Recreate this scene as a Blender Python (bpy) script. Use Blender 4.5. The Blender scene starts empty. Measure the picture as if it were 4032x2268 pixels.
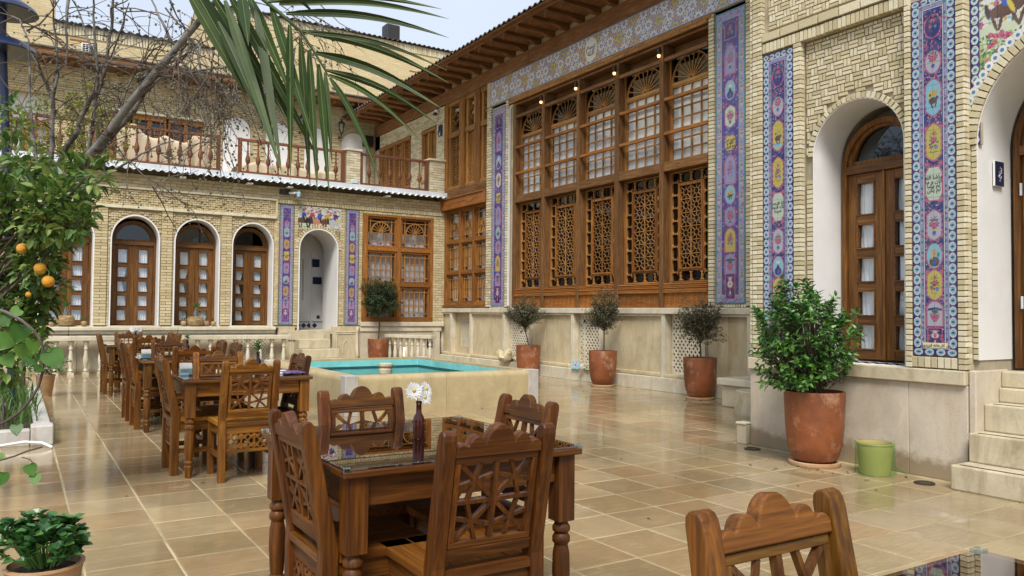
import bpy, math, random
import numpy as np
from mathutils import Vector, Matrix
random.seed(7); RN = np.random.RandomState(11)
sc = bpy.context.scene; COL = sc.collection
R_ = math.radians
# ---------------- camera ----------------
CAM = Vector((0, 0, 1.28)); FPX = 3117.26
_Y = Vector((60-2016, -(1216-1134), -FPX)).normalized()
_X = Vector((6990-2016, -(1278-1134), -FPX)).normalized()
_Z = _X.cross(_Y)
ROT = Matrix((_X, _Y, _Z))
cd = bpy.data.cameras.new('camera'); cam = bpy.data.objects.new('camera', cd); COL.objects.link(cam)
cam.matrix_world = Matrix.Translation(CAM) @ ROT.to_4x4()
cd.sensor_width = 36; cd.lens = 36*FPX/4032; cd.clip_end = 2000; cd.clip_start = 0.05
sc.camera = cam
# ---------------- sky, sun, exposure ----------------
w = bpy.data.worlds.new('World'); sc.world = w; w.use_nodes = True
nt = w.node_tree; bg = nt.nodes['Background']
sky = nt.nodes.new('ShaderNodeTexSky'); sky.sky_type = 'NISHITA'; sky.sun_disc = False
SUN_EL, SUN_AZ = R_(52), R_(216)
sky.sun_elevation = SUN_EL; sky.sun_rotation = SUN_AZ; sky.dust_density = 3.0; sky.air_density = 1.0; sky.ozone_density = 1.5
mx = nt.nodes.new('ShaderNodeMix'); mx.data_type = 'RGBA'; mx.inputs[0].default_value = 0.72
tcw = nt.nodes.new('ShaderNodeTexCoord'); nzw = nt.nodes.new('ShaderNodeTexNoise'); nzw.inputs['Scale'].default_value = 2.2; nzw.inputs['Detail'].default_value = 5; nt.links.new(tcw.outputs['Generated'], nzw.inputs['Vector'])
mrw = nt.nodes.new('ShaderNodeMapRange'); nt.links.new(nzw.outputs[0], mrw.inputs[0])
for i_, q_ in enumerate((.35, .65, .74, .92)): mrw.inputs[i_+1].default_value = q_
nt.links.new(mrw.outputs[0], mx.inputs[0]); nt.links.new(sky.outputs[0], mx.inputs[6]); mx.inputs[7].default_value = (5.3, 5.9, 6.8, 1)   # even cloud veil
nt.links.new(mx.outputs[2], bg.inputs[0]); bg.inputs[1].default_value = 0.056
sd = bpy.data.lights.new('sun', 'SUN'); sd.energy = 1.5; sd.angle = R_(22); sd.color = (1.0, .95, .87)
so = bpy.data.objects.new('sun', sd); COL.objects.link(so)
sdir = Vector((math.sin(SUN_AZ)*math.cos(SUN_EL), math.cos(SUN_AZ)*math.cos(SUN_EL), math.sin(SUN_EL)))
so.rotation_euler = sdir.to_track_quat('Z', 'Y').to_euler(); so.location = (0, -5, 30)
vs_ = sc.view_settings; sc.display_settings.display_device = 'sRGB'
vs_.view_transform = 'Standard'; vs_.look = 'None'; vs_.gamma = 1; vs_.exposure = 1.5; vs_.use_curve_mapping = False
sc.render.engine = 'CYCLES'; sc.cycles.max_bounces = 8; sc.cycles.diffuse_bounces = 2; sc.cycles.glossy_bounces = 3
sc.cycles.transparent_max_bounces = 12; sc.cycles.caustics_reflective = False; sc.cycles.caustics_refractive = False
sc.cycles.use_denoising = True

# ---------------- helpers ----------------
def lin(h):
    c = [int(h[i:i+2], 16)/255 for i in (0, 2, 4)]
    return tuple(x/12.92 if x <= .04045 else ((x+.055)/1.055)**2.4 for x in c)
WL = {}                                                # world location of every object that can be a parent
def at(x, y, d):                                       # photo pixel and distance along the view axis -> point in the place
    return CAM + ROT @ Vector(((x-2016)/FPX*d, -(y-1134)/FPX*d, -d))
def project(p):
    c = ROT.transposed() @ (Vector(p)-CAM)
    if c.z > -.05: return None
    return (2016-FPX*c.x/c.z, 1134+FPX*c.y/c.z, -c.z)
class Frame:                                           # wall frame: u along, v up, n out of the wall
    def __init__(s, o, U, V, N): s.o = Vector(o); s.U = Vector(U); s.V = Vector(V); s.N = Vector(N)
    def __call__(s, u, v, n=0): return s.o+s.U*u+s.V*v+s.N*n
FR = Frame((9.3, 0, 0), (0, -1, 0), (0, 0, 1), (-1, 0, 0))     # tall right facade, u = -Y
FP = Frame((6.22, 0, 0), (0, -1, 0), (0, 0, 1), (-1, 0, 0))    # near right wing
FB = Frame((0, 18.15, 0), (1, 0, 0), (0, 0, 1), (0, -1, 0))    # back house, ground floor
FU = Frame((0, 22.9, 0), (1, 0, 0), (0, 0, 1), (0, -1, 0))     # back house, upper floor
F0 = Frame((0, 0, 0), (1, 0, 0), (0, 1, 0), (0, 0, 1))         # plain x, y, z
FX = Frame((0, 0, 0), (1, 0, 0), (0, 0, 1), (0, -1, 0))        # x, z, -y
class MB:
    def __init__(s): s.v = []; s.f = []; s.m = []; s.t = []
    def add(s, vs, fs, m=0, t=0.0):
        k = len(s.v); s.v += [tuple(p) for p in vs]
        s.f += [tuple(i+k for i in f) for f in fs]; s.m += [m]*len(fs); s.t += [t]*len(fs)
    def box(s, F, u0, u1, v0, v1, n0, n1, m=0, t=0.0):
        if u0 > u1: u0, u1 = u1, u0
        if v0 > v1: v0, v1 = v1, v0
        if n0 > n1: n0, n1 = n1, n0
        p = [F(u0, v0, n0), F(u1, v0, n0), F(u1, v1, n0), F(u0, v1, n0), F(u0, v0, n1), F(u1, v0, n1), F(u1, v1, n1), F(u0, v1, n1)]
        s.add(p, [(3, 2, 1, 0), (4, 5, 6, 7), (0, 1, 5, 4), (1, 2, 6, 5), (2, 3, 7, 6), (3, 0, 4, 7)], m, t)
    def bbox(s, F, u0, u1, v0, v1, n0, n1, b, m=0, t=0.0):     # box whose front face edges are chamfered
        p = [F(u0, v0, n0), F(u1, v0, n0), F(u1, v1, n0), F(u0, v1, n0), F(u0, v0, n1-b), F(u1, v0, n1-b), F(u1, v1, n1-b), F(u0, v1, n1-b),
             F(u0+b, v0+b, n1), F(u1-b, v0+b, n1), F(u1-b, v1-b, n1), F(u0+b, v1-b, n1)]
        s.add(p, [(8, 9, 10, 11), (4, 5, 9, 8), (5, 6, 10, 9), (6, 7, 11, 10), (7, 4, 8, 11), (0, 1, 5, 4), (1, 2, 6, 5), (2, 3, 7, 6), (3, 0, 4, 7)], m, t)
    def rbox(s, F, uc, vc, w, h, n0, n1, ang, b=.0, m=0, t=0.0):
        c, q = math.cos(ang), math.sin(ang)
        G = Frame(F(uc, vc, 0), F.U*c+F.V*q, F.V*c-F.U*q, F.N)
        if b: s.bbox(G, -w/2, w/2, -h/2, h/2, n0, n1, b, m, t)
        else: s.box(G, -w/2, w/2, -h/2, h/2, n0, n1, m, t)
    def bar(s, F, a, b, wd, n0, n1, m=0):
        du, dv = b[0]-a[0], b[1]-a[1]; L = math.hypot(du, dv)
        s.rbox(F, (a[0]+b[0])/2, (a[1]+b[1])/2, L, wd, n0, n1, math.atan2(dv, du), 0, m)
    def prism(s, F, pts, n0, n1, m=0, t=0.0):           # pts ccw in u, v
        k = len(pts)
        s.add([F(u, v, n0) for u, v in pts]+[F(u, v, n1) for u, v in pts],
              [tuple(range(k-1, -1, -1)), tuple(range(k, 2*k))]+[(i, (i+1) % k, k+(i+1) % k, k+i) for i in range(k)], m, t)
    def ring(s, F, uc, vc, a0, b0, a1, b1, n0, n1, t0=0, t1=math.pi, seg=20, m=0):   # elliptic band from (a0,b0) out to (a1,b1)
        full = abs(t1-t0-2*math.pi) < 1e-4
        P = []
        for i in range(seg+1):
            t = t0+(t1-t0)*i/seg; c, q = math.cos(t), math.sin(t)
            P += [F(uc+a0*c, vc+b0*q, n0), F(uc+a1*c, vc+b1*q, n0), F(uc+a1*c, vc+b1*q, n1), F(uc+a0*c, vc+b0*q, n1)]
        fs = []
        for i in range(seg):
            k = 4*i; j = k+4
            fs += [(k+3, k+2, j+2, j+3), (k, j, j+1, k+1), (k+1, j+1, j+2, k+2), (k+3, j+3, j, k)]
        if not full: fs += [(0, 1, 2, 3), (4*seg+3, 4*seg+2, 4*seg+1, 4*seg)]
        s.add(P, fs, m)
    def arch_wall(s, F, u0, u1, a, b, vs, vt, n0, n1, seg=24, m=0):   # wall over an arch of half width a, rise b, springing at vs, up to vt
        uc = (u0+u1)/2; P = []; k = 0
        us = [u0]+[uc-a*math.cos(math.pi*i/seg) for i in range(seg+1)]+[u1]
        hs = [vs]+[vs+b*math.sin(math.pi*i/seg) for i in range(seg+1)]+[vs]
        for u, h in zip(us, hs): P += [F(u, h, n1), F(u, vt, n1), F(u, h, n0), F(u, vt, n0)]
        fs = []
        for i in range(len(us)-1):
            k = 4*i; j = k+4
            fs += [(k, j, j+1, k+1), (k+2, j+2, j, k), (k+1, j+1, j+3, k+3)]
        s.add(P, fs, m)
    def archband(s, F, uc, a, b, v0, vs, t, n0, n1, seg=24, m=0):     # arch frame: two jambs and an arc, thickness t outwards
        inn = [(uc+a, v0)]+[(uc+a*math.cos(math.pi*i/seg), vs+b*math.sin(math.pi*i/seg)) for i in range(seg+1)]+[(uc-a, v0)]
        out = [(uc+a+t, v0)]+[(uc+(a+t)*math.cos(math.pi*i/seg), vs+(b+t)*math.sin(math.pi*i/seg)) for i in range(seg+1)]+[(uc-a-t, v0)]
        P = []
        for (p, q) in zip(inn, out): P += [F(*p, n0), F(*q, n0), F(*q, n1), F(*p, n1)]
        fs = [(0, 1, 2, 3)]
        for i in range(len(inn)-1):
            k = 4*i; j = k+4
            fs += [(k+3, k+2, j+2, j+3), (k, j, j+1, k+1), (k+1, j+1, j+2, k+2), (k+3, j+3, j, k)]
        k = 4*(len(inn)-1); fs.append((k+3, k+2, k+1, k)); s.add(P, fs, m)
    def tube(s, pts, rad, n=8, m=0, t=0.0, cap=True):
        pts = [Vector(p) for p in pts]; K = len(pts)
        if not hasattr(rad, '__len__'): rad = [rad]*K
        d0 = (pts[1]-pts[0]).normalized(); a = d0.orthogonal().normalized(); V = []
        for i in range(K):
            d = (pts[min(i+1, K-1)]-pts[max(i-1, 0)]).normalized()
            a = (a-d*a.dot(d)).normalized(); b = d.cross(a)
            for j in range(n):
                q = 2*math.pi*j/n; V.append(pts[i]+(a*math.cos(q)+b*math.sin(q))*rad[i])
        fs = [(i*n+j, i*n+(j+1) % n, (i+1)*n+(j+1) % n, (i+1)*n+j) for i in range(K-1) for j in range(n)]
        if cap: fs += [tuple(range(n-1, -1, -1)), tuple(range((K-1)*n, K*n))]
        s.add(V, fs, m, t)
    def lathe(s, prof, c, n=20, m=0, t=0.0, axis=None, squash=1.0):
        c = Vector(c); V = []; K = len(prof)
        for r, z in prof:
            for j in range(n):
                q = 2*math.pi*j/n; p = Vector((r*math.cos(q), r*squash*math.sin(q), z))
                if axis: p = axis @ p
                V.append(c+p)
        fs = [(i*n+j, i*n+(j+1) % n, (i+1)*n+(j+1) % n, (i+1)*n+j) for i in range(K-1) for j in range(n)]
        if prof[0][0] > 1e-5: fs.append(tuple(range(n-1, -1, -1)))
        if prof[-1][0] > 1e-5: fs.append(tuple(range((K-1)*n, K*n)))
        s.add(V, fs, m, t)
    def build(s, name, mats, parent=None, smooth=None, bevel=0, tint=False, label=None, kind=None):
        if not isinstance(mats, (list, tuple)): mats = [mats]
        V = np.array(s.v, dtype=np.float64)
        lo, hi = V.min(0), V.max(0); c = (lo+hi)/2
        if parent is None: c[2] = lo[2]
        return mk(name, V-c, s.f, mats, parent, Vector(c), s.m, s.t if tint else None, smooth, bevel, label, kind)
def mk(name, V, faces, mats, parent, c, mi=None, tint=None, smooth=None, bevel=0, label=None, kind=None):
    me = bpy.data.meshes.new(name); me.from_pydata([tuple(p) for p in V], [], faces)
    for m in mats: me.materials.append(m)
    if mi is not None and len(mats) > 1: me.polygons.foreach_set('material_index', mi)
    if tint is not None:
        a = me.attributes.new('tint', 'FLOAT', 'FACE'); a.data.foreach_set('value', tint)
    if smooth:
        me.polygons.foreach_set('use_smooth', [True]*len(me.polygons)); me.set_sharp_from_angle(angle=R_(smooth))
    me.update()
    o = bpy.data.objects.new(name, me); COL.objects.link(o)
    link(o, parent, c)
    if bevel:
        b = o.modifiers.new('bevel', 'BEVEL'); b.width = bevel; b.segments = 2; b.limit_method = 'ANGLE'; b.angle_limit = R_(40)
    if label: o['label'] = label
    if kind: o['kind'] = kind
    return o
def link(o, parent, c):
    WL[o] = Vector(c)
    if parent is not None: o.parent = parent; o.location = Vector(c)-WL[parent]
    else: o.location = c
def thing(name, label, cat, loc=(0, 0, 0), group=None):
    o = bpy.data.objects.new(name, None); COL.objects.link(o); o.location = loc; WL[o] = Vector(loc); o.empty_display_size = .2
    return tag(o, label, cat, group)
def part(name, parent, loc):                            # an Empty that is a part (window, door, panel) carrying sub-parts
    o = bpy.data.objects.new(name, None); COL.objects.link(o); o.empty_display_size = .1; link(o, parent, loc); return o
def tag(o, label, cat, group=None):
    o['label'] = label; o['category'] = cat
    if group: o['group'] = group
    return o
def dup(o, loc, rz, label, parent=None):
    def rec(x, p):
        c = x.copy(); COL.objects.link(c)
        if p is not None: c.parent = p; c.matrix_parent_inverse = x.matrix_parent_inverse.copy()
        for ch in x.children: rec(ch, c)
        return c
    r = rec(o, None); r.location = loc; r.rotation_euler = (0, 0, rz); r['label'] = label; WL[r] = Vector(loc)
    return r
def inst(name, me, parent, M, mat=None):                # object on a shared mesh, world matrix M, parent unrotated
    o = bpy.data.objects.new(name, me); COL.objects.link(o); o.parent = parent
    o.matrix_local = Matrix.Translation(-WL[parent]) @ M
    return o
# ---------------- materials ----------------
class Nt:
    def __init__(s, name):
        s.mat = bpy.data.materials.new(name); s.mat.use_nodes = True; s.t = s.mat.node_tree
        s.b = s.t.nodes['Principled BSDF']; s.out = s.t.nodes['Material Output']
    def n(s, ty, **k):
        x = s.t.nodes.new('ShaderNode'+ty)
        for a, v in k.items(): setattr(x, a, v)
        return x
    def l(s, a, b): s.t.links.new(a, b)
    def co(s, scale=(1, 1, 1), rnd=True):
        tc = s.n('TexCoord'); mp = s.n('Mapping'); s.l(tc.outputs['Object'], mp.inputs[0]); mp.inputs['Scale'].default_value = scale
        if rnd:
            oi = s.n('ObjectInfo'); m = s.n('Math', operation='MULTIPLY'); m.inputs[1].default_value = 37.0; s.l(oi.outputs['Random'], m.inputs[0])
            cb = s.n('CombineXYZ'); [s.l(m.outputs[0], cb.inputs[i]) for i in range(3)]; s.l(cb.outputs[0], mp.inputs['Location'])
        return mp.outputs[0]
    def noise(s, vec, scale, detail=4, rough=.6, dist=0):
        x = s.n('TexNoise'); s.l(vec, x.inputs['Vector']); x.inputs['Scale'].default_value = scale; x.inputs['Detail'].default_value = detail
        x.inputs['Roughness'].default_value = rough; x.inputs['Distortion'].default_value = dist; return x.outputs[0]
    def ramp(s, fac, stops, interp='LINEAR'):
        r = s.n('ValToRGB'); s.l(fac, r.inputs[0]); e = r.color_ramp.elements; r.color_ramp.interpolation = interp
        e[0].position, e[0].color = stops[0][0], (*stops[0][1], 1); e[1].position, e[1].color = stops[1][0], (*stops[1][1], 1)
        for p, c in stops[2:]:
            q = e.new(p); q.color = (*c, 1)
        return r.outputs[0]
    def mix(s, fac, a, b, mode='MIX'):
        x = s.n('Mix', data_type='RGBA', blend_type=mode)
        for v, i in ((fac, 0), (a, 6), (b, 7)):
            if hasattr(v, 'is_linked'): s.l(v, x.inputs[i])
            elif i == 0: x.inputs[0].default_value = v
            else: x.inputs[i].default_value = (*v, 1)
        return x.outputs[2]
    def rng(s, v, a, b, c, d):
        x = s.n('MapRange'); s.l(v, x.inputs[0])
        for i, q in enumerate((a, b, c, d)): x.inputs[i+1].default_value = q
        return x.outputs[0]
    def tintv(s):                                        # object random + per-face tint, wrapped to 0..1
        at_ = s.n('Attribute', attribute_name='tint'); oi = s.n('ObjectInfo')
        m = s.n('Math', operation='ADD'); s.l(at_.outputs['Fac'], m.inputs[0]); s.l(oi.outputs['Random'], m.inputs[1])
        f = s.n('Math', operation='FRACT'); s.l(m.outputs[0], f.inputs[0]); return f.outputs[0]
    def bump(s, h, strength=.3, dist=.01):
        x = s.n('Bump'); x.inputs['Strength'].default_value = strength; x.inputs['Distance'].default_value = dist; s.l(h, x.inputs['Height'])
        s.l(x.outputs[0], s.b.inputs['Normal'])
    def set(s, col=None, rough=None, spec=None, coat=None, metal=None):
        for v, k in ((col, 'Base Color'), (rough, 'Roughness'), (spec, 'Specular IOR Level'), (coat, 'Coat Weight'), (metal, 'Metallic')):
            if v is None: continue
            if hasattr(v, 'is_linked'): s.l(v, s.b.inputs[k])
            else: s.b.inputs[k].default_value = (*v, 1) if isinstance(v, tuple) else v
        return s.mat
def m_plain(name, col, rough=.5, var=.12, scale=6, bump=.1, metal=0, spec=.5, coat=None, dirt=None, bd=.01):
    k = Nt(name); c = k.co(); nz = k.noise(c, scale, 6)
    a = tuple(x*(1-var) for x in col); b = tuple(min(1, x*(1+var)) for x in col)
    colr = k.ramp(nz, [(.3, a), (.7, b)])
    if dirt:
        d = k.noise(c, dirt[1], 5, .7); f = k.rng(d, dirt[3] if len(dirt) > 3 else .5, dirt[4] if len(dirt) > 4 else .75, 0, dirt[2]); colr = k.mix(f, colr, dirt[0])
    if bump: k.bump(k.noise(c, scale*8, 4), bump, bd)
    return k.set(colr, rough, spec, coat, metal)
def m_wood(name, c1, c2, c3, axis, rough=.35, coat=.0, gs=1.0, spec=.32, bump=.2):
    k = Nt(name); s = [14*gs]*3; s[axis] = 1.1*gs; c = k.co(tuple(s))
    n1 = k.noise(c, 1.6, 5, .62, 1.2); s2 = [60*gs]*3; s2[axis] = 2.5*gs; n2 = k.noise(k.co(tuple(s2)), 1.5, 4, .6)
    col = k.ramp(n1, [(.25, c1), (.62, c3), (.45, c2)])
    col = k.mix(k.rng(n2, .35, .72, 0, .72), col, tuple(x*.38 for x in c1))
    big = k.noise(k.co((1.3, 1.3, 1.3)), 1.5, 2); col = k.mix(k.rng(big, .3, .75, .0, .45), col, tuple(x*.55 for x in c2))
    oi = k.n('ObjectInfo'); col = k.mix(1.0, col, k.ramp(oi.outputs['Random'], [(0, (1.22, 1.16, 1.0)), (1, (.74, .70, .66)), (.5, (1, .96, .92))]), 'MULTIPLY'); col = k.mix(1.0, col, oi.outputs['Color'], 'MULTIPLY')
    rr = k.rng(big, .3, .7, rough-.04, rough+.25); k.bump(n2, bump, .004)
    return k.set(col, rr, spec, coat)
WOODC = [(.060, .0215, .003), (.150, .060, .0085), (.27, .120, .019)]
def wood_set(name, cs, **kw): return [m_wood(name+'_'+'xyz'[i], *cs, i, **kw) for i in range(3)]
SEATW = wood_set('varnished_seat_pine', [(.14, .055, .009), (.29, .125, .021), (.43, .205, .038)], rough=.6, spec=.15)
CHW = wood_set('varnished_pine', WOODC, rough=.34, coat=.0)
JOW = wood_set('joinery_wood', [(.15, .055, .012), (.30, .12, .026), (.45, .205, .05)], rough=.5)
OLDW = wood_set('weathered_wood', [(.10, .045, .013), (.20, .095, .031), (.31, .165, .062)], rough=.65, bump=.3)
DOORW = wood_set('door_wood', [(.085, .033, .007), (.175, .072, .015), (.28, .128, .03)], rough=.4, coat=.05)
LITW = wood_set('pale_wood', [(.24, .108, .028), (.39, .19, .055), (.52, .28, .09)], rough=.55)
ORW = wood_set('orange_wood', [(.30, .10, .022), (.42, .16, .035), (.50, .22, .06)], rough=.4)
EAVEW = wood_set('eave_wood', [(.14, .066, .030), (.22, .105, .045), (.32, .17, .08)], rough=.7)
def m_brick(name, cs, bump=.35):
    k = Nt(name); t = k.tintv(); c = k.co(); col = k.ramp(t, [(0, cs[0]), (1, cs[1])]+[(.25, cs[2]), (.5, cs[3]), (.75, cs[4])])
    n = k.noise(k.co((1, 1, 1)), 9, 6, .7); col = k.mix(k.rng(n, .35, .75, 0, .5), col, tuple(x*.62 for x in cs[2]))
    n3 = k.noise(c, 45, 3); col = k.mix(k.rng(n3, .55, .8, 0, .35), col, tuple(x*.5 for x in cs[0]))
    k.bump(n3, bump, .006); return k.set(col, .82, .3)
BRK = m_brick('buff_brick', [(.55, .45, .255), (.62, .52, .32), (.50, .405, .225), (.58, .48, .285), (.65, .56, .37)])
BRK2 = m_brick('pale_brick', [(.60, .53, .345), (.70, .63, .455), (.48, .415, .26), (.66, .58, .395), (.72, .67, .51)])
MORT = m_plain('mortar', (.42, .345, .215), .9, .2, 5, .3)
MORT3 = m_plain('old_grey_mortar', (.37, .32, .23), .9, .25, 5, .3)
MORT2 = m_plain('mortar_pale', (.44, .375, .26), .9, .2, 5, .3)
def m_stone(name, col, stain, sc_=2.5, rough=.55, damp=None, pit=True):
    k = Nt(name); c = k.co(); n = k.noise(c, sc_, 7, .65, .4); f = k.noise(k.co((1, 1, .35)), sc_*1.7, 5, .7, .8)
    colr = k.ramp(n, [(.3, tuple(x*.82 for x in col)), (.7, tuple(min(.9, x*1.12) for x in col))])
    colr = k.mix(k.rng(f, .48, .74, 0, .75), colr, stain)
    p = k.noise(c, 60, 3); colr = k.mix(k.rng(p, .56, .75, 0, .35), colr, tuple(x*.45 for x in col))
    if damp:                                             # damp stain rising from the ground, ragged edge
        g = k.n('NewGeometry'); sx = k.n('SeparateXYZ'); k.l(g.outputs['Position'], sx.inputs[0])
        a = k.n('Math', operation='MULTIPLY_ADD'); k.l(k.noise(c, 3.0, 5, .7), a.inputs[0]); a.inputs[1].default_value = -damp[1]; k.l(sx.outputs['Z'], a.inputs[2])
        colr = k.mix(k.rng(a.outputs[0], damp[0]-damp[1]*.5-.05, damp[0]-damp[1]*.5+.03, .9, 0), colr, damp[2])
    k.bump(p, .25, .006); return k.set(colr, rough, .4)
DADO = m_stone('cream_stone', (.56, .475, .31), (.37, .27, .125))
LEDGE = m_stone('pale_ledge_stone', (.62, .565, .44), (.42, .34, .20))
BASEST = m_stone('house_base_stone', (.55, .49, .365), (.42, .33, .19), damp=(.10, .22, (.30, .23, .13)))
PLST = m_stone('pitted_plinth_stone', (.56, .49, .39), (.46, .36, .25), 3.2, damp=(.16, .46, (.27, .20, .12)))
STEP = m_stone('step_stone', (.56, .49, .345), (.27, .20, .105), 3)
POOLST = m_stone('pool_stone', (.45, .365, .205), (.35, .26, .12), 3)
KERBST = m_stone('kerb_stone', (.52, .50, .46), (.36, .30, .26), 4)
PLAST = m_plain('white_plaster', (.74, .735, .73), .75, .04, 2, .08, dirt=((.60, .58, .55), 1.8, .45))
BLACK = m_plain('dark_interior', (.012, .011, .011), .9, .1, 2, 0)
IRON = m_plain('black_iron', (.02, .018, .016), .5, .2, 9, .2)
NAVY = m_plain('navy_paint', (.012, .02, .06), .32, .2, 9, .1)
WHITEP = m_plain('white_enamel', (.78, .78, .76), .35, .03, 4, .03)
TERRA = m_plain('terracotta', (.23, .07, .023), .5, .4, 3, .3, dirt=((.46, .26, .165), 3.6, .8, .52, .68))
TERRA2 = m_plain('pale_terracotta', (.46, .27, .14), .7, .2, 5, .25, dirt=((.5, .42, .3), 4, .5))
SOIL = m_plain('soil', (.05, .035, .022), .95, .4, 20, .6)
ZINC = m_plain('galvanised_sheet', (.66, .70, .73), .42, .12, 3, .05, metal=.15, dirt=((.42, .42, .41), 4, .4))
TINR = m_plain('dark_roof_sheet', (.09, .075, .06), .6, .2, 3, .05)
def m_curtain():
    k = Nt('white_voile'); c = k.co((30, 30, 1.2)); n = k.noise(c, 1.2, 3)
    k.bump(n, .5, .01); k.b.inputs['Subsurface Weight'].default_value = .0
    return k.set(k.ramp(n, [(.3, (.80, .82, .84)), (.7, (.92, .93, .94))]), .8, .2)
CURT = m_curtain()
def m_glass(name, tint=(.9, .95, .95), gl=(.9, .95, 1), base=.06, ior=1.5, rough=.02):
    k = Nt(name); tr = k.n('BsdfTransparent'); tr.inputs[0].default_value = (*tint, 1); g = k.n('BsdfGlossy'); g.inputs[0].default_value = (*gl, 1)
    g.inputs['Roughness'].default_value = rough; fr = k.n('Fresnel'); ge = k.n('NewGeometry'); k.l(k.rng(ge.outputs['Backfacing'], 0, 1, ior, 1/ior), fr.inputs[0])
    m = k.n('Math', operation='ADD', use_clamp=True); m.inputs[1].default_value = base; k.l(fr.outputs[0], m.inputs[0])
    x = k.n('MixShader'); k.l(m.outputs[0], x.inputs[0]); k.l(tr.outputs[0], x.inputs[1]); k.l(g.outputs[0], x.inputs[2]); k.l(x.outputs[0], k.out.inputs[0])
    return k.mat
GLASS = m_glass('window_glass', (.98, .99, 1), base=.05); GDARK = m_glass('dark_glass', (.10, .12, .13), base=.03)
GTAB = m_glass('table_glass', (.62, .55, .5), (1, 1, 1), base=.10, rough=.006); GCLR = m_glass('clear_plastic', (.8, .9, .92), base=.12)
GCOL = [m_glass('glass_'+n, c, base=.02) for n, c in (('red', (.30, .02, .02)), ('green', (.02, .16, .10)), ('blue', (.03, .05, .3)), ('amber', (.5, .25, .02)))]
def m_leaf(name, cs, rough=.4, trans=.25, spec=.5):
    k = Nt(name); t = k.tintv(); col = k.ramp(t, [(0, cs[0]), (1, cs[-1])]+[(i/(len(cs)-1), c) for i, c in enumerate(cs[1:-1], 1)])
    n = k.noise(k.co((1, 1, 1)), 14, 3); col = k.mix(k.rng(n, .4, .7, 0, .35), col, tuple(x*.6 for x in cs[0]))
    k.set(col, rough, spec); d = k.n('BsdfTranslucent'); k.l(col, d.inputs[0]); x = k.n('MixShader'); x.inputs[0].default_value = trans
    k.l(k.b.outputs[0], x.inputs[1]); k.l(d.outputs[0], x.inputs[2]); k.l(x.outputs[0], k.out.inputs[0]); return k.mat
def m_vcol(name, rough=.14, coat=.0):
    k = Nt(name); a = k.n('Attribute', attribute_name='paint'); n = k.noise(k.co(), 7, 5); col = k.mix(k.rng(n, .4, .8, 0, .22), a.outputs['Color'], (.30, .27, .27))
    k.bump(k.noise(k.co(), 30, 2), .05, .004); return k.set(col, rough, .5, coat)
GLAZE = m_vcol('painted_glaze'); 
# ---------------- bricks as pieces ----------------
def _unit_brick():
    b = MB(); b.bbox(F0, -.5, .5, -.5, .5, -1, 0, .035); me = bpy.data.meshes.new('brick')
    me.from_pydata(b.v, [], b.f); return me
UB = {}
def bricks(th, F, items, mat, limit=300, jit=.0025):
    """items: (uc, vc, w, h, depth, n1, angle). The largest in view become single objects, the rest one part."""
    if mat.name not in UB:
        me = _unit_brick(); me.materials.append(mat); UB[mat.name] = me
    sc_ = []
    for it in items:
        p = project(F(it[0], it[1], it[5])); s = 0
        if p and -40 < p[0] < 4072 and -40 < p[1] < 2308: s = it[2]*it[3]/p[2]**2
        sc_.append(s)
    order = sorted(range(len(items)), key=lambda i: -sc_[i]); first = set(i for i in order[:limit] if sc_[i] > 0)
    rest = MB()
    for i, (uc, vc, bw, bh, dp, n1, ang) in enumerate(items):
        n1 += random.uniform(-jit, jit); ang += random.uniform(-.006, .006)
        if i in first:
            c, q = math.cos(ang), math.sin(ang); U = (F.U*c+F.V*q)*bw; V = (F.V*c-F.U*q)*bh; N = F.N*dp; o = F(uc, vc, n1)
            inst('brick', UB[mat.name], th, Matrix(((U.x, V.x, N.x, o.x), (U.y, V.y, N.y, o.y), (U.z, V.z, N.z, o.z), (0, 0, 0, 1))))
        else: rest.rbox(F, uc, vc, bw, bh, n1-dp, n1, ang, min(bw, bh)*.05, 0, random.random())
    if rest.v: rest.build('brickwork', mat, th, tint=True, kind='stuff')
def courses(rects, bl=.205, bh=.055, j=.008, n1=.0, dp=.03, cut=None, header=False):
    out = []
    for (u0, u1, v0, v1) in rects:
        ncol = max(1, round((v1-v0)/(bh+j))); H = (v1-v0)/ncol; Lw = u1-u0
        for r in range(ncol):
            vc = v0+H*(r+.5); k = max(1, round(Lw/(bl+j)))
            if Lw < bl*1.45: us = [u0, u1] if (r % 2 == 0 or Lw < bl*.8) else [u0, u0+Lw*.5, u1]
            else:
                s = Lw/k; off = 0 if r % 2 == 0 else s/2
                us = [u0]+[u0+off+s*i for i in range(0 if off else 1, k)]+[u1]
            for a, b in zip(us[:-1], us[1:]):
                if b-a < .02: continue
                uc = (a+b)/2
                if cut and cut(uc, vc, (b-a)/2, H/2): continue
                out.append((uc, vc, b-a-j, H-j, dp, n1, 0))
    return out
def soldiers(u0, u1, v0, v1, bw=.055, j=.008, n1=.02, dp=.05, shift=0.0):
    k = max(1, round((u1-u0)/(bw+j))); s = (u1-u0)/k
    return [(u0+s*(i+.5), (v0+v1)/2+shift*(i+.5)/k, s-j, v1-v0-j, dp, n1, 0) for i in range(k)]
def voussoirs(uc, vs, a, b, t, n1=.01, dp=.05, bw=.055, j=.01, a0=0, a1=math.pi):
    L = (a1-a0)*(a+b)/2+.0; k = max(3, round(L/(bw+j))); out = []
    for i in range(k):
        q = a0+(a1-a0)*(i+.5)/k; c, s = math.cos(q), math.sin(q)
        out.append((uc+(a+t/2)*c, vs+(b+t/2)*s, t-j*.5, L/k-j, dp, n1, math.atan2(s*a, c*b)))
    return out
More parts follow.
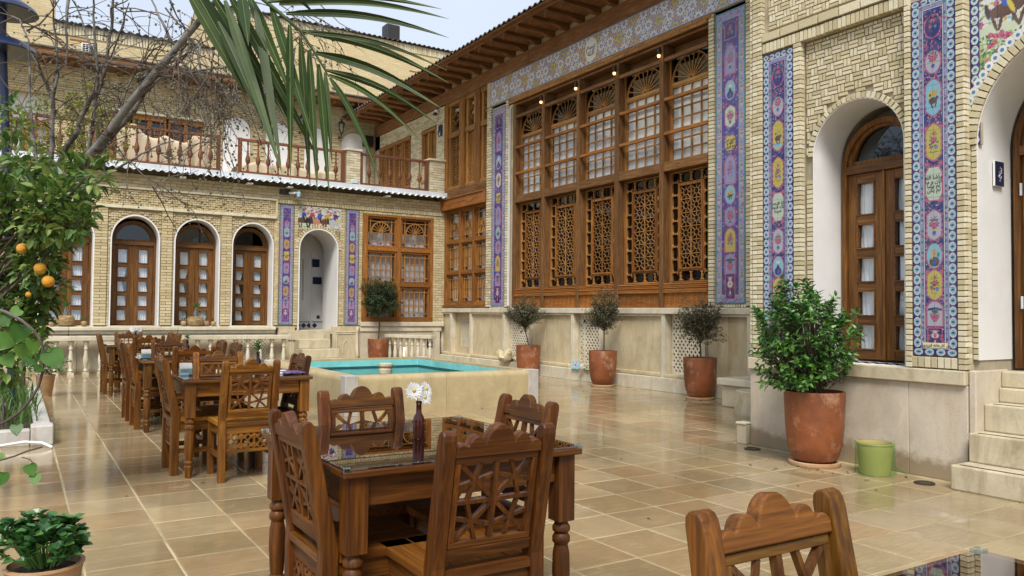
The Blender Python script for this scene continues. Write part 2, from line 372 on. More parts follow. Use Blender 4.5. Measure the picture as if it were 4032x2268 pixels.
# ---------------- painted tile panels ----------------
C_ = {k: np.array(v) for k, v in dict(navy=(.018, .018, .14), purple=(.055, .032, .21), white=(.60, .60, .57), mag=(.36, .035, .12), pink=(.55, .20, .27), yel=(.52, .44, .075), cyan=(.22, .48, .56),
      blue=(.04, .09, .42), green=(.02, .13, .085), lime=(.30, .36, .09), brown=(.10, .05, .03), skin=(.52, .31, .18), black=(.02, .018, .02), teal=(.02, .20, .19), lil=(.28, .27, .46), pale=(.50, .58, .42), sal=(.45, .20, .13), gold=(.46, .34, .05), grey=(.42, .42, .46)).items()}
class Art:
    def __init__(s, W, H, res, base):
        s.nx, s.ny = int(round(W/res))+1, int(round(H/res))+1; s.W, s.H = W, H
        s.u, s.v = np.meshgrid(np.linspace(0, W, s.nx), np.linspace(0, H, s.ny)); s.a = np.zeros((s.ny, s.nx, 3))+C_[base]
        s.rs = np.random.RandomState(5)
    def put(s, m, c): s.a[m] = C_[c] if isinstance(c, str) else c
    def ell(s, u, v, a, b, c, rot=0):
        R = max(a, b); x = (s.nx-1)/s.W; y = (s.ny-1)/s.H
        i0, i1, j0, j1 = max(0, int((u-R)*x)), min(s.nx, int((u+R)*x)+2), max(0, int((v-R)*y)), min(s.ny, int((v+R)*y)+2)
        if i0 >= i1 or j0 >= j1: return
        du, dv = s.u[j0:j1, i0:i1]-u, s.v[j0:j1, i0:i1]-v; q, p = math.cos(rot), math.sin(rot)
        s.a[j0:j1, i0:i1][((du*q+dv*p)/a)**2+((dv*q-du*p)/b)**2 < 1] = C_[c] if isinstance(c, str) else c
    def rect(s, u0, u1, v0, v1, c): s.put((s.u >= u0) & (s.u <= u1) & (s.v >= v0) & (s.v <= v1), c)
    def shape(s, kind, u, v, w, h):
        x, y = np.abs(s.u-u)/(w/2), (s.v-v)/(h/2); ay = np.abs(y)
        if kind == 'oval': return x**2+ay**2 < 1
        if kind == 'oct': return (x < 1) & (ay < 1) & (x+ay < 1.62)
        if kind == 'ogee': return (ay < 1) & (x < np.where(ay < .62, 1-.10*np.abs(np.sin(ay*9)), np.clip((1-ay)/.38, 0, 1)**.75))
        if kind == 'arch': return (ay < 1) & (x < np.where(y < .35, 1, np.sqrt(np.clip(1-((y-.35)/.65)**2, 0, 1))))
        if kind == 'drop': return (ay < 1) & (x < np.sqrt(np.clip(1-((y+.25)/.75)**2, 0, 1)))
        return (x < 1) & (ay < 1)
    def rose(s, u, v, r, c='mag', c2='pink'):
        for k in range(6): s.ell(u+r*.62*math.cos(k*1.047), v+r*.62*math.sin(k*1.047), r*.5, r*.5, c)
        s.ell(u, v, r*.62, r*.62, c2); s.ell(u, v, r*.42, r*.42, c); s.ell(u, v, r*.17, r*.17, c2)
    def leafs(s, u, v, R, n=10, c='green', L=.3):
        for k in range(n):
            q = 6.283*k/n+s.rs.rand()*.4; s.ell(u+R*math.cos(q), v+R*math.sin(q), R*L, R*L*.42, c, q)
    def content(s, kind, u, v, w, h):
        if kind == 'roses':
            s.leafs(u, v, w*.3, 12); s.leafs(u, v+h*.24, w*.24, 8); s.leafs(u, v-h*.24, w*.22, 8)
            s.rose(u, v+h*.06, w*.2); s.rose(u-w*.2, v-h*.15, w*.12, 'mag', 'sal'); s.rose(u+w*.2, v-h*.17, w*.13, 'blue', 'cyan'); s.rose(u+w*.03, v+h*.27, w*.12)
            s.ell(u-w*.08, v-h*.02, w*.17, h*.03, 'brown', .6)
        elif kind == 'bouquet':
            s.leafs(u, v+h*.05, w*.33, 14); s.leafs(u, v+h*.2, w*.25, 9); s.rose(u, v-h*.02, w*.22); s.rose(u-w*.22, v+h*.05, w*.13); s.rose(u+w*.22, v+h*.05, w*.13); s.rose(u, v+h*.2, w*.13, 'mag', 'sal')
            s.ell(u, v-h*.22, w*.24, h*.04, 'yel'); s.ell(u, v-h*.3, w*.15, h*.08, 'blue'); s.ell(u, v-h*.39, w*.18, h*.025, 'lil')
        elif kind == 'lilies':
            for k in range(7):
                q = (k-3)*.2; s.ell(u+w*.3*q, v+h*.12, w*.03, h*.2, 'green', -q*.8); s.ell(u+w*.75*q, v+h*.28-abs(q)*h*.1, w*.09, h*.06, 'navy', q)
            s.leafs(u, v-h*.05, w*.3, 10); s.rose(u-w*.17, v-h*.12, w*.16); s.rose(u+w*.17, v-h*.12, w*.16); s.rose(u, v-h*.25, w*.2); s.rose(u, v-h*.05, w*.15)
        elif kind == 'beasts':
            s.put(s.shape('oct', u, v, w*.96, h*.96) & (s.v < v-h*.28), 'cyan')
            s.ell(u-w*.02, v-h*.10, w*.32, h*.11, 'brown', .15); s.ell(u+w*.30, v-h*.02, w*.10, h*.06, 'brown', .6); s.ell(u-w*.1, v-h*.26, w*.05, h*.1, 'black', .4); s.ell(u+w*.18, v-h*.25, w*.05, h*.1, 'black', -.3)
            s.ell(u+w*.05, v+h*.13, w*.30, h*.09, 'gold', .1); s.ell(u-w*.22, v+h*.09, w*.17, h*.11, 'yel'); s.ell(u-w*.22, v+h*.08, w*.08, h*.05, 'brown'); s.ell(u+w*.3, v+h*.2, w*.04, h*.12, 'gold', -.3)
        elif kind in ('man', 'woman'):
            s.ell(u, v-h*.28, w*.40, h*.24, 'navy' if kind == 'man' else 'brown'); s.ell(u, v-h*.3, w*.1, h*.2, 'blue'); s.ell(u, v+h*.1, w*.17, h*.16, 'skin')
            if kind == 'man': s.ell(u, v-h*.03, w*.15, h*.12, 'black'); s.ell(u, v+h*.25, w*.2, h*.09, 'white')
            else: s.ell(u-w*.19, v+h*.02, w*.07, h*.2, 'yel'); s.ell(u, v+h*.24, w*.2, h*.07, 'gold'); s.ell(u+w*.3, v+h*.05, w*.1, h*.12, 'teal')
            s.ell(u-w*.06, v+h*.12, w*.03, h*.015, 'black'); s.ell(u+w*.06, v+h*.12, w*.03, h*.015, 'black')
        elif kind == 'urn':
            s.ell(u, v+h*.42, w*.42, h*.05, 'pink'); s.ell(u, v+h*.3, w*.2, h*.12, 'white'); s.ell(u, v+h*.1, w*.4, h*.2, 'pink'); s.ell(u, v+h*.1, w*.3, h*.15, 'white'); s.rose(u, v+h*.1, w*.14, 'mag', 'gold')
            s.ell(u, v-h*.17, w*.14, h*.12, 'mag'); s.ell(u, v-h*.33, w*.1, h*.1, 'pale'); s.ell(u, v-h*.43, w*.32, h*.06, 'mag')
            for q in (-1, 1): s.rose(u+q*w*.62, v-h*.12, w*.17); s.rose(u+q*w*.6, v+h*.12, w*.14); s.leafs(u+q*w*.6, v, w*.22, 7)
    def med(s, kind, v, h, w, col, cont=None, rim='mag'):
        u = s.W/2
        s.put(s.shape(kind, u, v, w*1.16, h*1.07), 'pink' if rim == 'mag' else rim); s.put(s.shape(kind, u, v, w*1.1, h*1.045), 'mag'); s.put(s.shape(kind, u, v, w, h), col)
        if cont: s.content(cont, u, v, w*.86, h*.86)
    def field(s, u0, u1, v0, v1, n, cols, r, gap=1.4):
        pts = []; cell = {}; g = r*gap
        for _ in range(n*8):
            if len(pts) >= n: break
            p = (u0+s.rs.rand()*(u1-u0), v0+s.rs.rand()*(v1-v0)); c = (int(p[0]/g), int(p[1]/g))
            if all((p[0]-q[0])**2+(p[1]-q[1])**2 > g*g for i in (-1, 0, 1) for j in (-1, 0, 1) for q in cell.get((c[0]+i, c[1]+j), ())): pts.append(p); cell.setdefault(c, []).append(p)
        for i, (u, v) in enumerate(pts):
            c = cols[i % len(cols)]
            if c in ('mag', 'blue'): s.rose(u, v, r, c, 'pink' if c == 'mag' else 'cyan')
            else: s.ell(u, v, r*.9, r*.4, c, s.rs.rand()*3)
    def chain(s, u, v0, v1, step, a, b, horizontal=False):
        n = max(1, int(round((v1-v0)/step))); d = (v1-v0)/n
        for i in range(n):
            c = v0+d*(i+.5); p = (c, u) if horizontal else (u, c)
            ab = (b, a) if horizontal else (a, b)
            s.ell(*p, ab[0], ab[1], 'white'); s.ell(*p, ab[0]*.68, ab[1]*.68, 'cyan'); s.ell(*p, ab[0]*.5, ab[1]*.2, 'navy'); s.ell(*p, ab[0]*.12, ab[1]*.36, 'navy')
def strip_near(W, H, res, meds, seed):                  # blue strips of the near wing: oval chain border
    s = Art(W, H, res, 'navy'); s.rs = np.random.RandomState(seed); e = W*.105
    for u in (e*.95, W-e*.95): s.chain(u, e*1.6, H-e*1.4, W*.235, W*.080, W*.104)
    s.chain(e*.8, 0, W, W*.23, W*.075, W*.10, True); s.chain(H-e*.8, 0, W, W*.21, W*.065, W*.085, True)
    i0 = W*.175; s.rect(i0, W-i0, i0*.9, H-i0*.9, 'white'); s.rect(i0+W*.012, W-i0-W*.012, i0*.9+W*.012, H-i0*.9-W*.012, 'teal')
    i1 = W*.19; s.rect(i1, W-i1, i1, H-i1, 'lil'); s.field(i1, W-i1, i1, H-i1, int(H/W*90), ['white', 'teal', 'white', 'mag', 'white', 'green'], W*.022, 1.1)
    for u in (W*.235, W*.765):
        for k in range(int(H/(W*.12))):
            v = i1+W*.06+k*W*.12; s.ell(u, v, W*.028, W*.03, ('mag', 'green', 'lil', 'teal')[k % 4])
    i2 = W*.255; s.rect(i2, W-i2, i2, H-i2, 'navy'); s.rect(i2+W*.01, W-i2-W*.01, i2+W*.01, H-i2-W*.01, 'white'); s.rect(i2+W*.025, W-i2-W*.025, i2+W*.025, H-i2-W*.025, 'navy')
    s.field(i2+W*.05, W-i2-W*.05, i2+.02, H-i2-.02, int(H/W*150), ['purple', 'pink', 'green', 'lil', 'purple', 'mag', 'teal', 'purple', 'white', 'mag'], W*.021, 1.05)
    for v in np.arange(i2, H-i2, W*.8):
        for q in (-1, 1): s.rose(W/2+q*W*.155, v, W*.055); s.leafs(W/2+q*W*.155, v, W*.07, 6)
    for (kind, f, h, w, col, cont) in meds: s.med(kind, H*f, h*.80, w*W*.80, 'grey' if col == 'white' else col, cont)
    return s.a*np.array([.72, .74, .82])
def strip_far(W, H, res, meds, seed, green=False):      # lavender strips: lattice border
    s = Art(W, H, res, 'teal' if green else 'green'); s.rs = np.random.RandomState(seed)
    e = W*.035; s.rect(e, W-e, e, H-e, 'lil')
    s.field(e, W-e, e, H-e, int(H/W*110), ['purple', 'lil', 'green', 'lil', 'navy', 'grey', 'purple', 'mag'], W*.03, 1.1)
    for u in (W*.12, W*.88):
        for k in range(int(H/(W*.4))):
            v = W*.3+k*W*.4; s.ell(u, v, W*.066, W*.15, 'lime'); s.ell(u, v, W*.05, W*.12, 'grey'); s.rose(u, v, W*.04, 'mag', 'lil'); s.ell(u, v+W*.08, W*.03, W*.02, 'blue')
    i2 = W*.22; s.rect(i2-W*.02, W-i2+W*.02, i2, H-i2, 'grey'); s.rect(i2, W-i2, i2+W*.02, H-i2-W*.02, 'purple')
    s.field(i2+W*.03, W-i2-W*.03, i2+.03, H-i2-.03, int(H/W*70), ['navy', 'mag', 'lil', 'navy', 'green', 'purple', 'navy', 'blue'], W*.035, 1.05)
    for (kind, f, h, w, col, cont) in meds: s.med(kind, H*f, h*.84, w*W*.82, 'lil' if col == 'white' else col, cont)
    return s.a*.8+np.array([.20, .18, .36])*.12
def frieze_art(W, H, res):
    s = Art(W, H, res, 'blue'); s.a[:] = C_['white']*.75
    P = H*.46; rows = []
    for j in range(-1, 4):
        for i in range(-1, int(W/P)+3): rows.append((i*P+(P/2 if j % 2 else 0), j*P*.866+H*.07, i, j))
    for (u, v, i, j) in rows:                           # small stars between the rosettes
        for (du, dv) in ((0, P*.577), (P/2, P*.289)):
            s.ell(u+du, v+dv, P*.15, P*.15, 'sal' if (i+j) % 2 else 'white'); s.ell(u+du, v+dv, P*.07, P*.07, 'gold')
        for k in range(3):
            q = k*math.pi/3; s.ell(u+P/2*math.cos(q), v+P/2*math.sin(q), P*.05, P*.045, 'sal', q)
    for (u, v, i, j) in rows:
        s.ell(u, v, P*.455, P*.455, C_['blue']*.8+C_['grey']*.2); c = ('white', 'yel', 'white', 'white')[(i*3+j*2) % 4]
        for k in range(10):
            q = k*math.pi/5+.157; s.ell(u+P*.285*math.cos(q), v+P*.285*math.sin(q), P*.15, P*.078, c if k % 2 or c == 'white' else 'gold', q)
        s.ell(u, v, P*.13, P*.13, 'blue'); s.ell(u, v, P*.085, P*.085, 'yel')
    b = H*.055; s.rect(0, W, 0, b, 'grey'); s.rect(0, W, H-b, H, 'grey'); s.rect(0, W, b*.35, b*.55, 'navy'); s.rect(0, W, H-b*.55, H-b*.35, 'navy')
    return s.a
def scene_art(W, H, res, seed, kind):                   # painted figures in a garden, for the spandrels over arches
    s = Art(W, H, res, 'white'); s.rs = np.random.RandomState(seed)
    s.field(0, W, 0, H, int(W*H/.0016), ['lime', 'green', 'lil', 'cyan', 'lime', 'brown', 'gold', 'pale', 'green', 'mag'], .022, .9)
    s.put((s.v < H*.42), C_['lime']*.8); s.put((s.v < H*.52+.05*np.sin(s.u*9)) & (s.v >= H*.42), C_['pale']); s.field(0, W, 0, H*.5, int(W*H/.001), ['green', 'lime', 'pale', 'brown', 'lime', 'green', 'mag', 'lime'], .018, .8)
    xs = [W*.14, W*.32, W*.5, W*.7, W*.88] if kind == 'riders' else [W*.15, W*.8]
    sz = H*.2 if kind == 'riders' else .15
    for i, u in enumerate(xs):
        v = H*(.66 if kind == 'riders' else .60); c = ('brown', 'black', 'sal', 'brown', 'grey')[i % 5]
        s.ell(u, v, sz*.9, sz*.38, c, .12); s.ell(u+sz*.85, v+sz*.5, sz*.38, sz*.17, c, .9); s.ell(u+sz*1.1, v+sz*.72, sz*.26, sz*.12, c, -.3); s.ell(u-sz*.95, v+sz*.1, sz*.12, sz*.42, 'black', .2)
        for q, a in ((-.6, .3), (-.3, -.2), (.4, .4), (.7, -.3)): s.ell(u+sz*q, v-sz*.6, sz*.09, sz*.45, c, a)
        s.ell(u, v+sz*.55, sz*.28, sz*.42, ('blue', 'mag', 'blue', 'gold', 'purple')[i % 5]); s.ell(u-sz*.05, v+sz*1.1, sz*.15, sz*.17, 'skin'); s.ell(u-sz*.05, v+sz*1.25, sz*.17, sz*.09, 'mag'); s.ell(u+sz*.2, v+sz*.1, sz*.12, sz*.4, 'yel', .4)
    return s.a
def tile_panel(parent, F, u0, v0, W, H, n, arr, nu, nv, keep=None, th=.012, label=None, name='tile_panel'):
    """painted tiles set on a bed; every tile its own piece carrying its share of the painting"""
    ny, nx = arr.shape[:2]; P = part(name, parent, F(u0+W/2, v0+H/2, n))
    if label: P['label'] = label
    if keep is None:
        b = MB(); b.box(F, u0, u0+W, v0, v0+H, n-th-.03, n-th*.6); b.build('bed', MORT2, P)
    iu = [round(i*(nx-1)/nu) for i in range(nu+1)]; iv = [round(i*(ny-1)/nv) for i in range(nv+1)]
    for a in range(nv):
        for c in range(nu):
            sub = arr[iv[a]:iv[a+1]+1, iu[c]:iu[c+1]+1]; my, mx_ = sub.shape[:2]
            us = u0+W*np.linspace(iu[c], iu[c+1], mx_)/(nx-1); vv = v0+H*np.linspace(iv[a], iv[a+1], my)/(ny-1)
            us[0] += .001; us[-1] -= .001; vv[0] += .001; vv[-1] -= .001
            t = n+random.uniform(-.0006, .0006); o, U, V, N = [np.array(q) for q in (F.o, F.U, F.V, F.N)]
            uu, ww = np.meshgrid(us, vv); Pt = (o+uu[..., None]*U+ww[..., None]*V+t*N).reshape(-1, 3); colr = np.concatenate([sub.reshape(-1, 3), np.ones((my*mx_, 1))], 1)
            idx = np.arange(my*mx_).reshape(my, mx_); q = np.stack([idx[:-1, :-1], idx[:-1, 1:], idx[1:, 1:], idx[1:, :-1]], -1).reshape(-1, 4)
            if keep is not None:
                cen = Pt[q].mean(1); uc = (cen-o) @ U; vc = (cen-o) @ V; q = q[keep(uc, vc)]
                if not len(q): continue
            k = len(Pt); ring = list(idx[0])+list(idx[1:, -1])+list(idx[-1, ::-1][1:])+list(idx[::-1, 0][1:-1])
            faces = [tuple(r) for r in q]
            if keep is None:
                back = Pt[ring]-N*th; Pt = np.concatenate([Pt, back]); colr = np.concatenate([colr, np.tile([.5, .45, .38, 1], (len(ring), 1))]); L = len(ring)
                faces += [(ring[i], k+i, k+(i+1) % L, ring[(i+1) % L]) for i in range(L)]
            cc = Vector(F((us[0]+us[-1])/2, (vv[0]+vv[-1])/2, t)); o_ = mk('tile', Pt-np.array(cc), faces, [GLAZE], P, cc)
            at_ = o_.data.attributes.new('paint', 'FLOAT_COLOR', 'POINT'); at_.data.foreach_set('color', colr.astype(np.float32).ravel())
    return P
def text(parent, F, body, u, v, n, size, mat, name='lettering', sx=1.0, ext=.0006, rot=0):
    cu = bpy.data.curves.new(name, 'FONT'); cu.body = body; cu.size = size; cu.align_x = 'CENTER'; cu.align_y = 'CENTER'; cu.extrude = ext; cu.space_line = .8
    t = bpy.data.objects.new(name, cu); COL.objects.link(t); dg = bpy.context.evaluated_depsgraph_get(); dg.update()
    me = bpy.data.meshes.new_from_object(t.evaluated_get(dg)); bpy.data.objects.remove(t); me.name = name; me.materials.clear(); me.materials.append(mat)
    c, q = math.cos(rot), math.sin(rot); U = (F.U*c+F.V*q)*sx; V = F.V*c-F.U*q; o = F(u, v, n)
    return inst(name, me, parent, Matrix(((U.x, V.x, F.N.x, o.x), (U.y, V.y, F.N.y, o.y), (U.z, V.z, F.N.z, o.z), (0, 0, 0, 1))))
# Persian/Arabic letters by their joined forms, laid out right to left
_AF = {'ا': 'FE8D FE8E', 'آ': 'FE81 FE82', 'ب': 'FE8F FE90 FE91 FE92', 'ت': 'FE95 FE96 FE97 FE98', 'ح': 'FEA1 FEA2 FEA3 FEA4', 'خ': 'FEA5 FEA6 FEA7 FEA8', 'ج': 'FE9D FE9E FE9F FEA0', 'د': 'FEA9 FEAA', 'ر': 'FEAD FEAE', 'س': 'FEB1 FEB2 FEB3 FEB4', 'ش': 'FEB5 FEB6 FEB7 FEB8',
       'ص': 'FEB9 FEBA FEBB FEBC', 'ف': 'FED1 FED2 FED3 FED4', 'ق': 'FED5 FED6 FED7 FED8', 'ک': 'FED9 FEDA FEDB FEDC', 'ل': 'FEDD FEDE FEDF FEE0', 'م': 'FEE1 FEE2 FEE3 FEE4', 'ن': 'FEE5 FEE6 FEE7 FEE8', 'ه': 'FEE9 FEEA FEEB FEEC', 'و': 'FEED FEEE', 'ی': 'FEF1 FEF2 FEF3 FEF4'}
_AF = {k: [chr(int(x, 16)) for x in v.split()] for k, v in _AF.items()}
def fa(s):
    lines = []
    for ln in s.split('\n'):
        out = []
        for i, ch in enumerate(ln):
            if ch not in _AF: out.append(ch); continue
            f = _AF[ch]; pv = i > 0 and ln[i-1] in _AF and len(_AF[ln[i-1]]) == 4; nx = i+1 < len(ln) and ln[i+1] in _AF and len(f) == 4
            out.append(f[(3 if nx else 1) if pv else (2 if nx else 0)])
        lines.append(''.join(reversed(out)))
    return '\n'.join(lines)
INK = m_plain('black_glaze', (.012, .01, .012), .2, .1, 5, 0); INKW = m_plain('white_lettering', (.75, .77, .8), .4, .05, 5, 0)
# ---------------- courtyard floor ----------------
def m_paving():
    k = Nt('wet_sandstone'); t = k.tintv(); c = k.co((1.5, 1.5, 1.5))
    col = k.ramp(t, [(0, (.325, .235, .115)), (1, (.375, .285, .16)), (.2, (.26, .195, .105)), (.4, (.43, .33, .185)), (.6, (.31, .20, .095)), (.8, (.34, .265, .15))])
    st = k.noise(k.co((3.0, 34, 1)), 2.2, 5, .7); col = k.mix(k.rng(st, .5, .72, 0, .5), col, (.50, .43, .30))
    n = k.noise(c, 2.5, 6, .7, .5); col = k.mix(k.rng(n, .45, .75, 0, .45), col, (.22, .155, .085))
    g = k.n('TexCoord'); ge = k.n('NewGeometry'); pw = k.noise(ge.outputs['Position'], .55, 4, .55, .3)
    sp = k.n('SeparateXYZ'); k.l(ge.outputs['Position'], sp.inputs[0]); es = []
    for ax_, o_, p_ in (('X', .325, .4155), ('Y', 4.797, .398)):
        m1 = k.n('Math', operation='MULTIPLY_ADD'); k.l(sp.outputs[ax_], m1.inputs[0]); m1.inputs[1].default_value = 1/p_; m1.inputs[2].default_value = 20-o_/p_
        m2 = k.n('Math', operation='FRACT'); k.l(m1.outputs[0], m2.inputs[0]); m3 = k.n('Math', operation='SUBTRACT'); k.l(m2.outputs[0], m3.inputs[0]); m3.inputs[1].default_value = .5; m4 = k.n('Math', operation='ABSOLUTE'); k.l(m3.outputs[0], m4.inputs[0]); es.append(m4.outputs[0])
    me_ = k.n('Math', operation='MAXIMUM'); k.l(es[0], me_.inputs[0]); k.l(es[1], me_.inputs[1]); e2 = k.n('Math', operation='MULTIPLY_ADD'); k.l(k.noise(ge.outputs['Position'], 5, 5, .7), e2.inputs[0]); e2.inputs[1].default_value = .22; k.l(me_.outputs[0], e2.inputs[2])
    col = k.mix(k.rng(e2.outputs[0], .58, .66, 0, .6), col, (.46, .38, .25))
    col = k.mix(k.rng(pw, .44, .56, .30, 0), col, (.125, .09, .05))        # wet stone is darker
    ef = k.noise(ge.outputs['Position'], 2.3, 6, .72); col = k.mix(k.rng(ef, .60, .74, 0, .6), col, (.56, .50, .40))   # lime bloom
    r = k.rng(pw, .42, .66, .025, .17); k.bump(k.noise(c, 26, 5, .65), .10, .004)
    return k.set(col, r, .5)
PAVE = m_paving(); JOINT = m_plain('lime_joint', (.47, .385, .23), .4, .3, 4, .3, dirt=((.20, .145, .085), 2.5, .9, .42))
gm = MB(); gm.box(F0, -150, 150, -150, 150, -.3, -.012); gm.build('ground', JOINT, None, kind='structure')
floor = thing('courtyard_floor', 'wet buff sandstone slabs paving the courtyard in a square grid', 'paving', (0, 0, -.005)); floor['kind'] = 'structure'; del floor['category']
fm = MB(); fm.box(F0, -3.5, 9.3, -2.5, 18.3, -.011, -.0012); fm.build('mortar_bed', JOINT, floor)
def _tile(sx, sy):
    b = MB(); b.bbox(F0, -sx/2, sx/2, -sy/2, sy/2, -.03, 0, .003); me = bpy.data.meshes.new('tile'); me.from_pydata(b.v, [], b.f); me.materials.append(PAVE); return me
PX, PY, J = .4155, .398, .0075; TM = _tile(PX-J, PY-J)
tl = []
for i in range(-9, 22):
    for j in range(-16, 35):
        x, y = .325+PX*(i+.5)+(j-5)*.0012, 4.797+PY*(j+.5)
        if x > 9.25 or (x > 6.3 and y < 5.5) or y > 18.2: continue
        p = project((x, y, 0)); vis = p is not None and -150 < p[0] < 4200 and -50 < p[1] < 2500
        tl.append((0 if not vis else 1/p[2]**3, x, y))
tl.sort(key=lambda q: -q[0]); rest = MB()
for k, (s, x, y) in enumerate(tl):
    dz = random.uniform(-.0012, .0012); tx, ty = random.gauss(0, .0016), random.gauss(0, .0016); sx, sy = random.uniform(.985, 1.006), random.uniform(.985, 1.006)
    if k < 300 and s > 0: inst('tile', TM, floor, Matrix.Translation((x, y, dz+.002)) @ Matrix.Rotation(tx, 4, 'X') @ Matrix.Rotation(ty, 4, 'Y') @ Matrix.Rotation(random.gauss(0, .003), 4, 'Z') @ Matrix.Diagonal((sx, sy, 1, 1)))
    else:
        G = Frame((x, y, .002+dz), (1, 0, tx*.5), (0, 1, ty*.5), (0, 0, 1)); rest.bbox(G, -(PX-J)/2*sx, (PX-J)/2*sx, -(PY-J)/2*sy, (PY-J)/2*sy, -.03, 0, .003, 0, random.random())
rest.build('paving_tiles', PAVE, floor, tint=True, kind='stuff')
# ---------------- window pieces ----------------
def curtain(F, u0, u1, v0, v1, n, parent, waves=6, pinch=None, cols=28, rows=7):
    b = MB(); P = []; ph = random.uniform(0, 6)
    for r in range(rows+1):
        f = r/rows; v = v0+(v1-v0)*f; a, e = u0, u1
        if pinch: a, e = pinch(f, u0, u1)
        for c in range(cols+1):
            g = c/cols; P.append(F(a+(e-a)*g, v, n+.009*math.sin(g*waves*6.283+ph+.6*f)+.004*math.sin(g*waves*14+f*5)))
    fs = [(r*(cols+1)+c, r*(cols+1)+c+1, (r+1)*(cols+1)+c+1, (r+1)*(cols+1)+c) for r in range(rows) for c in range(cols)]
    b.add(P, fs); return b.build('curtain', CURT, parent, smooth=80)
def pane(F, u0, u1, v0, v1, n, parent, mat=None):
    b = MB(); b.box(F, u0, u1, v0, v1, n-.002, n+.002); return b.build('pane', mat or GLASS, parent)
def grid_sash(F, P, u0, u1, v0, v1, n, cols, rows, fw, bw, mats, depth=.04, cur=True, glass=None, fr=True):
    """a sash: frame, glazing bars, every pane a piece, curtain behind"""
    H, V = mats
    if fr:
        b = MB(); b.box(F, u0, u0+fw, v0, v1, n-depth, n); b.build('stile', V, P); b = MB(); b.box(F, u1-fw, u1, v0, v1, n-depth, n); b.build('stile', V, P)
        b = MB(); b.box(F, u0+fw, u1-fw, v0, v0+fw, n-depth, n-.002); b.build('rail', H, P); b = MB(); b.box(F, u0+fw, u1-fw, v1-fw, v1, n-depth, n-.002); b.build('rail', H, P)
    a, e, c, d = u0+fw, u1-fw, v0+fw, v1-fw; b = MB(); b2 = MB()
    for i in range(1, cols): u = a+(e-a)*i/cols; b.box(F, u-bw/2, u+bw/2, c, d, n-depth+.008, n-.006)
    for i in range(1, rows): v = c+(d-c)*i/rows; b2.box(F, a, e, v-bw/2, v+bw/2, n-depth+.01, n-.008)
    if b.v: b.build('glazing_bar', V, P)
    if b2.v: b2.build('glazing_bar', H, P)
    for i in range(cols):
        for j in range(rows):
            pane(F, a+(e-a)*i/cols+bw*.4, a+(e-a)*(i+1)/cols-bw*.4, c+(d-c)*j/rows+bw*.4, c+(d-c)*(j+1)/rows-bw*.4, n-depth+.015, P, glass)
    if cur: curtain(F, a-.01, e+.01, c-.01, d, n-depth-.018, P, waves=max(3, int((e-a)*14)))
def fanlight(F, P, uc, v0, a, b, n, spokes, mats, depth=.035, ring=.02, hub=.06, petals=True, glass=True):
    m = MB(); m.ring(F, uc, v0, a-ring, b-ring, a, b, n-depth, n, seg=28)
    m.ring(F, uc, v0, hub*.6, hub*.6, hub, hub, n-depth, n+.002, seg=12)
    for k in range(1, spokes):
        q = math.pi*k/spokes; m.bar(F, (uc+hub*math.cos(q), v0+hub*math.sin(q)), (uc+(a-ring)*.93*math.cos(q), v0+(b-ring)*.93*math.sin(q)), .013, n-depth+.005, n-.003)
    if petals:
        for k in range(spokes):
            q = math.pi*(k+.5)/spokes; r = a*math.sin(math.pi/spokes/2)*.9; m.ring(F, uc+(a-ring-r*.9)*math.cos(q), v0+(b-ring-r*.9)*math.sin(q), r-.01, r-.01, r, r, n-depth+.004, n-.004, q-1.6, q+1.6, 8)
    m.build('fanlight', mats[0], P)
    if glass:
        for k in range(spokes):
            q0, q1 = math.pi*k/spokes, math.pi*(k+1)/spokes; g = MB()
            pts = [(uc+hub*math.cos(q0), v0+hub*math.sin(q0))]+[(uc+(a-ring*.5)*math.cos(q), v0+(b-ring*.5)*math.sin(q)) for q in (q0, (q0+q1)/2, q1)]+[(uc+hub*math.cos(q1), v0+hub*math.sin(q1))]
            g.prism(F, pts, n-depth*.6, n-depth*.6+.003); g.build('pane', GDARK if k % 3 == 0 else GCOL[(k*3+int(uc*7)) % 4], P)
def star_lattice(F, P, u0, u1, v0, v1, n, cols, rows, mats, wd=.013, depth=.022, fw=.02, split=True):
    m = MB(); cw, ch = (u1-u0)/cols, (v1-v0)/rows
    for i in range(1, cols): m.bar(F, (u0+cw*i, v0), (u0+cw*i, v1), wd*1.25, n-depth, n)
    for j in range(1, rows): m.bar(F, (u0, v0+ch*j), (u1, v0+ch*j), wd*1.25, n-depth, n-.001)
    for i in range(cols):
        for j in range(rows):
            x, y = u0+cw*(i+.5), v0+ch*(j+.5); r = .23
            for k in range(8):
                q = k*math.pi/4+math.pi/8; q2 = q+math.pi/4; m.bar(F, (x+cw*r*math.cos(q), y+ch*r*math.sin(q)), (x+cw*r*math.cos(q2), y+ch*r*math.sin(q2)), wd*.8, n-depth+.003, n-.003)
            for sx in (-1, 1):
                for sy in (-1, 1): m.bar(F, (x+cw*.17*sx, y+ch*.17*sy), (x+cw*.49*sx, y+ch*.49*sy), wd, n-depth+.004, n-.004)
            for (dx, dy) in ((.5, 0), (-.5, 0), (0, .5), (0, -.5)): m.bar(F, (x+cw*dx, y+ch*dy), (x+cw*dx*.45, y+ch*dy*.45), wd*.8, n-depth+.005, n-.005)
    return m.build('lattice', mats[0], P)
# ---------------- tall right building ----------------
pal = thing('palace', 'long two storey palace front with five bay timber window, blue tile strips and rafter eave', 'palace', (9.3, 13, 0))
LV, LH = LITW[2], LITW[1]; JV, JH = JOW[2], JOW[1]; OV, OH = OLDW[2], OLDW[1]
def fbox(parent, name, mat, F, *a, bev=.004, **k):
    b = MB(); b.box(F, *a); return b.build(name, mat, parent, bevel=bev, **k)
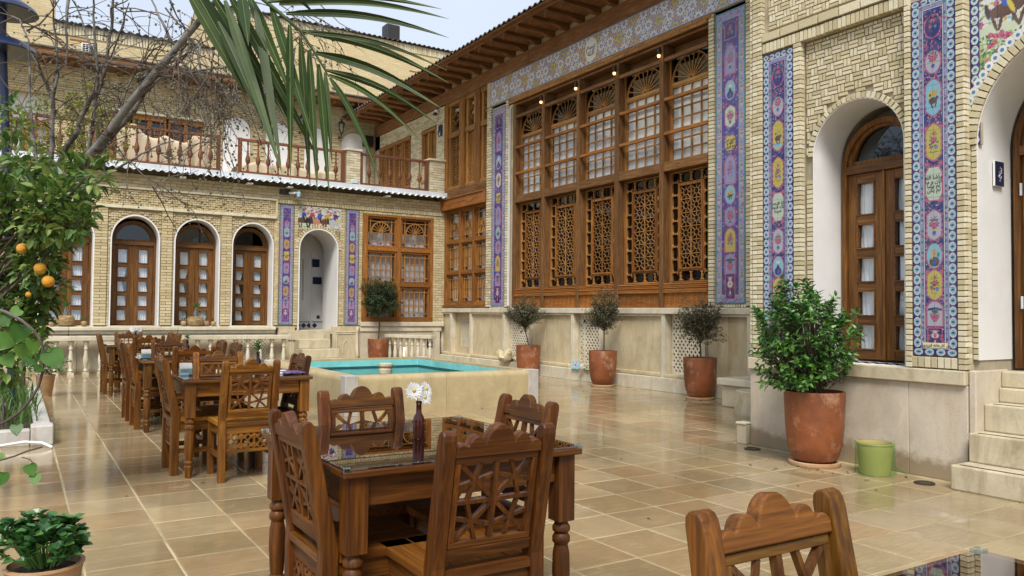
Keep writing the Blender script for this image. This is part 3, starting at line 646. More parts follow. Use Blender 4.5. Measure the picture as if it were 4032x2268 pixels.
# core of the wall, behind everything
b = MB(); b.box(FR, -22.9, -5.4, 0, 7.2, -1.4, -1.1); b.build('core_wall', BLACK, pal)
b = MB()
for (u0, u1, v0, v1) in [(-15.97, -14.84, 1.4, 6.08), (-8.97, -5.4, 1.4, 6.08), (-18.22, -5.4, 6.66, 7.3), (-15.85, -5.4, 6.03, 6.68), (-20.25, -19.55, 4.2, 6.66), (-18.68, -18.2, 4.2, 6.66), (-22.9, -20.25, 6.25, 6.66), (-20.25, -18.2, 6.24, 6.66), (-22.9, -22.53, 4.2, 6.66), (-18.2, -15.95, 3.9, 4.4), (-22.9, -18.2, 3.5, 4.78)]:
    b.box(FR, u0, u1, v0, v1, -.35, -.022)
b.build('wall', MORT2, pal)
# --- stone dado with plinth

plinth_cuts = [-18.3, -16.55, -14.9, -13.1, -11.9, -10.6, -9.55, -8.1]
for a, e in zip(plinth_cuts[:-1], plinth_cuts[1:]):
    fbox(pal, 'plinth_stone', LEDGE, FR, a+.003, e-.003, 0, .225+random.uniform(-.003, .003), -.1, .15+random.uniform(-.004, .004), bev=.008)
for a, e in zip([-18.35, -16.7, -15.2, -13.4, -12.1, -10.7, -9.4], [-16.7, -15.2, -13.4, -12.1, -10.7, -9.4, -8.1]):
    fbox(pal, 'ledge_stone', LEDGE, FR, a+.002, e-.002, 1.29, 1.395, -.1, .03+random.uniform(-.003, .003), bev=.01)
NICHE = [(-17.68, -16.74), (-15.12, -14.15), (-12.54, -11.74), (-9.96, -9.12)]
solid = [(-18.3, -17.68), (-16.74, -15.12), (-14.15, -12.54), (-11.74, -9.96), (-9.12, -8.1)]
for (a, e) in solid:
    b = MB(); b.box(FR, a+.001, e-.001, 0, 1.36, -.5, -.151); b.build('dado_backing', MORT2, pal)
    for (x0, x1) in ((a, a+.085), (e-.085, e)): fbox(pal, 'dado_pilaster', LEDGE, FR, x0, x1, .226, 1.289, -.12, .012)
    fbox(pal, 'dado_cornice', LEDGE, FR, a+.086, e-.086, 1.25, 1.289, -.05, .006)
    fbox(pal, 'dado_footing', DADO, FR, a+.09, e-.09, .226, .30, -.1, .05, bev=.02)
    k = max(1, round((e-a-.18)/.42)); s = (e-a-.172)/k
    for i in range(k): fbox(pal, 'dado_panel', DADO, FR, a+.087+s*i, a+.085+s*(i+1)-.002, .302, 1.249, -.15, -.045-random.uniform(0, .004), bev=.003)
for q, (a, e) in enumerate(NICHE):
    fbox(pal, 'niche_sill', DADO, FR, a+.002, e-.002, .226, .28, -.3, .045, bev=.015)
    b = MB(); b.box(FR, a-.001, a+.02, .28, 1.289, -.2, -.11); b.box(FR, e-.02, e+.001, .28, 1.289, -.2, -.11); b.box(FR, a+.02, e-.02, 1.27, 1.289, -.2, -.11); b.build('niche_jamb', DADO, pal)
    L = part('stone_screen', pal, FR((a+e)/2, .78, -.15)); m = MB(); nn = -.15; u0, u1, v0, v1 = a+.02, e-.02, .28, 1.27
    if q == 0: u0, u1, v0, v1 = a+.23, e-.03, .46, 1.17; fr = MB(); fr.box(FR, a+.02, u0, .28, 1.27, -.2, -.15); fr.box(FR, u0, u1, .28, v0, -.2, -.15); fr.box(FR, u0, u1, v1, 1.27, -.2, -.15); fr.box(FR, u1, e-.02, .28, 1.27, -.2, -.15); fr.build('surround', DADO, L); nn = -.165
    s = .075 if q == 0 else .092; nx, ny = round((u1-u0)/s), round((v1-v0)/s/1.15); su, sv = (u1-u0)/nx, (v1-v0)/ny
    segs = []
    for c in range(-ny, nx+1):                          # two families of diagonals clipped to the opening
        for sg in (1, -1):
            pts = []
            for t in range(ny+1):
                x = c+t if sg == 1 else c+ny-t
                if 0 <= x <= nx: pts.append((u0+su*x, v0+sv*t))
            if len(pts) > 1: segs.append((pts[0], pts[-1]))
    for (p0, p1) in segs: m.bar(FR, p0, p1, s*.33, nn-.014, nn+random.uniform(0, .001))
    m.box(FR, u0, u0+.025, v0, v1, nn-.036, nn+.004); m.box(FR, u1-.025, u1, v0, v1, nn-.036, nn+.004); m.box(FR, u0, u1, v0, v0+.03, nn-.036, nn+.003); m.box(FR, u0, u1, v1-.03, v1, nn-.036, nn+.003)
    if q == 2: m.box(FR, u0+.11, u0+.17, v0, v1, nn-.036, nn+.006); m.box(FR, u0, u1, v1-.16, v1-.1, nn-.036, nn+.006)
    m.build('screen', LEDGE, L)
    bk = MB(); bk.box(FR, a, e, .25, 1.29, -.75, -.72); bk.build('dark_void', BLACK, L)
# --- pilaster strips of painted tiles
H1 = 4.6
MED = [('arch', .93, .30, .42, 'navy', 'roses'), ('arch', .83, .52, .40, 'white', 'bouquet'), ('oval', .725, .36, .40, 'cyan', 'man'), ('ogee', .635, .40, .42, 'pale', 'bouquet'), ('oct', .545, .27, .38, 'yel', None), ('arch', .455, .50, .40, 'white', 'roses'), ('oval', .37, .34, .40, 'cyan', 'beasts'), ('ogee', .295, .36, .42, 'white', 'bouquet'), ('arch', .215, .42, .40, 'yel', 'roses'), ('arch', .135, .36, .40, 'white', 'lilies'), ('rect', .06, .44, .34, 'navy', 'urn')]
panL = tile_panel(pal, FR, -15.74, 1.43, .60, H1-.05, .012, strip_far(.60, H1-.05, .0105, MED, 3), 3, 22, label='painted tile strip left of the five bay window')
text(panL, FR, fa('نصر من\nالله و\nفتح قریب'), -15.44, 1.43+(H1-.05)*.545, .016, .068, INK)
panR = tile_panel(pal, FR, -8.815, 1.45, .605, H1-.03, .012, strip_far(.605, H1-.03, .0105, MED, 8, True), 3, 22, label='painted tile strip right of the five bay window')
text(panR, FR, fa('نصر من\nالله و\nفتح قریب'), -8.51, 1.45+(H1-.03)*.545, .016, .068, INK)
items = courses([(-15.96, -15.76, 1.42, 6.07), (-15.12, -15.0, 1.42, 6.07)], .2, .05, .011, .03, .06)
items += courses([(-8.955, -8.835, 1.42, 6.07), (-8.195, -8.09, 1.42, 6.07)], .2, .05, .011, .03, .06)
items += soldiers(-15.76, -15.12, 1.397, 1.43, .04, .01, .02)+soldiers(-8.835, -8.19, 1.397, 1.449, .04, .012, .02)
items += courses([(-22.5, -20.25, 6.27, 6.64), (-20.24, -19.56, 4.25, 6.64), (-19.54, -18.21, 6.23, 6.64), (-18.66, -18.21, 4.2, 6.2), (-22.5, -20.25, 4.22, 4.78), (-19.54, -18.66, 4.22, 5.25)], .2, .05, .01, .0, .025)
items += courses([(-18.14, -15.97, 4.15, 4.17)], .2, .02)
bricks(pal, FR, items, BRK2, 300)
# conduits beside the left strip
c_ = MB(); 
for q in (-14.97, -14.92): c_.tube([FR(q, 1.45, .03), FR(q, 5.85, .03), FR(q+.06, 5.93, .0)], .012, 6)
c_.build('conduit', PLAST, pal, smooth=60)
# --- frieze
fz = tile_panel(pal, FR, -15.80, 6.085, 7.72, .575, .02, frieze_art(7.72, .575, .0125), 26, 2, label='mosaic frieze of ten petal stars'); 
b = MB(); b.lathe([(.0, 0), (.19, 0), (.185, .012), (0, .014)], FR(-12.0, 6.37, .018), 24, axis=Matrix(((0, 0, -1), (-1, 0, 0), (0, 1, 0))), squash=1.25); b.build('medallion', m_plain('white_glaze', (.62, .62, .6), .2, .1, 6, 0), fz)
text(fz, FR, fa('بسم\nالله'), -12.0, 6.37, .034, .17, INK)
b = MB(); b.box(FR, -15.96, -15.8, 6.08, 6.66, -.05, .03); b.build('frieze_end', MORT2, pal)
# --- window lintel and soffit
fbox(pal, 'lintel', EAVEW[1], FR, -15.0, -8.96, 5.955, 6.083, -.02, .04, bev=.006)
m = MB(); 
for r in range(2): 
    for k in range(30): m.box(FR, -14.98+.2*k+(.1 if r else 0), -14.98+.2*k+.19+(.1 if r else 0), 5.965+.06*r, 6.018+.06*r, .03, .046)
m.build('lintel_fillets', LITW[1], pal, kind='stuff')
fbox(pal, 'soffit', OLDW[1], FR, -14.84, -8.96, 5.9, 5.95, -1.0, -.02)
fbox(pal, 'head_board', OLDW[1], FR, -14.84, -8.96, 5.70, 5.9, -.30, -.26)
# --- five bay window
POST = [(-14.86, -14.74), (-13.69, -13.59), (-12.47, -12.38), (-11.30, -11.18), (-10.10, -10.0), (-9.0, -8.96)]
for i, (a, e) in enumerate(POST):
    fbox(pal, 'window_post', OV, FR, a, e, 1.40, 5.90, -.26, .02 if 0 < i < 5 else -.005, bev=.008)
for i in range(5):
    a, e = POST[i][1], POST[i+1][0]; uc = (a+e)/2; W = part('window', pal, FR(uc, 3.6, -.15)); n = -.135; a += .002; e -= .002
    fbox(W, 'side_frame', JV, FR, a, a+.035, 1.815, 5.70, n-.06, n+.015); fbox(W, 'side_frame', JV, FR, e-.035, e, 1.815, 5.70, n-.06, n+.015)
    a += .035; e -= .035
    fbox(W, 'transom', OH, FR, POST[i][1], POST[i+1][0], 3.71, 3.875, -.25, .012, bev=.01)
    fbox(W, 'top_bar', EAVEW[1], FR, POST[i][1], POST[i+1][0], 5.60, 5.665, -.05, .008)
    for v in (4.92, 4.335): fbox(W, 'guard_bar', JH, FR, POST[i][1], POST[i+1][0], v, v+.055, -.05, .006)
    fbox(W, 'fan_rail', LH, FR, a, e, 5.17, 5.235, n-.05, n+.004)
    hw = (e-a)/2; fanlight(FR, W, uc, 5.236, hw-.005, .44, n-.005, 11, (LV, LH), hub=.055)
    cs = MB(); cs.arch_wall(FR, a, e, hw-.006, .44, 5.236, 5.70, n-.05, n-.012); cs.build('fan_corner', GDARK, W)
    grid_sash(FR, W, a, e, 3.88, 5.168, n, 4, 7, .02, .022, (LH, LV))
    # lower shutter: ring of dark panes round a pierced panel
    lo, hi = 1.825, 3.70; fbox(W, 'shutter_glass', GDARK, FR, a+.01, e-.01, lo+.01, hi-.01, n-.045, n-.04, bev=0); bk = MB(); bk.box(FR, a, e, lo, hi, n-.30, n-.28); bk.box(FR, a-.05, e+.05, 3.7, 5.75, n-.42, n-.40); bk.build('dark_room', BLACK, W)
    iu0, iu1, iv0, iv1 = a+.165, e-.165, lo+.19, hi-.20
    for (x0, x1, y0, y1) in ((a, e, lo, lo+.022), (a, e, hi-.022, hi)): fbox(W, 'rail', LH, FR, x0, x1, y0, y1, n-.05, n)
    for (x0, x1) in ((a, a+.02), (e-.02, e)): fbox(W, 'stile', LV, FR, x0, x1, lo+.022, hi-.022, n-.05, n)
    b = MB()                                            # moulded frame of the pierced panel
    for k, (g, z) in enumerate(((0, .0), (.028, .014))):
        for (x0, x1, y0, y1) in ((iu0+g, iu1-g, iv0+g, iv0+g+.028), (iu0+g, iu1-g, iv1-g-.028, iv1-g), (iu0+g, iu0+g+.028, iv0+g+.028, iv1-g-.028), (iu1-g-.028, iu1-g, iv0+g+.028, iv1-g-.028)): b.box(FR, x0, x1, y0, y1, n-.045, n+.004+z)
    b.build('panel_frame', JV, W, bevel=.004)
    star_lattice(FR, W, iu0+.056, iu1-.056, iv0+.056, iv1-.056, n, 2, 6, (LV, LH), .0105)
    def fret(p, horizontal):
        b = MB()                            # waisted pieces that leave eight sided dark panes between them
        u, v = p; r, t, wn = .0725, .046, .0085
        if horizontal: pts = [(u-r, v-t), (u-r*.62, v-wn), (u, v-wn*1.7), (u+r*.62, v-wn), (u+r, v-t), (u+r, v+t), (u+r*.62, v+wn), (u, v+wn*1.7), (u-r*.62, v+wn), (u-r, v+t)]
        else: pts = [(u-t, v+r), (u-wn, v+r*.62), (u-wn*1.7, v), (u-wn, v-r*.62), (u-t, v-r), (u+t, v-r), (u+wn, v-r*.62), (u+wn*1.7, v), (u+wn, v+r*.62), (u+t, v+r)]
        b.prism(FR, pts, n-.035, n-.004); b.build('fret_piece', LV, W)
    for k in range(8): 
        for u in (a+.092, e-.092): fret((u, iv0-.02+(iv1-iv0+.04)*k/7), True)
    for k in range(3):
        for v in (lo+.106, hi-.111): fret((a+(e-a)*(.235+.265*k), v), False)
for i in range(5):
    a, e = POST[i][1], POST[i+1][0]
    for k in range(4): fbox(pal, 'sill_moulding', ORW[1], FR, a, e, 1.69+.032*k, 1.715+.032*k, -.2, .0+.008*(k % 2), bev=.003)
    fbox(pal, 'sill_board', JH, FR, a, e, 1.645, 1.689, -.2, .015); fbox(pal, 'apron_panel', ORW[1], FR, a, e, 1.40, 1.644, -.2, -.02)
    m = MB()
    for k in range(8):
        u = a+(e-a)*(k+.5)/8
        for q in range(6): m.ring(FR, u+(q % 2-.5)*.05, 1.46+.03*q, .018, .018, .023, .023, -.021, -.016, 0, 2*math.pi, 8)
    m.build('carving', JH, pal, kind='stuff')
# spotlights on the posts
LAMPM = Nt('warm_lamp'); LAMPM.b.inputs['Emission Color'].default_value = (1, .62, .22, 1); LAMPM.b.inputs['Emission Strength'].default_value = 1.3; LAMPM = LAMPM.set((.8, .6, .3))
for i in range(1, 5):
    u = sum(POST[i])/2; s = thing('spotlight', ['', 'small spotlight on the farthest post of the tall window', 'small spotlight on the second farthest post of the tall window', 'small spotlight on the third post of the tall window, second nearest', 'small spotlight on the nearest post of the tall window'][i], 'spotlight', FR(u-.02, 5.73, .06), 'spotlights on the window posts')
    b = MB(); b.lathe([(.018, .0), (.03, .02), (.032, .10), (.012, .12)], FR(u-.02, 5.73, .06), 10); b.tube([FR(u-.02, 5.85, .06), FR(u-.02, 5.87, .01)], .008, 6); b.build('housing', IRON, s, smooth=40)
    b = MB(); b.lathe([(.0, -.045), (.022, -.035), (.028, 0), (.016, .012)], FR(u-.02, 5.725, .06), 10); b.build('bulb', LAMPM, s, smooth=60)
# --- corner windows left of the strip
W = part('window', pal, FR(-17.05, 2.7, -.06)); us = [-18.06, -17.30, -16.62, -15.97]; vs = [1.50, 2.27, 3.05, 3.86]
fbox(W, 'outer_sill', OH, FR, -18.14, -15.97, 1.40, 1.475, -.14, .03)
for i in range(4): fbox(W, 'post', JV, FR, us[i]-.045 if i else us[i]-.06, us[i]+.045 if i < 3 else us[i], 1.476, 3.88, -.14, -.0)
for j in range(4):
    for i in range(3): fbox(W, 'cross_rail', JH, FR, us[i]+.045, us[i+1]-.045, vs[j]-.035, vs[j]+.035, -.13, -.01)
for i in range(3):
    for j in range(3):
        a, e, c, d = us[i]+.047, us[i+1]-.047, vs[j]+.037, vs[j+1]-.037
        b = MB(); b.box(FR, a, e, c, c+.035, -.1, -.045); b.build('rail', JH, W); b = MB(); b.box(FR, a, e, d-.035, d, -.1, -.045); b.build('rail', JH, W); b = MB(); b.box(FR, a, a+.035, c+.035, d-.035, -.1, -.045); b.build('stile', JV, W); b = MB(); b.box(FR, e-.035, e, c+.035, d-.035, -.1, -.045); b.build('stile', JV, W)
        a += .036; e -= .036; c += .036; d -= .036
        if j == 2:
            fanlight(FR, W, (a+e)/2, c+.24, (e-a)/2-.09, .20, -.05, 8, (LV, LH), hub=.03, petals=False, glass=False)
        m = MB(); g = .08; m.box(FR, a+g-.008, a+g+.008, c, d, -.085, -.055); m.box(FR, e-g-.008, e-g+.008, c, d, -.085, -.055); m.box(FR, a, e, c+g-.008, c+g+.008, -.085, -.056); m.box(FR, a, e, d-g-.008, d-g+.008, -.085, -.056)
        for k in range(1, 4): u = a+g+(e-a-2*g)*k/4; m.box(FR, u-.007, u+.007, c+g, (c+.24 if j == 2 else d-g), -.083, -.06)
        m.box(FR, a+g, e-g, (c+.232 if j == 2 else (c+d)/2-.007), (c+.248 if j == 2 else (c+d)/2+.007), -.083, -.06); m.build('glazing_bar', LV, W)
        pane(FR, a, e, c, d, -.09, W); curtain(FR, a, e-.05*(i == 2), c, d, -.2, W, 5)
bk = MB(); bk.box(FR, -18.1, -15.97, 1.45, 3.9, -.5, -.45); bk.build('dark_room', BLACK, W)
cb = part('carved_board', pal, FR(-17.1, 4.0, .1)); fbox(cb, 'board', ORW[1], FR, -18.36, -15.97, 3.87, 4.135, .031, .11, bev=.01); fbox(cb, 'top_fillet', ORW[1], FR, -18.38, -15.965, 4.136, 4.165, .03, .135)
m = MB(); m.ring(FR, -17.15, 4.0, .04, .04, .05, .05, .108, .116, 0, 6.2832, 14); m.ring(FR, -17.15, 4.0, .0, .0, .015, .015, .108, .117, 0, 6.2832, 8)
for sg in (-1, 1):
    pts = [FR(-17.15+sg*(.06+.09*k), 4.0+.035*math.sin(k*.9), .112) for k in range(11)]; m.tube(pts, .005, 5)
    for k in range(3): m.ring(FR, -17.15+sg*(.8+.08*k), 4.01, .02, .02, .027, .027, .108, .115, 0, 5, 8)
m.build('carving', JOW[1], cb)
fbox(pal, 'floor_beam', OH, FR, -18.2, -15.97, 4.166, 4.40, -.1, .02, bev=.01)
W = part('window', pal, FR(-17.05, 5.5, -.06))
for (a, e) in ((-18.2, -18.02), (-17.39, -17.27), (-17.25, -17.12), (-16.63, -16.51), (-16.49, -16.36)): fbox(W, 'post', JV if e-a > .1 else OV, FR, a, e, 4.402, 6.64, -.2, .0 if e-a > .125 else -.03)
for (a, e) in ((-18.02, -17.40), (-17.11, -16.64), (-16.35, -15.97)):
    fbox(W, 'cross_rail', LH, FR, a, e, 5.74, 5.87, -.18, -.02); fbox(W, 'cross_rail', LH, FR, a, e, 6.56, 6.64, -.18, -.02); fbox(W, 'cross_rail', LH, FR, a, e, 4.402, 4.48, -.18, -.02)
    for (v0, v1) in ((4.481, 5.739), (5.871, 6.559)):
        b = MB(); b.box(FR, a, a+.09, v0, v1, -.16, -.05); b.build('stile', LV, W); b = MB(); b.box(FR, e-.09, e, v0, v1, -.16, -.05); b.build('stile', LV, W)
    star_lattice(FR, W, a+.09, e-.09, 4.481, 5.739, -.09, 2, 6, (LV, LH), .014)
    m = MB(); uc = (a+e)/2; hw = (e-a)/2-.09
    for sg in (-1, 1): m.ring(FR, uc+sg*hw, 6.05, hw-.018, .13, hw, .15, -.1, -.07, 1.57 if sg > 0 else 0, 3.14 if sg > 0 else 1.57, 8); m.ring(FR, uc+sg*hw, 6.4, hw-.018, .13, hw, .15, -.1, -.07, 3.14 if sg > 0 else 4.71, 4.71 if sg > 0 else 6.28, 8)
    m.build('tracery', LV, W); pane(FR, a+.09, e-.09, 5.871, 6.559, -.11, W); pane(FR, a+.09, e-.09, 4.481, 5.739, -.13, W, GDARK)
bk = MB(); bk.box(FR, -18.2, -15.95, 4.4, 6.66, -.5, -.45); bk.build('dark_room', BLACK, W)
# --- terrace windows farther along
for (a, e, lo, hi, k) in ((-22.52, -20.26, 4.78, 6.24, 4), (-19.53, -18.68, 4.78, 6.2, 2)):
    W = part('window', pal, FR((a+e)/2, 5.5, -.05)); fbox(W, 'head', LH, FR, a, e, hi-.09, hi, -.15, .03); fbox(W, 'sill', LH, FR, a, e, lo, lo+.07, -.15, .03); s = (e-a)/k
    for i in range(k+1): fbox(W, 'post', LV, FR, a+s*i-(.04 if 0 < i else 0), a+s*i+(.04 if i < k else 0), lo+.071, hi-.091, -.14, .01)
    for i in range(k): 
        x0, x1 = a+s*i+.041, a+s*(i+1)-.041; b = MB(); b.box(FR, x0, x0+.06, lo+.071, hi-.091, -.12, -.03); b.build('stile', LV, W); b = MB(); b.box(FR, x1-.06, x1, lo+.071, hi-.091, -.12, -.03); b.build('stile', LV, W)
        star_lattice(FR, W, x0+.06, x1-.06, lo+.09, hi-.1, -.06, 2, 4, (LV, LH), .016); pane(FR, x0+.06, x1-.06, lo+.09, hi-.1, -.1, W, GDARK)
# --- beam, rafters, roof
fbox(pal, 'eave_beam', EAVEW[1], FR, -22.9, -14.2, 6.665, 6.985, -.3, .03, bev=.01); fbox(pal, 'eave_beam', EAVEW[1], FR, -14.19, -4.0, 6.665, 6.985, -.3, .032, bev=.01)
b = MB(); b.box(FR, -22.9, -4.0, 7.11, 7.13, -.3, 1.04); b.build('roof_boarding', EAVEW[1], pal)
RY = [5.2+.508*k for k in range(35)]
rp = [(-.3, 6.99), (.15, 6.99), (.28, 7.035), (.86, 7.035), (.90, 7.06), (.90, 7.108), (-.3, 7.108)]
proto = None
for y in RY:
    if proto is None:
        G = Frame(FR(-y, 0, 0), FR.N, FR.V, -FR.U); b = MB(); b.prism(G, rp, -.055, .055); proto = b.build('rafter', EAVEW[0], pal, bevel=.004); y0 = y
    else:
        o = bpy.data.objects.new('rafter', proto.data); COL.objects.link(o); o.parent = pal; o.location = proto.location+Vector((0, y-y0, 0)); bm_ = o.modifiers.new('bevel', 'BEVEL'); bm_.width = .004; bm_.segments = 1
b = MB()
for y in RY: b.tube([FR(-y-.02, 7.035, .88), FR(-y-.02, 6.93, .885)], .007, 5)
b.build('hanging_peg', LITW[2], pal)
fbox(pal, 'fascia', EAVEW[1], FR, -22.9, -4.0, 7.065, 7.109, .905, .935)
def corrugated(F, u0, u1, v, n0, n1, slope, step, amp, parent, name, mat, thick=.006):
    k = int((u1-u0)/step*6); P = []
    for i in range(k+1):
        u = u0+(u1-u0)*i/k; z = amp*math.sin((u-u0)/step*6.2832)
        P += [F(u, v+z-slope*0, n1), F(u, v+z+slope, n0), F(u, v+z+slope+thick, n0), F(u, v+z+thick, n1)]
    fs = []
    for i in range(k): q = 4*i; j = q+4; fs += [(q, q+1, j+1, j), (q+3, j+3, j+2, q+2), (q, j, j+3, q+3)]
    b = MB(); b.add(P, fs); return b.build(name, mat, parent, smooth=50)
corrugated(FR, -22.9, -4.0, 7.155, -1.6, 1.07, .55, .19, .028, pal, 'roof_sheet', TINR, .012)
m = MB()
for k in range(int(18.9/.19)): m.lathe([(.028, 0), (.03, .03)], FR(-22.9+.19*k+.09, 7.115, 1.0), 6)
m.build('roof_edge_filler', EAVEW[1], pal, kind='stuff')
# ---------------- back house ----------------
hs = thing('courtyard_house', 'low brick house with four arched doors, tiled doorway and terrace above a tin canopy', 'house', (4.5, 18.15, 0))
def tied(f, a, e, side):                                # curtain tied at mid height: gathered to one side
    w = 1-.45*math.exp(-((f-.42)/.2)**2); L = (e-a)*w
    return (a, a+L) if side < 0 else (e-L, e)
def arch_door(F, P, u0, u1, v0, vs, rise, n, mats, panes=5, curt=True, npw=.50, leaf_gap=.005, dark=BLACK, full=1.0):
    """two glazed leaves under a fanlight, in an arched frame"""
    H, V = mats; uc = (u0+u1)/2; hw = (u1-u0)/2; fw = .05
    b = MB(); b.archband(F, uc, hw-fw, rise-fw, v0, vs, fw, n-.12, n); b.build('frame', V, P)
    fbox(P, 'transom', H, F, u0+fw, u1-fw, vs-.045, vs+.03, n-.12, n+.012)
    b = MB(); b.archband(F, uc, hw-fw-.06, rise-fw-.06, vs+.031, vs+.032, .058, n-.09, n-.03); b.box(F, uc-hw+fw, uc+hw-fw, vs+.031, vs+.075, n-.09, n-.031); b.build('fan_frame', V, P)
    seg = 14; pts = [(uc+(hw-fw-.05)*math.cos(math.pi*i/seg), vs+.07+(rise-fw-.07)*math.sin(math.pi*i/seg)) for i in range(seg+1)]
    b = MB(); b.prism(F, pts, n-.07, n-.065); b.build('fan_pane', GDARK, P)
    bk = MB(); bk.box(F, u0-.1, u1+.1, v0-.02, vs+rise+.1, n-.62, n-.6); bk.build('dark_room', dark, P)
    top = vs-.047
    for s_ in (-1, 1):
        a, e = (u0+fw+.002, uc-leaf_gap) if s_ < 0 else (uc+leaf_gap, u1-fw-.002); L = e-a; st = L*.245
        lf = part('leaf', P, F((a+e)/2, (v0+top)/2, n-.05)) if False else P
        for (x0, x1) in ((a, a+st), (e-st, e)): fbox(P, 'stile', V, F, x0, x1, v0, top, n-.09, n-.03, bev=.004)
        x0, x1 = a+st, e-st; pw = x1-x0; base = v0+.085; tot = top-.08-base; g = tot/panes; rh = g*.24
        fbox(P, 'rail', H, F, x0, x1, v0, base, n-.085, n-.033)
        for k in range(panes):
            y0 = base+g*k; y1 = y0+g-(rh if k < panes-1 else 0)
            fbox(P, 'rail', H, F, x0, x1, y1, y1+(rh if k < panes-1 else .08), n-.085, n-.033)
            b = MB(); t = .012
            for (p, q, r, s2) in ((x0, x1, y0, y0+t), (x0, x1, y1-t, y1), (x0, x0+t, y0+t, y1-t), (x1-t, x1, y0+t, y1-t)): b.box(F, p, q, r, s2, n-.06, n-.022)
            b.build('bead', H, P); pane(F, x0+t*.5, x1-t*.5, y0+t*.5, y1-t*.5, n-.062, P)
            if curt:
                if k == panes//2: curtain(F, x0, x1, y0-.01, y1+.01, n-.10, P, 3, lambda f, A, E, s2=s_: (A+(E-A)*(.0 if s2 < 0 else .10)*full, E-(E-A)*((.28 if s2 < 0 else .0)+.25*f)*full))
                elif k > panes//2: curtain(F, x0, x1, y0-.01, y1+.01, n-.10, P, 4, lambda f, A, E, q=(k-panes//2), s2=s_, N=panes: (A+(E-A)*((.18*(1-f)+.05) if q == 1 and s2 > 0 and N else .01)*full, E-(E-A)*((.33*(1-f)) if q == 1 and s2 < 0 else (.04))*full))
                else: curtain(F, x0, x1, y0-.01, y1+.01, n-.10, P, 4, lambda f, A, E, q=k, s2=s_: (A+(E-A)*(.02 if s2 < 0 else .12-.1*(1-f))*full, E-(E-A)*((.10+.12*f) if s2 < 0 else .02)*full))
    c = .03; b = MB(); b.box(F, uc-.012, uc+.012, v0, top, n-.028, n-.012); b.build('meeting_strip', V, P)
# wall body
ARC = [(.40, 1.31), (1.65, 2.54), (2.87, 3.76), (4.06, 4.93)]; VS0 = 2.74; RI = .50
T = .03
b = MB(); DR = (5.56, 6.46)
edges = [(-4.0, .40-T)]+[(ARC[i][1]+T, ARC[i+1][0]-T) for i in range(3)]+[(4.93+T, DR[0]-T), (DR[1]+T, 7.10)]
for (a, e) in edges: b.box(FB, a, e, .9, 4.13, -.5, -.02)
for (a, e) in ARC: b.arch_wall(FB, a-T, e+T, (e-a)/2+T, RI+T, VS0, 4.13, -.5, -.02)
b.arch_wall(FB, DR[0]-T, DR[1]+T, (DR[1]-DR[0])/2+T, .46+T, 2.74, 4.13, -.5, -.02)
b.box(FB, 7.10, 9.0, 3.67, 4.13, -.5, -.02); b.box(FB, 9.0, 9.5, .9, 4.13, -.5, -.02); b.box(FB, 7.10, 9.0, .9, 1.04, -.5, -.02)
b.build('wall', MORT, hs)
for (a, e) in ARC:
    b = MB(); b.archband(FB, (a+e)/2, (e-a)/2, RI, .955, VS0, T-.002, -.45, .012, 30); b.build('plaster_reveal', PLAST, hs, smooth=40)
    D = part('door', hs, FB((a+e)/2, 1.9, -.36)); arch_door(FB, D, a+.0, e-.0, .965, 2.70, .47, -.33, (DOORW[0], DOORW[2]))
    b = MB(); b.box(FB, a-.05, e+.05, .90, .953, -.5, .03); b.build('sill', LEDGE, hs, bevel=.008)
    m = MB(); 
    for k in range(22): m.box(FB, a+.01+(e-a-.02)*k/22, a+.01+(e-a-.02)*(k+.5)/22, .953, .957, -.18, .01)
    m.build('checker_border', INK, hs, kind='stuff')
cutA = lambda u, v, hw, hh: any(a-T-hw*.6 < u < e+T+hw*.6 and (v < VS0 or ((u-(a+e)/2)/((e-a)/2+T+hw*.5))**2+((v-VS0)/(RI+T+hh))**2 < 1) for (a, e) in ARC)
PIL = [(1.33, 1.57), (2.59, 2.81), (3.81, 4.03)]
it = []
for (a, e) in PIL: it += courses([(a, e, .96, 3.39)], n1=.025, dp=.05)
it += courses([(1.575, 1.62, .96, 2.9), (2.57, 2.588, .96, 2.9), (2.815, 2.84, .96, 2.9), (3.79, 3.808, .96, 2.9), (4.97, 5.04, .96, 3.38), (.2, .37, .96, 3.38), (1.31+T, 1.33, .96, 2.8)], n1=.0, dp=.03)
it += courses([(-1.5, .2, .96, 3.38)], n1=.0)
it += courses([(-1.5, 9.36, 3.85, 4.12)], n1=.0)
it += courses([(5.42, 5.53-.0, .96, 3.73), (6.49+.02, 6.64, .96, 3.73), (5.0, 5.075, .96, 3.73), (7.0, 7.09, .96, 3.73), (9.0, 9.32, .96, 3.73)], .16, n1=.004)
it += soldiers(5.0, 5.5, 3.755, 3.845, n1=.02)+soldiers(5.5, 6.55, 3.755, 3.845, n1=.02)+soldiers(6.55, 9.34, 3.745, 3.845, n1=.02)
it += voussoirs(6.01, 2.74, .45+T, .46+T, .075, .015, bw=.05)
it += soldiers(7.1, 9.0, 3.675, 3.735, .12, n1=.004)
bricks(hs, FB, it, BRK, 300)
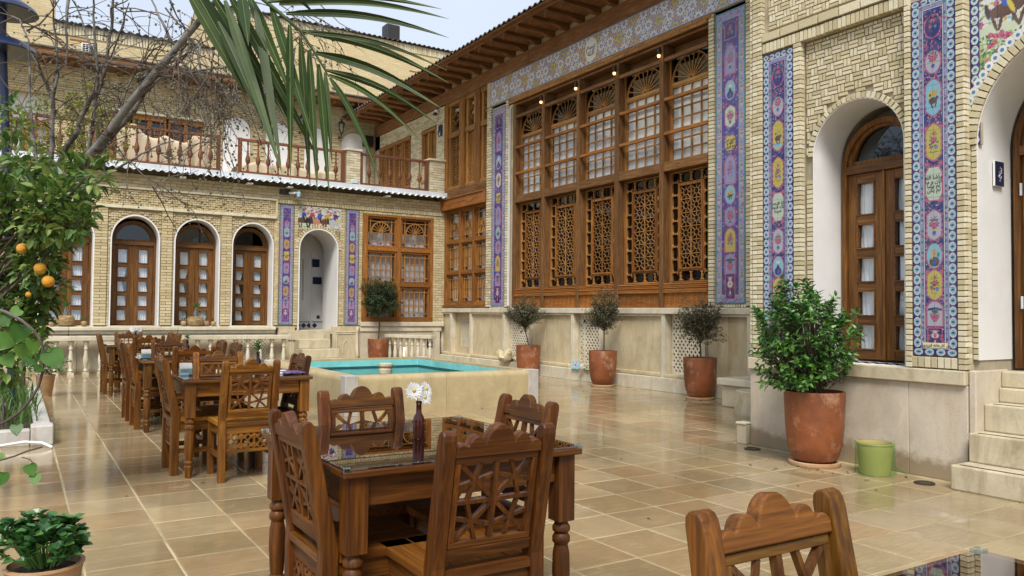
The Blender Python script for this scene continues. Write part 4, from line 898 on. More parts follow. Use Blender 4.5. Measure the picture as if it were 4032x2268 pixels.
# relief brickwork: zigzag blocks in spandrels and band
m = MB(); s = .048
def relief(u0, u1, v0, v1, cut=None):
    for j in range(int((v1-v0)/s)):
        for i in range(int((u1-u0)/s)):
            u, v = u0+s*(i+.5), v0+s*(j+.5)
            if cut and cut(u, v, .02, .02): continue
            p = (i+j*2) % 8; q = (i-j*2) % 8
            h = .006 if p in (0, 1) or q in (3, 4) else (-.012 if (i+j) % 2 else -.004)
            m.bbox(FB, u-s*.46, u+s*.46, v-s*.40, v+s*.40, -.03, h, .004, 0, random.random())
relief(.98, 4.98, 3.455, 3.80)
for (a, e) in ((.2, 1.33), (1.575, 2.588), (2.815, 3.808), (4.035, 4.97)): relief(a, e, 2.62, 3.375, cutA)
m.build('relief_brickwork', BRK, hs, tint=True, kind='stuff')
for (x0, x1, y0, y1, n1) in ((-1.5, 4.99, 3.385, 3.45, .05), (-1.5, 4.99, 3.80, 3.845, .03), (4.99, 5.03, 3.385, 3.845, .03)): fbox(hs, 'string_course', BRK2, FB, x0, x1, y0, y1, -.1, n1, bev=.006)
# tile strips and mosaic of the doorway
M2 = [('drop', .93, .22, .34, 'navy', 'roses'), ('drop', .85, .26, .38, 'white', 'bouquet'), ('oct', .77, .24, .42, 'cyan', 'beasts'), ('ogee', .67, .27, .42, 'gold', 'roses'), ('oct', .575, .24, .44, 'yel', None), ('oct', .47, .28, .42, 'white', 'bouquet'), ('oct', .375, .20, .40, 'cyan', 'woman'), ('ogee', .28, .28, .42, 'gold', 'roses'), ('arch', .185, .3, .40, 'white', 'lilies'), ('rect', .09, .3, .34, 'purple', 'urn')]
for q, (u0, lab) in enumerate(((5.08, 'painted tile strip left of the arched doorway'), (6.66, 'painted tile strip right of the arched doorway'))):
    pn = tile_panel(hs, FB, u0, .965, .335, 2.765, .012, strip_far(.335, 2.765, .0105, M2, 20+q), 2, 14, label=lab)
    text(pn, FB, fa('نصر من\nالله'), u0+.1675, .965+2.765*.575, .015, .06, INK)
ac, ar = (DR[0]+DR[1])/2, .45+T+.08
tile_panel(hs, FB, 5.50, 2.78, 1.03, .95, .008, scene_art(1.03, .95, .0125, 4, 'riders'), 6, 5, keep=lambda u, v: ((u-ac)/ar)**2+(np.maximum(v-2.74, 0)/(.46+T+.08))**2 > .96, name='mosaic_panel')
b = MB(); b.archband(FB, ac, .45, .46, .85, 2.74, T-.003, -1.0, .02, 30); b.build('plaster_reveal', PLAST, hs, smooth=40)
# vestibule behind the doorway
V = part('vestibule', hs, FB(6.0, 1.8, -1.2))
fbox(V, 'back_wall', PLAST, FB, 5.2, 7.1, .8, 3.6, -1.46, -1.42); fbox(V, 'side_wall', PLAST, FB, 5.1, 5.2, .8, 3.6, -1.46, -.5); fbox(V, 'side_wall', PLAST, FB, 6.62, 6.7, .8, 3.6, -1.42, -.5); fbox(V, 'floor_slab', STEP, FB, 5.2, 6.62, .75, .845, -1.42, -.02)
fbox(V, 'vault', PLAST, FB, 5.1, 6.7, 3.3, 3.4, -1.46, -.5)
b = MB(); b.archband(FB, 5.95, .34, .5, .9, 2.6, .04, -1.419, -1.40); b.build('wall_arch', PLAST, V, smooth=40)
MIR = Nt('mirror_work'); MIR = MIR.set(MIR.ramp(MIR.noise(MIR.co(), 40, 2), [(.35, (.10, .10, .10)), (.6, (.55, .55, .53))]), .25, .5, None, .6)
b = MB(); b.box(FB, 5.62, 6.02, 1.55, 2.62, -1.39, -1.37); b.build('mirror_panel', MIR, V)
b = MB()
for (x0, x1, y0, y1) in ((5.60, 6.04, 1.53, 1.57), (5.60, 6.04, 2.60, 2.64), (5.60, 5.64, 1.57, 2.60), (6.0, 6.04, 1.57, 2.60)): b.box(FB, x0, x1, y0, y1, -1.385, -1.355)
b.build('mirror_frame', PLAST, V)
for k in range(20): 
    b = MB(); b.lathe([(0, .008), (.018, 0), (.018, -.004)], FB(6.08, 1.58+.052*k, -1.39), 6, axis=Matrix(((1, 0, 0), (0, 0, -1), (0, 1, 0)))); b.build('mirror_stud', MIR, V)
for (x0, x1, y0, y1, z) in ((6.30, 6.50, 2.40, 2.60, -1.40), (6.32, 6.56, 1.97, 2.15, -1.40), (6.45, 6.53, 1.10, 1.18, -1.41)): fbox(V, 'dark_plate', NAVY, FB, x0, x1, y0, y1, -1.419, z)
for k in range(9):
    u = 5.28+.14*k; b = MB(); b.prism(FB, [(u-.068, .93), (u, .865), (u+.068, .93), (u, .995)], -1.418, -1.412); b.build('diamond_tile', NAVY, V)
m = MB()
for k in range(28): m.prism(FB, [(5.22+.05*k, 1.005), (5.245+.05*k, 1.005), (5.265+.05*k, 1.035), (5.24+.05*k, 1.035)], -1.418, -1.411)
m.build('tile_border', NAVY, V, kind='stuff')
fbox(V, 'step_stone', STEP, FB, 5.3, 6.3, .62, .84, -.5, .05) ; 
for k, (e, z0, z1, n1) in enumerate(((6.22, .43, .64, .32), (6.33, .22, .43, .60), (6.36, .0, .22, .88))): fbox(hs, 'step_stone', STEP, FB, 5.48, e, z0+.002, z1, -.4, n1, bev=.012)
# base: ledge, cornice and white stone below
for (x0, x1, n1) in ((-1.5, .9, .42), (.902, 2.9, .42), (2.902, 4.93, .42)):
    fbox(hs, 'ledge_stone', LEDGE, FB, x0, x1, .862, .935, -.1, n1, bev=.012); fbox(hs, 'ledge_moulding', LEDGE, FB, x0, x1, .79, .86, -.1, n1-.05, bev=.015); fbox(hs, 'ledge_moulding', BASEST, FB, x0, x1, .72, .788, -.1, n1-.075, bev=.02)
xs = [-1.5, -.6, .25, 1.05, 1.9, 2.75, 3.55, 4.2]
for a, e in zip(xs[:-1], xs[1:]): fbox(hs, 'base_slab', BASEST, FB, a+.002, e-.002, 0, .718, -.1, .32+random.uniform(-.002, .002), bev=.004)
fbox(hs, 'base_slab', BASEST, FB, 4.80, 5.1, 0, .718, -.1, .32); fbox(hs, 'base_slab', BASEST, FB, 4.202, 4.798, 0, .18, -.1, .318); fbox(hs, 'base_slab', BASEST, FB, 4.202, 4.798, .68, .718, -.1, .318)
SCR = part('stone_screen', hs, FB(4.5, .43, .3)); m = MB(); u0, u1, v0, v1 = 4.202, 4.798, .18, .68; nx, ny = 8, 6
for c in range(-ny, nx+1):
    for sg in (1, -1):
        pts = [(u0+(u1-u0)/nx*(c+t if sg == 1 else c+ny-t), v0+(v1-v0)/ny*t) for t in range(ny+1) if 0 <= (c+t if sg == 1 else c+ny-t) <= nx]
        if len(pts) > 1: m.bar(FB, pts[0], pts[-1], .034, .26, .30+random.uniform(0, .001))
m.build('screen', LEDGE, SCR); b = MB(); b.box(FB, u0, u1, v0, v1, .05, .06); b.build('dark_void', BLACK, SCR)
for (a, e, nn) in ((5.10, 5.475, .02), (6.37, 7.05, .02)):
    fbox(hs, 'base_pier', DADO, FB, a, e, 0, .93, -.1, nn, bev=.006); b = MB()
    for g in (.05, .09):
        for (p, q, r, t) in ((a+g, e-g, .84-g, .86-g), (a+g, a+g+.018, .1+g, .84-g), (e-g-.018, e-g, .1+g, .84-g)): b.box(FB, p, q, r, t, nn, nn+.014)
    uc = (a+e)/2; b.bar(FB, (uc-.08, .5), (uc, .62), .016, nn, nn+.012); b.bar(FB, (uc+.08, .5), (uc, .62), .016, nn, nn+.011); b.bar(FB, (uc-.08, .5), (uc-.08, .28), .016, nn, nn+.012); b.bar(FB, (uc+.08, .5), (uc+.08, .28), .016, nn, nn+.012)
    b.build('panel_moulding', LEDGE, hs)
b = MB(); b.lathe([(.03, .12), (.035, .2), (.055, .26), (.03, .33), (.026, .8), (.045, .86), (.03, .93)], FB(6.98, 0, .04), 10); b.build('colonnette', LEDGE, hs, smooth=40)
fbox(hs, 'ledge_stone', LEDGE, FB, 7.06, 9.3, .93, 1.04, -.1, .06, bev=.012); fbox(hs, 'ledge_moulding', LEDGE, FB, 7.06, 9.25, .80, .928, -.1, .03, bev=.02)
for a, e in ((7.06, 7.7), (7.702, 8.4), (8.402, 9.15)): fbox(hs, 'base_slab', BASEST, FB, a, e, 0, .798, -.1, .0, bev=.004)
fbox(hs, 'base_slab', BASEST, FB, 9.0, 9.14, 0, .798, .0, .15, bev=.004)
# big two light window
W = part('window', hs, FB(8.05, 2.35, -.1)); WU = [7.10, 8.05, 9.0]; WV = [1.05, 1.96, 2.83, 3.67]
for i, u in enumerate(WU): fbox(W, 'post', JV, FB, u-(.0 if i == 0 else .05), u+(.0 if i == 2 else .05)+(.08 if i == 0 else 0)-(0.08-.0 if i == 2 and False else 0), 1.05, 3.668, -.2, .0)
fbox(W, 'post', JV, FB, 8.92, 8.999, 1.05, 3.668, -.2, -.001)
for j, v in enumerate(WV): fbox(W, 'cross_rail', JH, FB, 7.1, 9.0, v-(.0 if j == 0 else .045), v+(.0 if j == 3 else .045)+(.07 if j == 0 else 0), -.19, .004 if j in (0, 3) else -.004)
RED = GCOL[0]
for i in range(2):
    for j in range(3):
        a, e = (7.185, 7.995) if i == 0 else (8.105, 8.915); c, d = WV[j]+(.075 if j == 0 else .05), WV[j+1]-.05
        b = MB(); b.box(FB, a, e, c, c+.04, -.12, -.03); b.build('rail', JH, W); b = MB(); b.box(FB, a, e, d-.04, d, -.12, -.03); b.build('rail', JH, W); b = MB(); b.box(FB, a, a+.04, c+.04, d-.04, -.12, -.03); b.build('stile', JV, W); b = MB(); b.box(FB, e-.04, e, c+.04, d-.04, -.12, -.03); b.build('stile', JV, W)
        a += .04; e -= .04; c += .04; d -= .04; g = .085; uc = (a+e)/2
        m = MB()
        for u in (a+g, e-g): m.box(FB, u-.009, u+.009, c, d, -.1, -.05)
        for v in ((c+g, d-g) if j < 2 else (c+g, d-.07)): m.box(FB, a, e, v-.009, v+.009, -.1, -.051)
        top = d-g if j < 2 else c+.31
        for k in range(1, 4 if j < 2 else 3):
            u = a+g+(e-a-2*g)*k/(4 if j < 2 else 3); m.box(FB, u-.008, u+.008, c+g, top, -.098, -.055)
        for k in range(1, 3):
            if j < 2: v = c+g+(d-c-2*g)*k/3; m.box(FB, a+g, e-g, v-.008, v+.008, -.098, -.056)
        if j == 2: m.box(FB, a, e, top-.009, top+.009, -.1, -.052); fanlight(FB, W, uc, top+.01, (e-a)/2-.10, .27, -.05, 9, (LV, LH), hub=.04, petals=True, glass=False); b = MB(); b.ring(FB, uc, top+.01, (e-a)/2-.15, .20, (e-a)/2-.115, .25, -.09, -.06, seg=20); b.build('amber_band', GCOL[3], W)
        m.build('glazing_bar', LV, W)
        for (u, v) in ((a+g/2, c+g/2), (e-g/2, c+g/2), (a+g/2, d-g/2), (e-g/2, d-g/2), (uc, c+g/2), (uc, d-g/2), (a+g/2, (c+d)/2), (e-g/2, (c+d)/2)):
            b = MB(); b.lathe([(.0, .008), (.022, .006), (.026, -.01)], FB(u, v, -.06), 6, axis=Matrix(((1, 0, 0), (0, 0, -1), (0, 1, 0)))); b.build('red_boss', m_plain('red_boss', (.10, .012, .012), .3, .2, 5, 0) if 'red_boss' not in bpy.data.materials else bpy.data.materials['red_boss'], W)
        for k in range(4): pane(FB, a+(e-a)*k/4+.003, a+(e-a)*(k+1)/4-.003, c, d, -.105, W)
        curtain(FB, a, e, c, d if j < 2 else top+.02, -.2, W, 9)
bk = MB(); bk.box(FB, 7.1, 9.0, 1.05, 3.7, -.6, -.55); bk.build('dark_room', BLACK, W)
# --- corrugated canopy edge and terrace
corrugated(FB, -2.0, 9.33, 4.19, -.35, .28, .16, .155, .022, hs, 'canopy_sheet', ZINC)
for a, e in ((-2.0, 1.9), (1.903, 5.6), (5.603, 9.32)): fbox(hs, 'flashing', ZINC, FB, a, e, 4.225, 4.335, .17, .19, bev=.002)
b = MB(); b.box(FB, -2.0, 9.3, 4.20, 4.35, -4.75, -.35); b.build('terrace_slab', MORT2, hs)
for u in (2.9, 4.3, 5.2, 7.6): fbox(hs, 'canopy_bracket', PLAST, FB, u, u+.12, 4.10, 4.13, .0, .22)
# --- upper floor behind the terrace
b = MB(); UD = [(1.62, 2.40), (2.42, 4.26)]
b.box(FU, -5, -.46, 4.2, 7.5, -.6, -.02); b.box(FU, .64, 1.6, 4.2, 7.5, -.6, -.02); b.box(FU, 1.6, 4.28, 6.45, 7.5, -.6, -.02); b.box(FU, 4.28, 9.6, 4.2, 7.5, -.6, -.02); b.box(FU, -.46, .64, 6.7, 7.5, -.6, -.02); b.build('upper_wall', MORT, hs)
nic = [(4.80, 5.53), (5.97, 6.70), (7.1, 7.85), (8.24, 9.01)]
it = []; cutN = lambda u, v, hw, hh: any(a-hw < u < e+hw and (v < 6.35 or ((u-(a+e)/2)/((e-a)/2+hw))**2+((v-6.35)/.38)**2 < 1) for (a, e) in nic) or (1.6 < u+hw and u-hw < 4.28 and v < 6.46) or (-.46 < u < .64 and v < 6.7)
it = courses([(-1.2, 9.3, 4.25, 7.46)], .2, .05, .011, .0, .03, cutN); m = MB()
for (uc, vc, bw, bh, dp, n1, an) in it: m.bbox(FU, uc-bw/2, uc+bw/2, vc-bh/2, vc+bh/2, n1-dp, n1+random.uniform(-.002, .002), .003, 0, random.random())
m.build('upper_brickwork', BRK, hs, tint=True, kind='stuff')
for (x0, x1) in ((-1.2, 9.28),): fbox(hs, 'string_course', BRK2, FU, x0, x1, 6.86, 6.90, -.1, .03)
for (a, e) in nic:
    b = MB(); seg = 14; b.prism(FU, [(a, 4.3), (e, 4.3)]+[((a+e)/2+(e-a)/2*math.cos(math.pi*i/seg), 6.35+.37*math.sin(math.pi*i/seg)) for i in range(seg+1)], -.06, .006); b.build('plaster_niche', PLAST, hs)
b = MB(); b.box(FU, -.46, .64, 4.2, 6.7, -.5, -.3); b.build('plaster_niche', PLAST, hs)
for u in (-.44, .1, .58): fbox(hs, 'bay_post', JV, FU, u, u+.06, 4.2, 5.9, -.3, .0)
fbox(hs, 'bay_rail', JH, FU, -.46, .64, 5.9, 6.0, -.3, .0)
for (a, e, k) in ((1.62, 2.42, 2), (2.5, 3.32, 2), (3.38, 4.26, 2)):
    W = part('door', hs, FU((a+e)/2, 5.4, -.05)); fbox(W, 'head', JH, FU, a, e, 6.32, 6.44, -.15, .03); s = (e-a)/k
    for i in range(k+1): fbox(W, 'post', JV, FU, a+s*i-(.045 if i else 0), a+s*i+(.045 if i < k else 0), 4.3, 6.319, -.14, .01)
    for i in range(k):
        x0, x1 = a+s*i+.046, a+s*(i+1)-.046; fbox(W, 'panel', LV, FU, x0, x1, 4.3, 4.9, -.12, -.04); fbox(W, 'rail', LH, FU, x0, x1, 5.0, 5.1, -.12, -.03)
        m = MB(); [m.ring(FU, (x0+x1)/2, v, .07, .07, .085, .085, -.1, -.05, 0, 6.2832, 10) for v in (5.25, 5.45, 5.65, 5.85, 6.05)]; m.bar(FU, (x0, 5.1), (x1, 6.3), .015, -.1, -.06); m.bar(FU, (x0, 6.3), (x1, 5.1), .015, -.1, -.061); m.build('tracery', LV, W); pane(FU, x0, x1, 5.1, 6.3, -.11, W, GCOL[2])
    bk = MB(); bk.box(FU, a, e, 4.3, 6.4, -.4, -.38); bk.build('dark_room', BLACK, W)
fbox(hs, 'door_hood', LEDGE, FU, 1.55, 4.35, 6.46, 6.52, -.1, .10)
# eave of the upper floor
fbox(hs, 'eave_board', EAVEW[0], FU, -5, 9.0, 7.47, 7.50, -.1, .80); fbox(hs, 'eave_fascia', EAVEW[0], FU, -5, 9.0, 7.50, 7.62, .74, .80)
for k in range(24): fbox(hs, 'eave_joist', EAVEW[1], FU, -4.6+.56*k, -4.52+.56*k, 7.38, 7.468, -.1, .7)
b = MB(); b.box(FU, -5, 9.0, 7.621, 7.66, -.6, .84); b.build('eave_roof', TINR, hs)
# --- brick parapet blocks and the taller house behind
tb = thing('tall_house', 'tall blank yellow brick house rising behind the low house, tin coping on top', 'house', (9, 27, 0))
k = Nt('far_brick'); br = k.n('TexBrick'); tc = k.n('TexCoord'); mp = k.n('Mapping'); mp.inputs['Rotation'].default_value = (R_(90), 0, 0); k.l(tc.outputs['Object'], mp.inputs[0]); k.l(mp.outputs[0], br.inputs[0])
for i, v in enumerate(((.55, .44, .245, 1), (.64, .54, .33, 1), (.42, .35, .22, 1))): br.inputs[1+i].default_value = v
for a_, v in (('Scale', 1), ('Mortar Size', .007), ('Brick Width', .23), ('Row Height', .066), ('Bias', 0)): br.inputs[a_].default_value = v
nz = k.noise(k.co((1, 1, 1)), .9, 5, .6); FBK = k.set(k.mix(k.rng(nz, .45, .75, 0, .4), br.outputs[0], (.46, .36, .20)), .85, .3); k.bump(br.outputs[1], -.3, .01)
def blk(u0, u1, v1, Y, depth=6):
    F = Frame((0, Y, 0), (1, 0, 0), (0, 0, 1), (0, -1, 0)); b = MB(); b.box(F, u0, u1, 0, v1, -depth, 0); b.build('wall', FBK, tb)
    it = soldiers(u0, u1, v1-.30, v1-.02, .062, .012, .03, .06); m = MB()
    for (uc, vc, bw, bh, dp, n1, an) in it: m.bbox(F, uc-bw/2, uc+bw/2, vc-bh/2, vc+bh/2, n1-dp, n1, .005, 0, random.random())
    m.build('coping_bricks', BRK2, tb, tint=True, kind='stuff'); corrugated(F, u0-.1, u1+.1, v1+.03, -1.2, .14, .3, .2, .03, tb, 'coping_sheet', TINR)
blk(.74, 4.75, 8.87, 24.0, 2.9); blk(-6, .72, 12.5, 24.0, 6); blk(4.9, 22, 11.32, 27.0)
blkF = Frame((0, 23.6, 0), (1, 0, 0), (0, 0, 1), (0, -1, 0)); b = MB(); b.box(blkF, 3.11, 9.3, 7.4, 8.6, -.3, 0); 
b.build('parapet_wall', FBK, tb)
for (u, v) in ((1.05, 8.45), (11.6, 9.9), (12.3, 10.3)): fbox(tb, 'reddish_brick', ORW[0], Frame((0, 24.0 if u < 3 else 27.0, 0), (1, 0, 0), (0, 0, 1), (0, -1, 0)), u, u+.5, v, v+.06, -.02, .004)
# ---------------- near right wing ----------------
wg = thing('arched_wing', 'near brick wing with two arched doorways, blue painted tile strips and stone plinth', 'building', (6.22, 4, 0))
FI = Frame((6.27, 0, 0), FP.U, FP.V, FP.N); FQ = Frame((6.30, 0, 0), FP.U, FP.V, FP.N)
A1 = (-4.725, -3.845); A1c = (A1[0]+A1[1])/2; A1w = (A1[1]-A1[0])/2; S1 = 2.76; RI1 = .44
A2 = (-3.255, -1.75); A2c = (A2[0]+A2[1])/2; A2w = (A2[1]-A2[0])/2; S2 = 2.62; RI2 = .775
b = MB()
b.box(FP, -5.44, -4.83, .86, 7.5, -3.0, -.03); b.box(FP, -3.80, -3.31, .86, 7.5, -1.0, -.03); b.box(FP, -4.83, -3.80, 3.86, 7.5, -1.0, -.03)
b.box(FI, -4.83, A1[0]-.01, .86, 3.86, -.6, -.02); b.box(FI, A1[1]+.01, -3.80, .86, 3.86, -.6, -.02); b.arch_wall(FI, A1[0]-.01, A1[1]+.01, A1w+.01, RI1+.01, S1, 3.86, -.6, -.02)
b.box(FQ, -3.31, A2[0]-.01, .0, 5.0, -.7, -.02); b.arch_wall(FQ, A2[0]-.01, A2[1]+.01, A2w+.01, RI2+.01, S2, 5.0, -.7, -.02); b.box(FQ, A2[1]+.01, 2.0, .0, 5.0, -.7, -.02); b.box(FQ, -3.31, 2.0, 5.0, 7.5, -.7, -.0)
b.box(FP, -5.44, -3.31, .0, .74, -3.0, -.03); b.box(FP, -5.44, 2.0, 0, 7.5, -3.0, -1.6)
b.build('wall', MORT3, wg)
it = courses([(-5.395, -5.275, .87, 7.2), (-4.905, -4.815, .87, 3.86), (-3.80, -3.745, .87, 3.86), (-3.375, -3.31, .87, 7.2)], .13, .036, .008, .02, .06)
it += courses([(-5.435, -5.40, .87, 7.2)], .13, .036, .008, .01, .05)
it += soldiers(-5.27, -4.83, 3.86, 3.96, .036, .008, .02)+soldiers(-4.83, -3.80, 3.86, 3.96, .036, .008, .02)+soldiers(-3.80, -3.76, 3.86, 3.96, .036, .008, .02)
it += courses([(-5.27, -3.76, 3.97, 4.06)], .21, .05, .012, .03, .06)
it += soldiers(-3.755, -3.38, .872, .965, .045, .009, .012)
# wide basket weave above the soldier course
def basket(u0, u1, v0, v1, L=.098, n=.0, cut=None):    # lying and standing bricks: two flat, one upright, stepped row by row
    out = []; h = .037; row = 0; v = v0
    while v < v1-.01:
        P = L+2*h; off = (row*P/2+(row//2)*.022) % P; u = u0-off
        while u < u1:
            for (x0, x1, y0, y1) in ((u, u+L, v, v+h), (u, u+L, v+h, v+2*h), (u+L, u+L+h, v, v+2*h), (u+L+h, u+P, v, v+2*h)):
                a, b_, c, d = max(u0, x0), min(u1, x1), y0, min(v1, y1)
                if b_-a < .014 or d-c < .014: continue
                p, q, hw, hh = (a+b_)/2, (c+d)/2, (b_-a)/2, (d-c)/2
                if cut and cut(p, q, hw, hh): continue
                out.append((p, q, b_-a-.009, d-c-.009, .04, n, 0))
            u += P
        v += 2*h; row += 1
    return out
RV = .058
cut1 = lambda u, v, hw, hh: (abs(u-A1c) < A1w+RV+hw*.9 and v < S1) or (((u-A1c)/(A1w+RV+hw*.75))**2+((v-S1)/(RI1+RV+hh*.75))**2 < 1 and v >= S1)
it2 = basket(-4.81, -3.81, 2.56, 3.85, .098, .0, cut1)+courses([(-4.81, A1[0]-.012, .87, 2.55), (A1[1]+.012, -3.80, .87, 2.55)], .13, .036, .008, .0, .04)
it2 += voussoirs(A1c, S1, A1w+.004, RI1+.004, RV, .012, .05, .036)
it += [(u, v, a, h, d, n-.0, g) for (u, v, a, h, d, n, g) in basket(-5.22, -3.78, 4.09, 6.2, .098, -.01)]
bricks(wg, FP, it, BRK2, 200); bricks(wg, FI, it2, BRK2, 300)
it3 = voussoirs(A2c, S2, A2w+.004, RI2+.004, .085, .03, .07, .042, .007)+courses([(-3.308, A2[0]-.002, .95, S2)], .13, .036, .008, .012, .04)
bricks(wg, FQ, it3, BRK2, 200)
m = MB(); G = Frame((6.22, 3.31, 0), (1, 0, 0), (0, 0, 1), (0, -1, 0))     # brick ends on the return beside the doorway
for (uc, vc, bw, bh, dp, n1, an) in courses([(-.018, .078, .87, 6.5)], .13, .036, .008, .0, .02): m.bbox(G, uc-bw/2, uc+bw/2, vc-bh/2, vc+bh/2, -.02, random.uniform(0, .003), .003, 0, random.random())
m.build('return_brickwork', BRK2, wg, tint=True, kind='stuff')
# tile strips
M3 = [('drop', .925, .30, .42, 'navy', 'roses'), ('drop', .825, .30, .42, 'white', 'bouquet'), ('ogee', .715, .37, .44, 'cyan', 'beasts'), ('ogee', .59, .37, .44, 'yel', 'roses'), ('oct', .475, .33, .44, 'pale', None), ('ogee', .36, .30, .42, 'white', 'bouquet'), ('oval', .275, .24, .42, 'cyan', 'woman'), ('ogee', .195, .30, .43, 'yel', 'roses'), ('arch', .115, .24, .42, 'white', 'lilies'), ('rect', .052, .17, .36, 'navy', 'urn')]
M4 = [(k, .05+f*.95 if False else f, h, w_, c, q) for (k, f, h, w_, c, q) in M3]
M3b = [(k, f, h, w_, 'yel' if q == 'beasts' else c, 'man' if q == 'woman' else q) for (k, f, h, w_, c, q) in M3]
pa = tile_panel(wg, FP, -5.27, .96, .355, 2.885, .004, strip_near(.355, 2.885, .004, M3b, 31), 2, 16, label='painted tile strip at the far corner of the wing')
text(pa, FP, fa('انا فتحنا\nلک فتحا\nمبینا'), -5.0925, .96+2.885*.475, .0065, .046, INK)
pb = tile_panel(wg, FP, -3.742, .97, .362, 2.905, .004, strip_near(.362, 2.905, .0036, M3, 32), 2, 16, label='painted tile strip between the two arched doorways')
text(pb, FP, fa('ماشا الله\nکان و ما\nلم یشا\nلم یکن'), -3.561, .97+2.905*.475, .0065, .043, INK)
b = MB(); b.box(FP, -3.66, -3.46, 1.035, 1.075, .003, .0065); b.build('caption_plate', m_plain('cream_glaze', (.62, .58, .36), .2, .1, 5, 0), pb); text(pb, FP, fa('در کارخانه فریدون'), -3.56, 1.055, .008, .034, INK)
# spandrel painting over the near arch
tile_panel(wg, FQ, -3.29, 2.60, 1.70, 1.7, .004, scene_art(1.70, 1.7, .0065, 9, 'hunt'), 9, 9, keep=lambda u, v: ((u-A2c)/(A2w+.08))**2+(np.maximum(v-S2, 0)/(RI2+.08))**2 > .97, name='mosaic_panel')
cw = Art(.07, 1.72, .005, 'navy'); cw.chain(.035, 0, 1.72, .078, .026, .034)
tile_panel(wg, FQ, -3.305, 2.62, .07, 1.72, .008, cw.a, 1, 9)
for i in range(20):                                     # ovals round the arch, each its own tile
    q = math.pi*(.46+.5*(i+.5)/20); r = 1.115; u, v = A2c+(A2w+.125)*math.cos(q), S2+(RI2+.125)*math.sin(q)
    b = MB(); ax = Matrix(((0, 0, -1), (-1, 0, 0), (0, 1, 0))); b.lathe([(0, .004), (.034, .003), (.036, -.004)], FQ(u, v, .008), 12, axis=ax, squash=1.1); b.lathe([(0, .0055), (.015, .0045)], FQ(u, v, .008), 8, 1, axis=ax); b.build('oval_tile', [bpy.data.materials['white_glaze'], m_plain('blue_glaze', (.05, .2, .4), .2, .2, 5, 0) if 'blue_glaze' not in bpy.data.materials else bpy.data.materials['blue_glaze']], wg)
# plaster reveals and doors
b = MB(); b.archband(FI, A1c, A1w, RI1, .87, S1, .009, -.42, .004, 32); b.build('plaster_reveal', PLAST, wg, smooth=40)
D = part('door', wg, FI(A1c, 1.9, -.42)); arch_door(FI, D, A1[0]+.02, A1[1]-.02, .885, 2.66, .44, -.38, (DOORW[1], DOORW[2]), dark=BLACK, full=.25)
b = MB(); b.archband(FQ, A2c, A2w, RI2, .95, S2, .009, -.48, .01, 36); b.build('plaster_reveal', PLAST, wg, smooth=40)
D = part('door', wg, FQ(A2c, 1.9, -.45)); arch_door(FQ, D, A2[0]+.03, A2[1]-.03, .88, 2.62, .72, -.46, (DOORW[1], DOORW[2]), curt=False)
for v in (1.35, 2.25): fbox(D, 'hinge', ZINC, FQ, A2[0]+.085, A2[0]+.10, v, v+.1, -.459, -.44)
# coping, plinth slabs and steps
for a, e in ((-5.44, -4.42), (-4.418, -3.315)): fbox(wg, 'coping_stone', STEP, FP, a, e, .752, .865, -.4, .035, bev=.008)
m = MB()
for i in range(16):
    for j in range(4):
        if (i+j) % 2: m.box(FP, -4.70+.05*i, -4.65+.05*i, .866, .868, -.37+.05*j, -.32+.05*j)
m.build('checker_tiles', INK, wg, kind='stuff')
fbox(wg, 'checker_bed', PLAST, FP, -4.72, -3.85, .862, .8658, -.45, -.04)
for a, e in ((-5.435, -4.95), (-4.947, -4.40), (-4.397, -3.79), (-3.787, -3.315)): fbox(wg, 'plinth_slab', PLST, FP, a, e, 0, .750, -.4, .0+random.uniform(-.002, .002), bev=.003)
fbox(wg, 'corner_stone', PLST, FP, -3.31, -3.255, 0, .87, -.5, -.012, bev=.01)
STP = [(-3.285, .0, .185, .30), (-3.27, .185, .405, .075), (-3.255, .405, .615, -.12), (-3.255, .615, .73, -.34), (-3.255, .73, .86, -.38)]
for i, (a, z0, z1, n1) in enumerate(STP):
    for q, (x0, x1) in enumerate(((a, a+.72), (a+.722, 1.5))): fbox(wg, 'step_stone', STEP, FP, x0, x1, z0+.001, z1, -.9, n1, bev=.012)
    if i < 3: fbox(wg, 'step_strip', IRON, FP, a+.05, 1.4, z1+.0005, z1+.003, n1-.055, n1-.035, bev=0)
sg = thing('door_sign', 'dark blue plaque with a small white calligraphic mark beside the near arched door', 'sign', FQ(-3.255+.02, 2.4, -.3))
# plaque hangs on the reveal facing the courtyard entrance
G = Frame((6.56, 3.246, 2.415), (1, 0, 0), (0, 0, 1), (0, -1, 0))
fbox(sg, 'back_plate', WHITEP, G, -.068, .066, -.10, .10, -.0, .014, bev=.002); fbox(sg, 'plate', NAVY, G, -.064, .064, -.097, .097, .0145, .02, bev=.002)
text(sg, G, fa('ترنج'), .0, .01, .0205, .055, INKW, rot=1.1); text(sg, G, fa('خانه'), .0, -.055, .0205, .014, INKW)
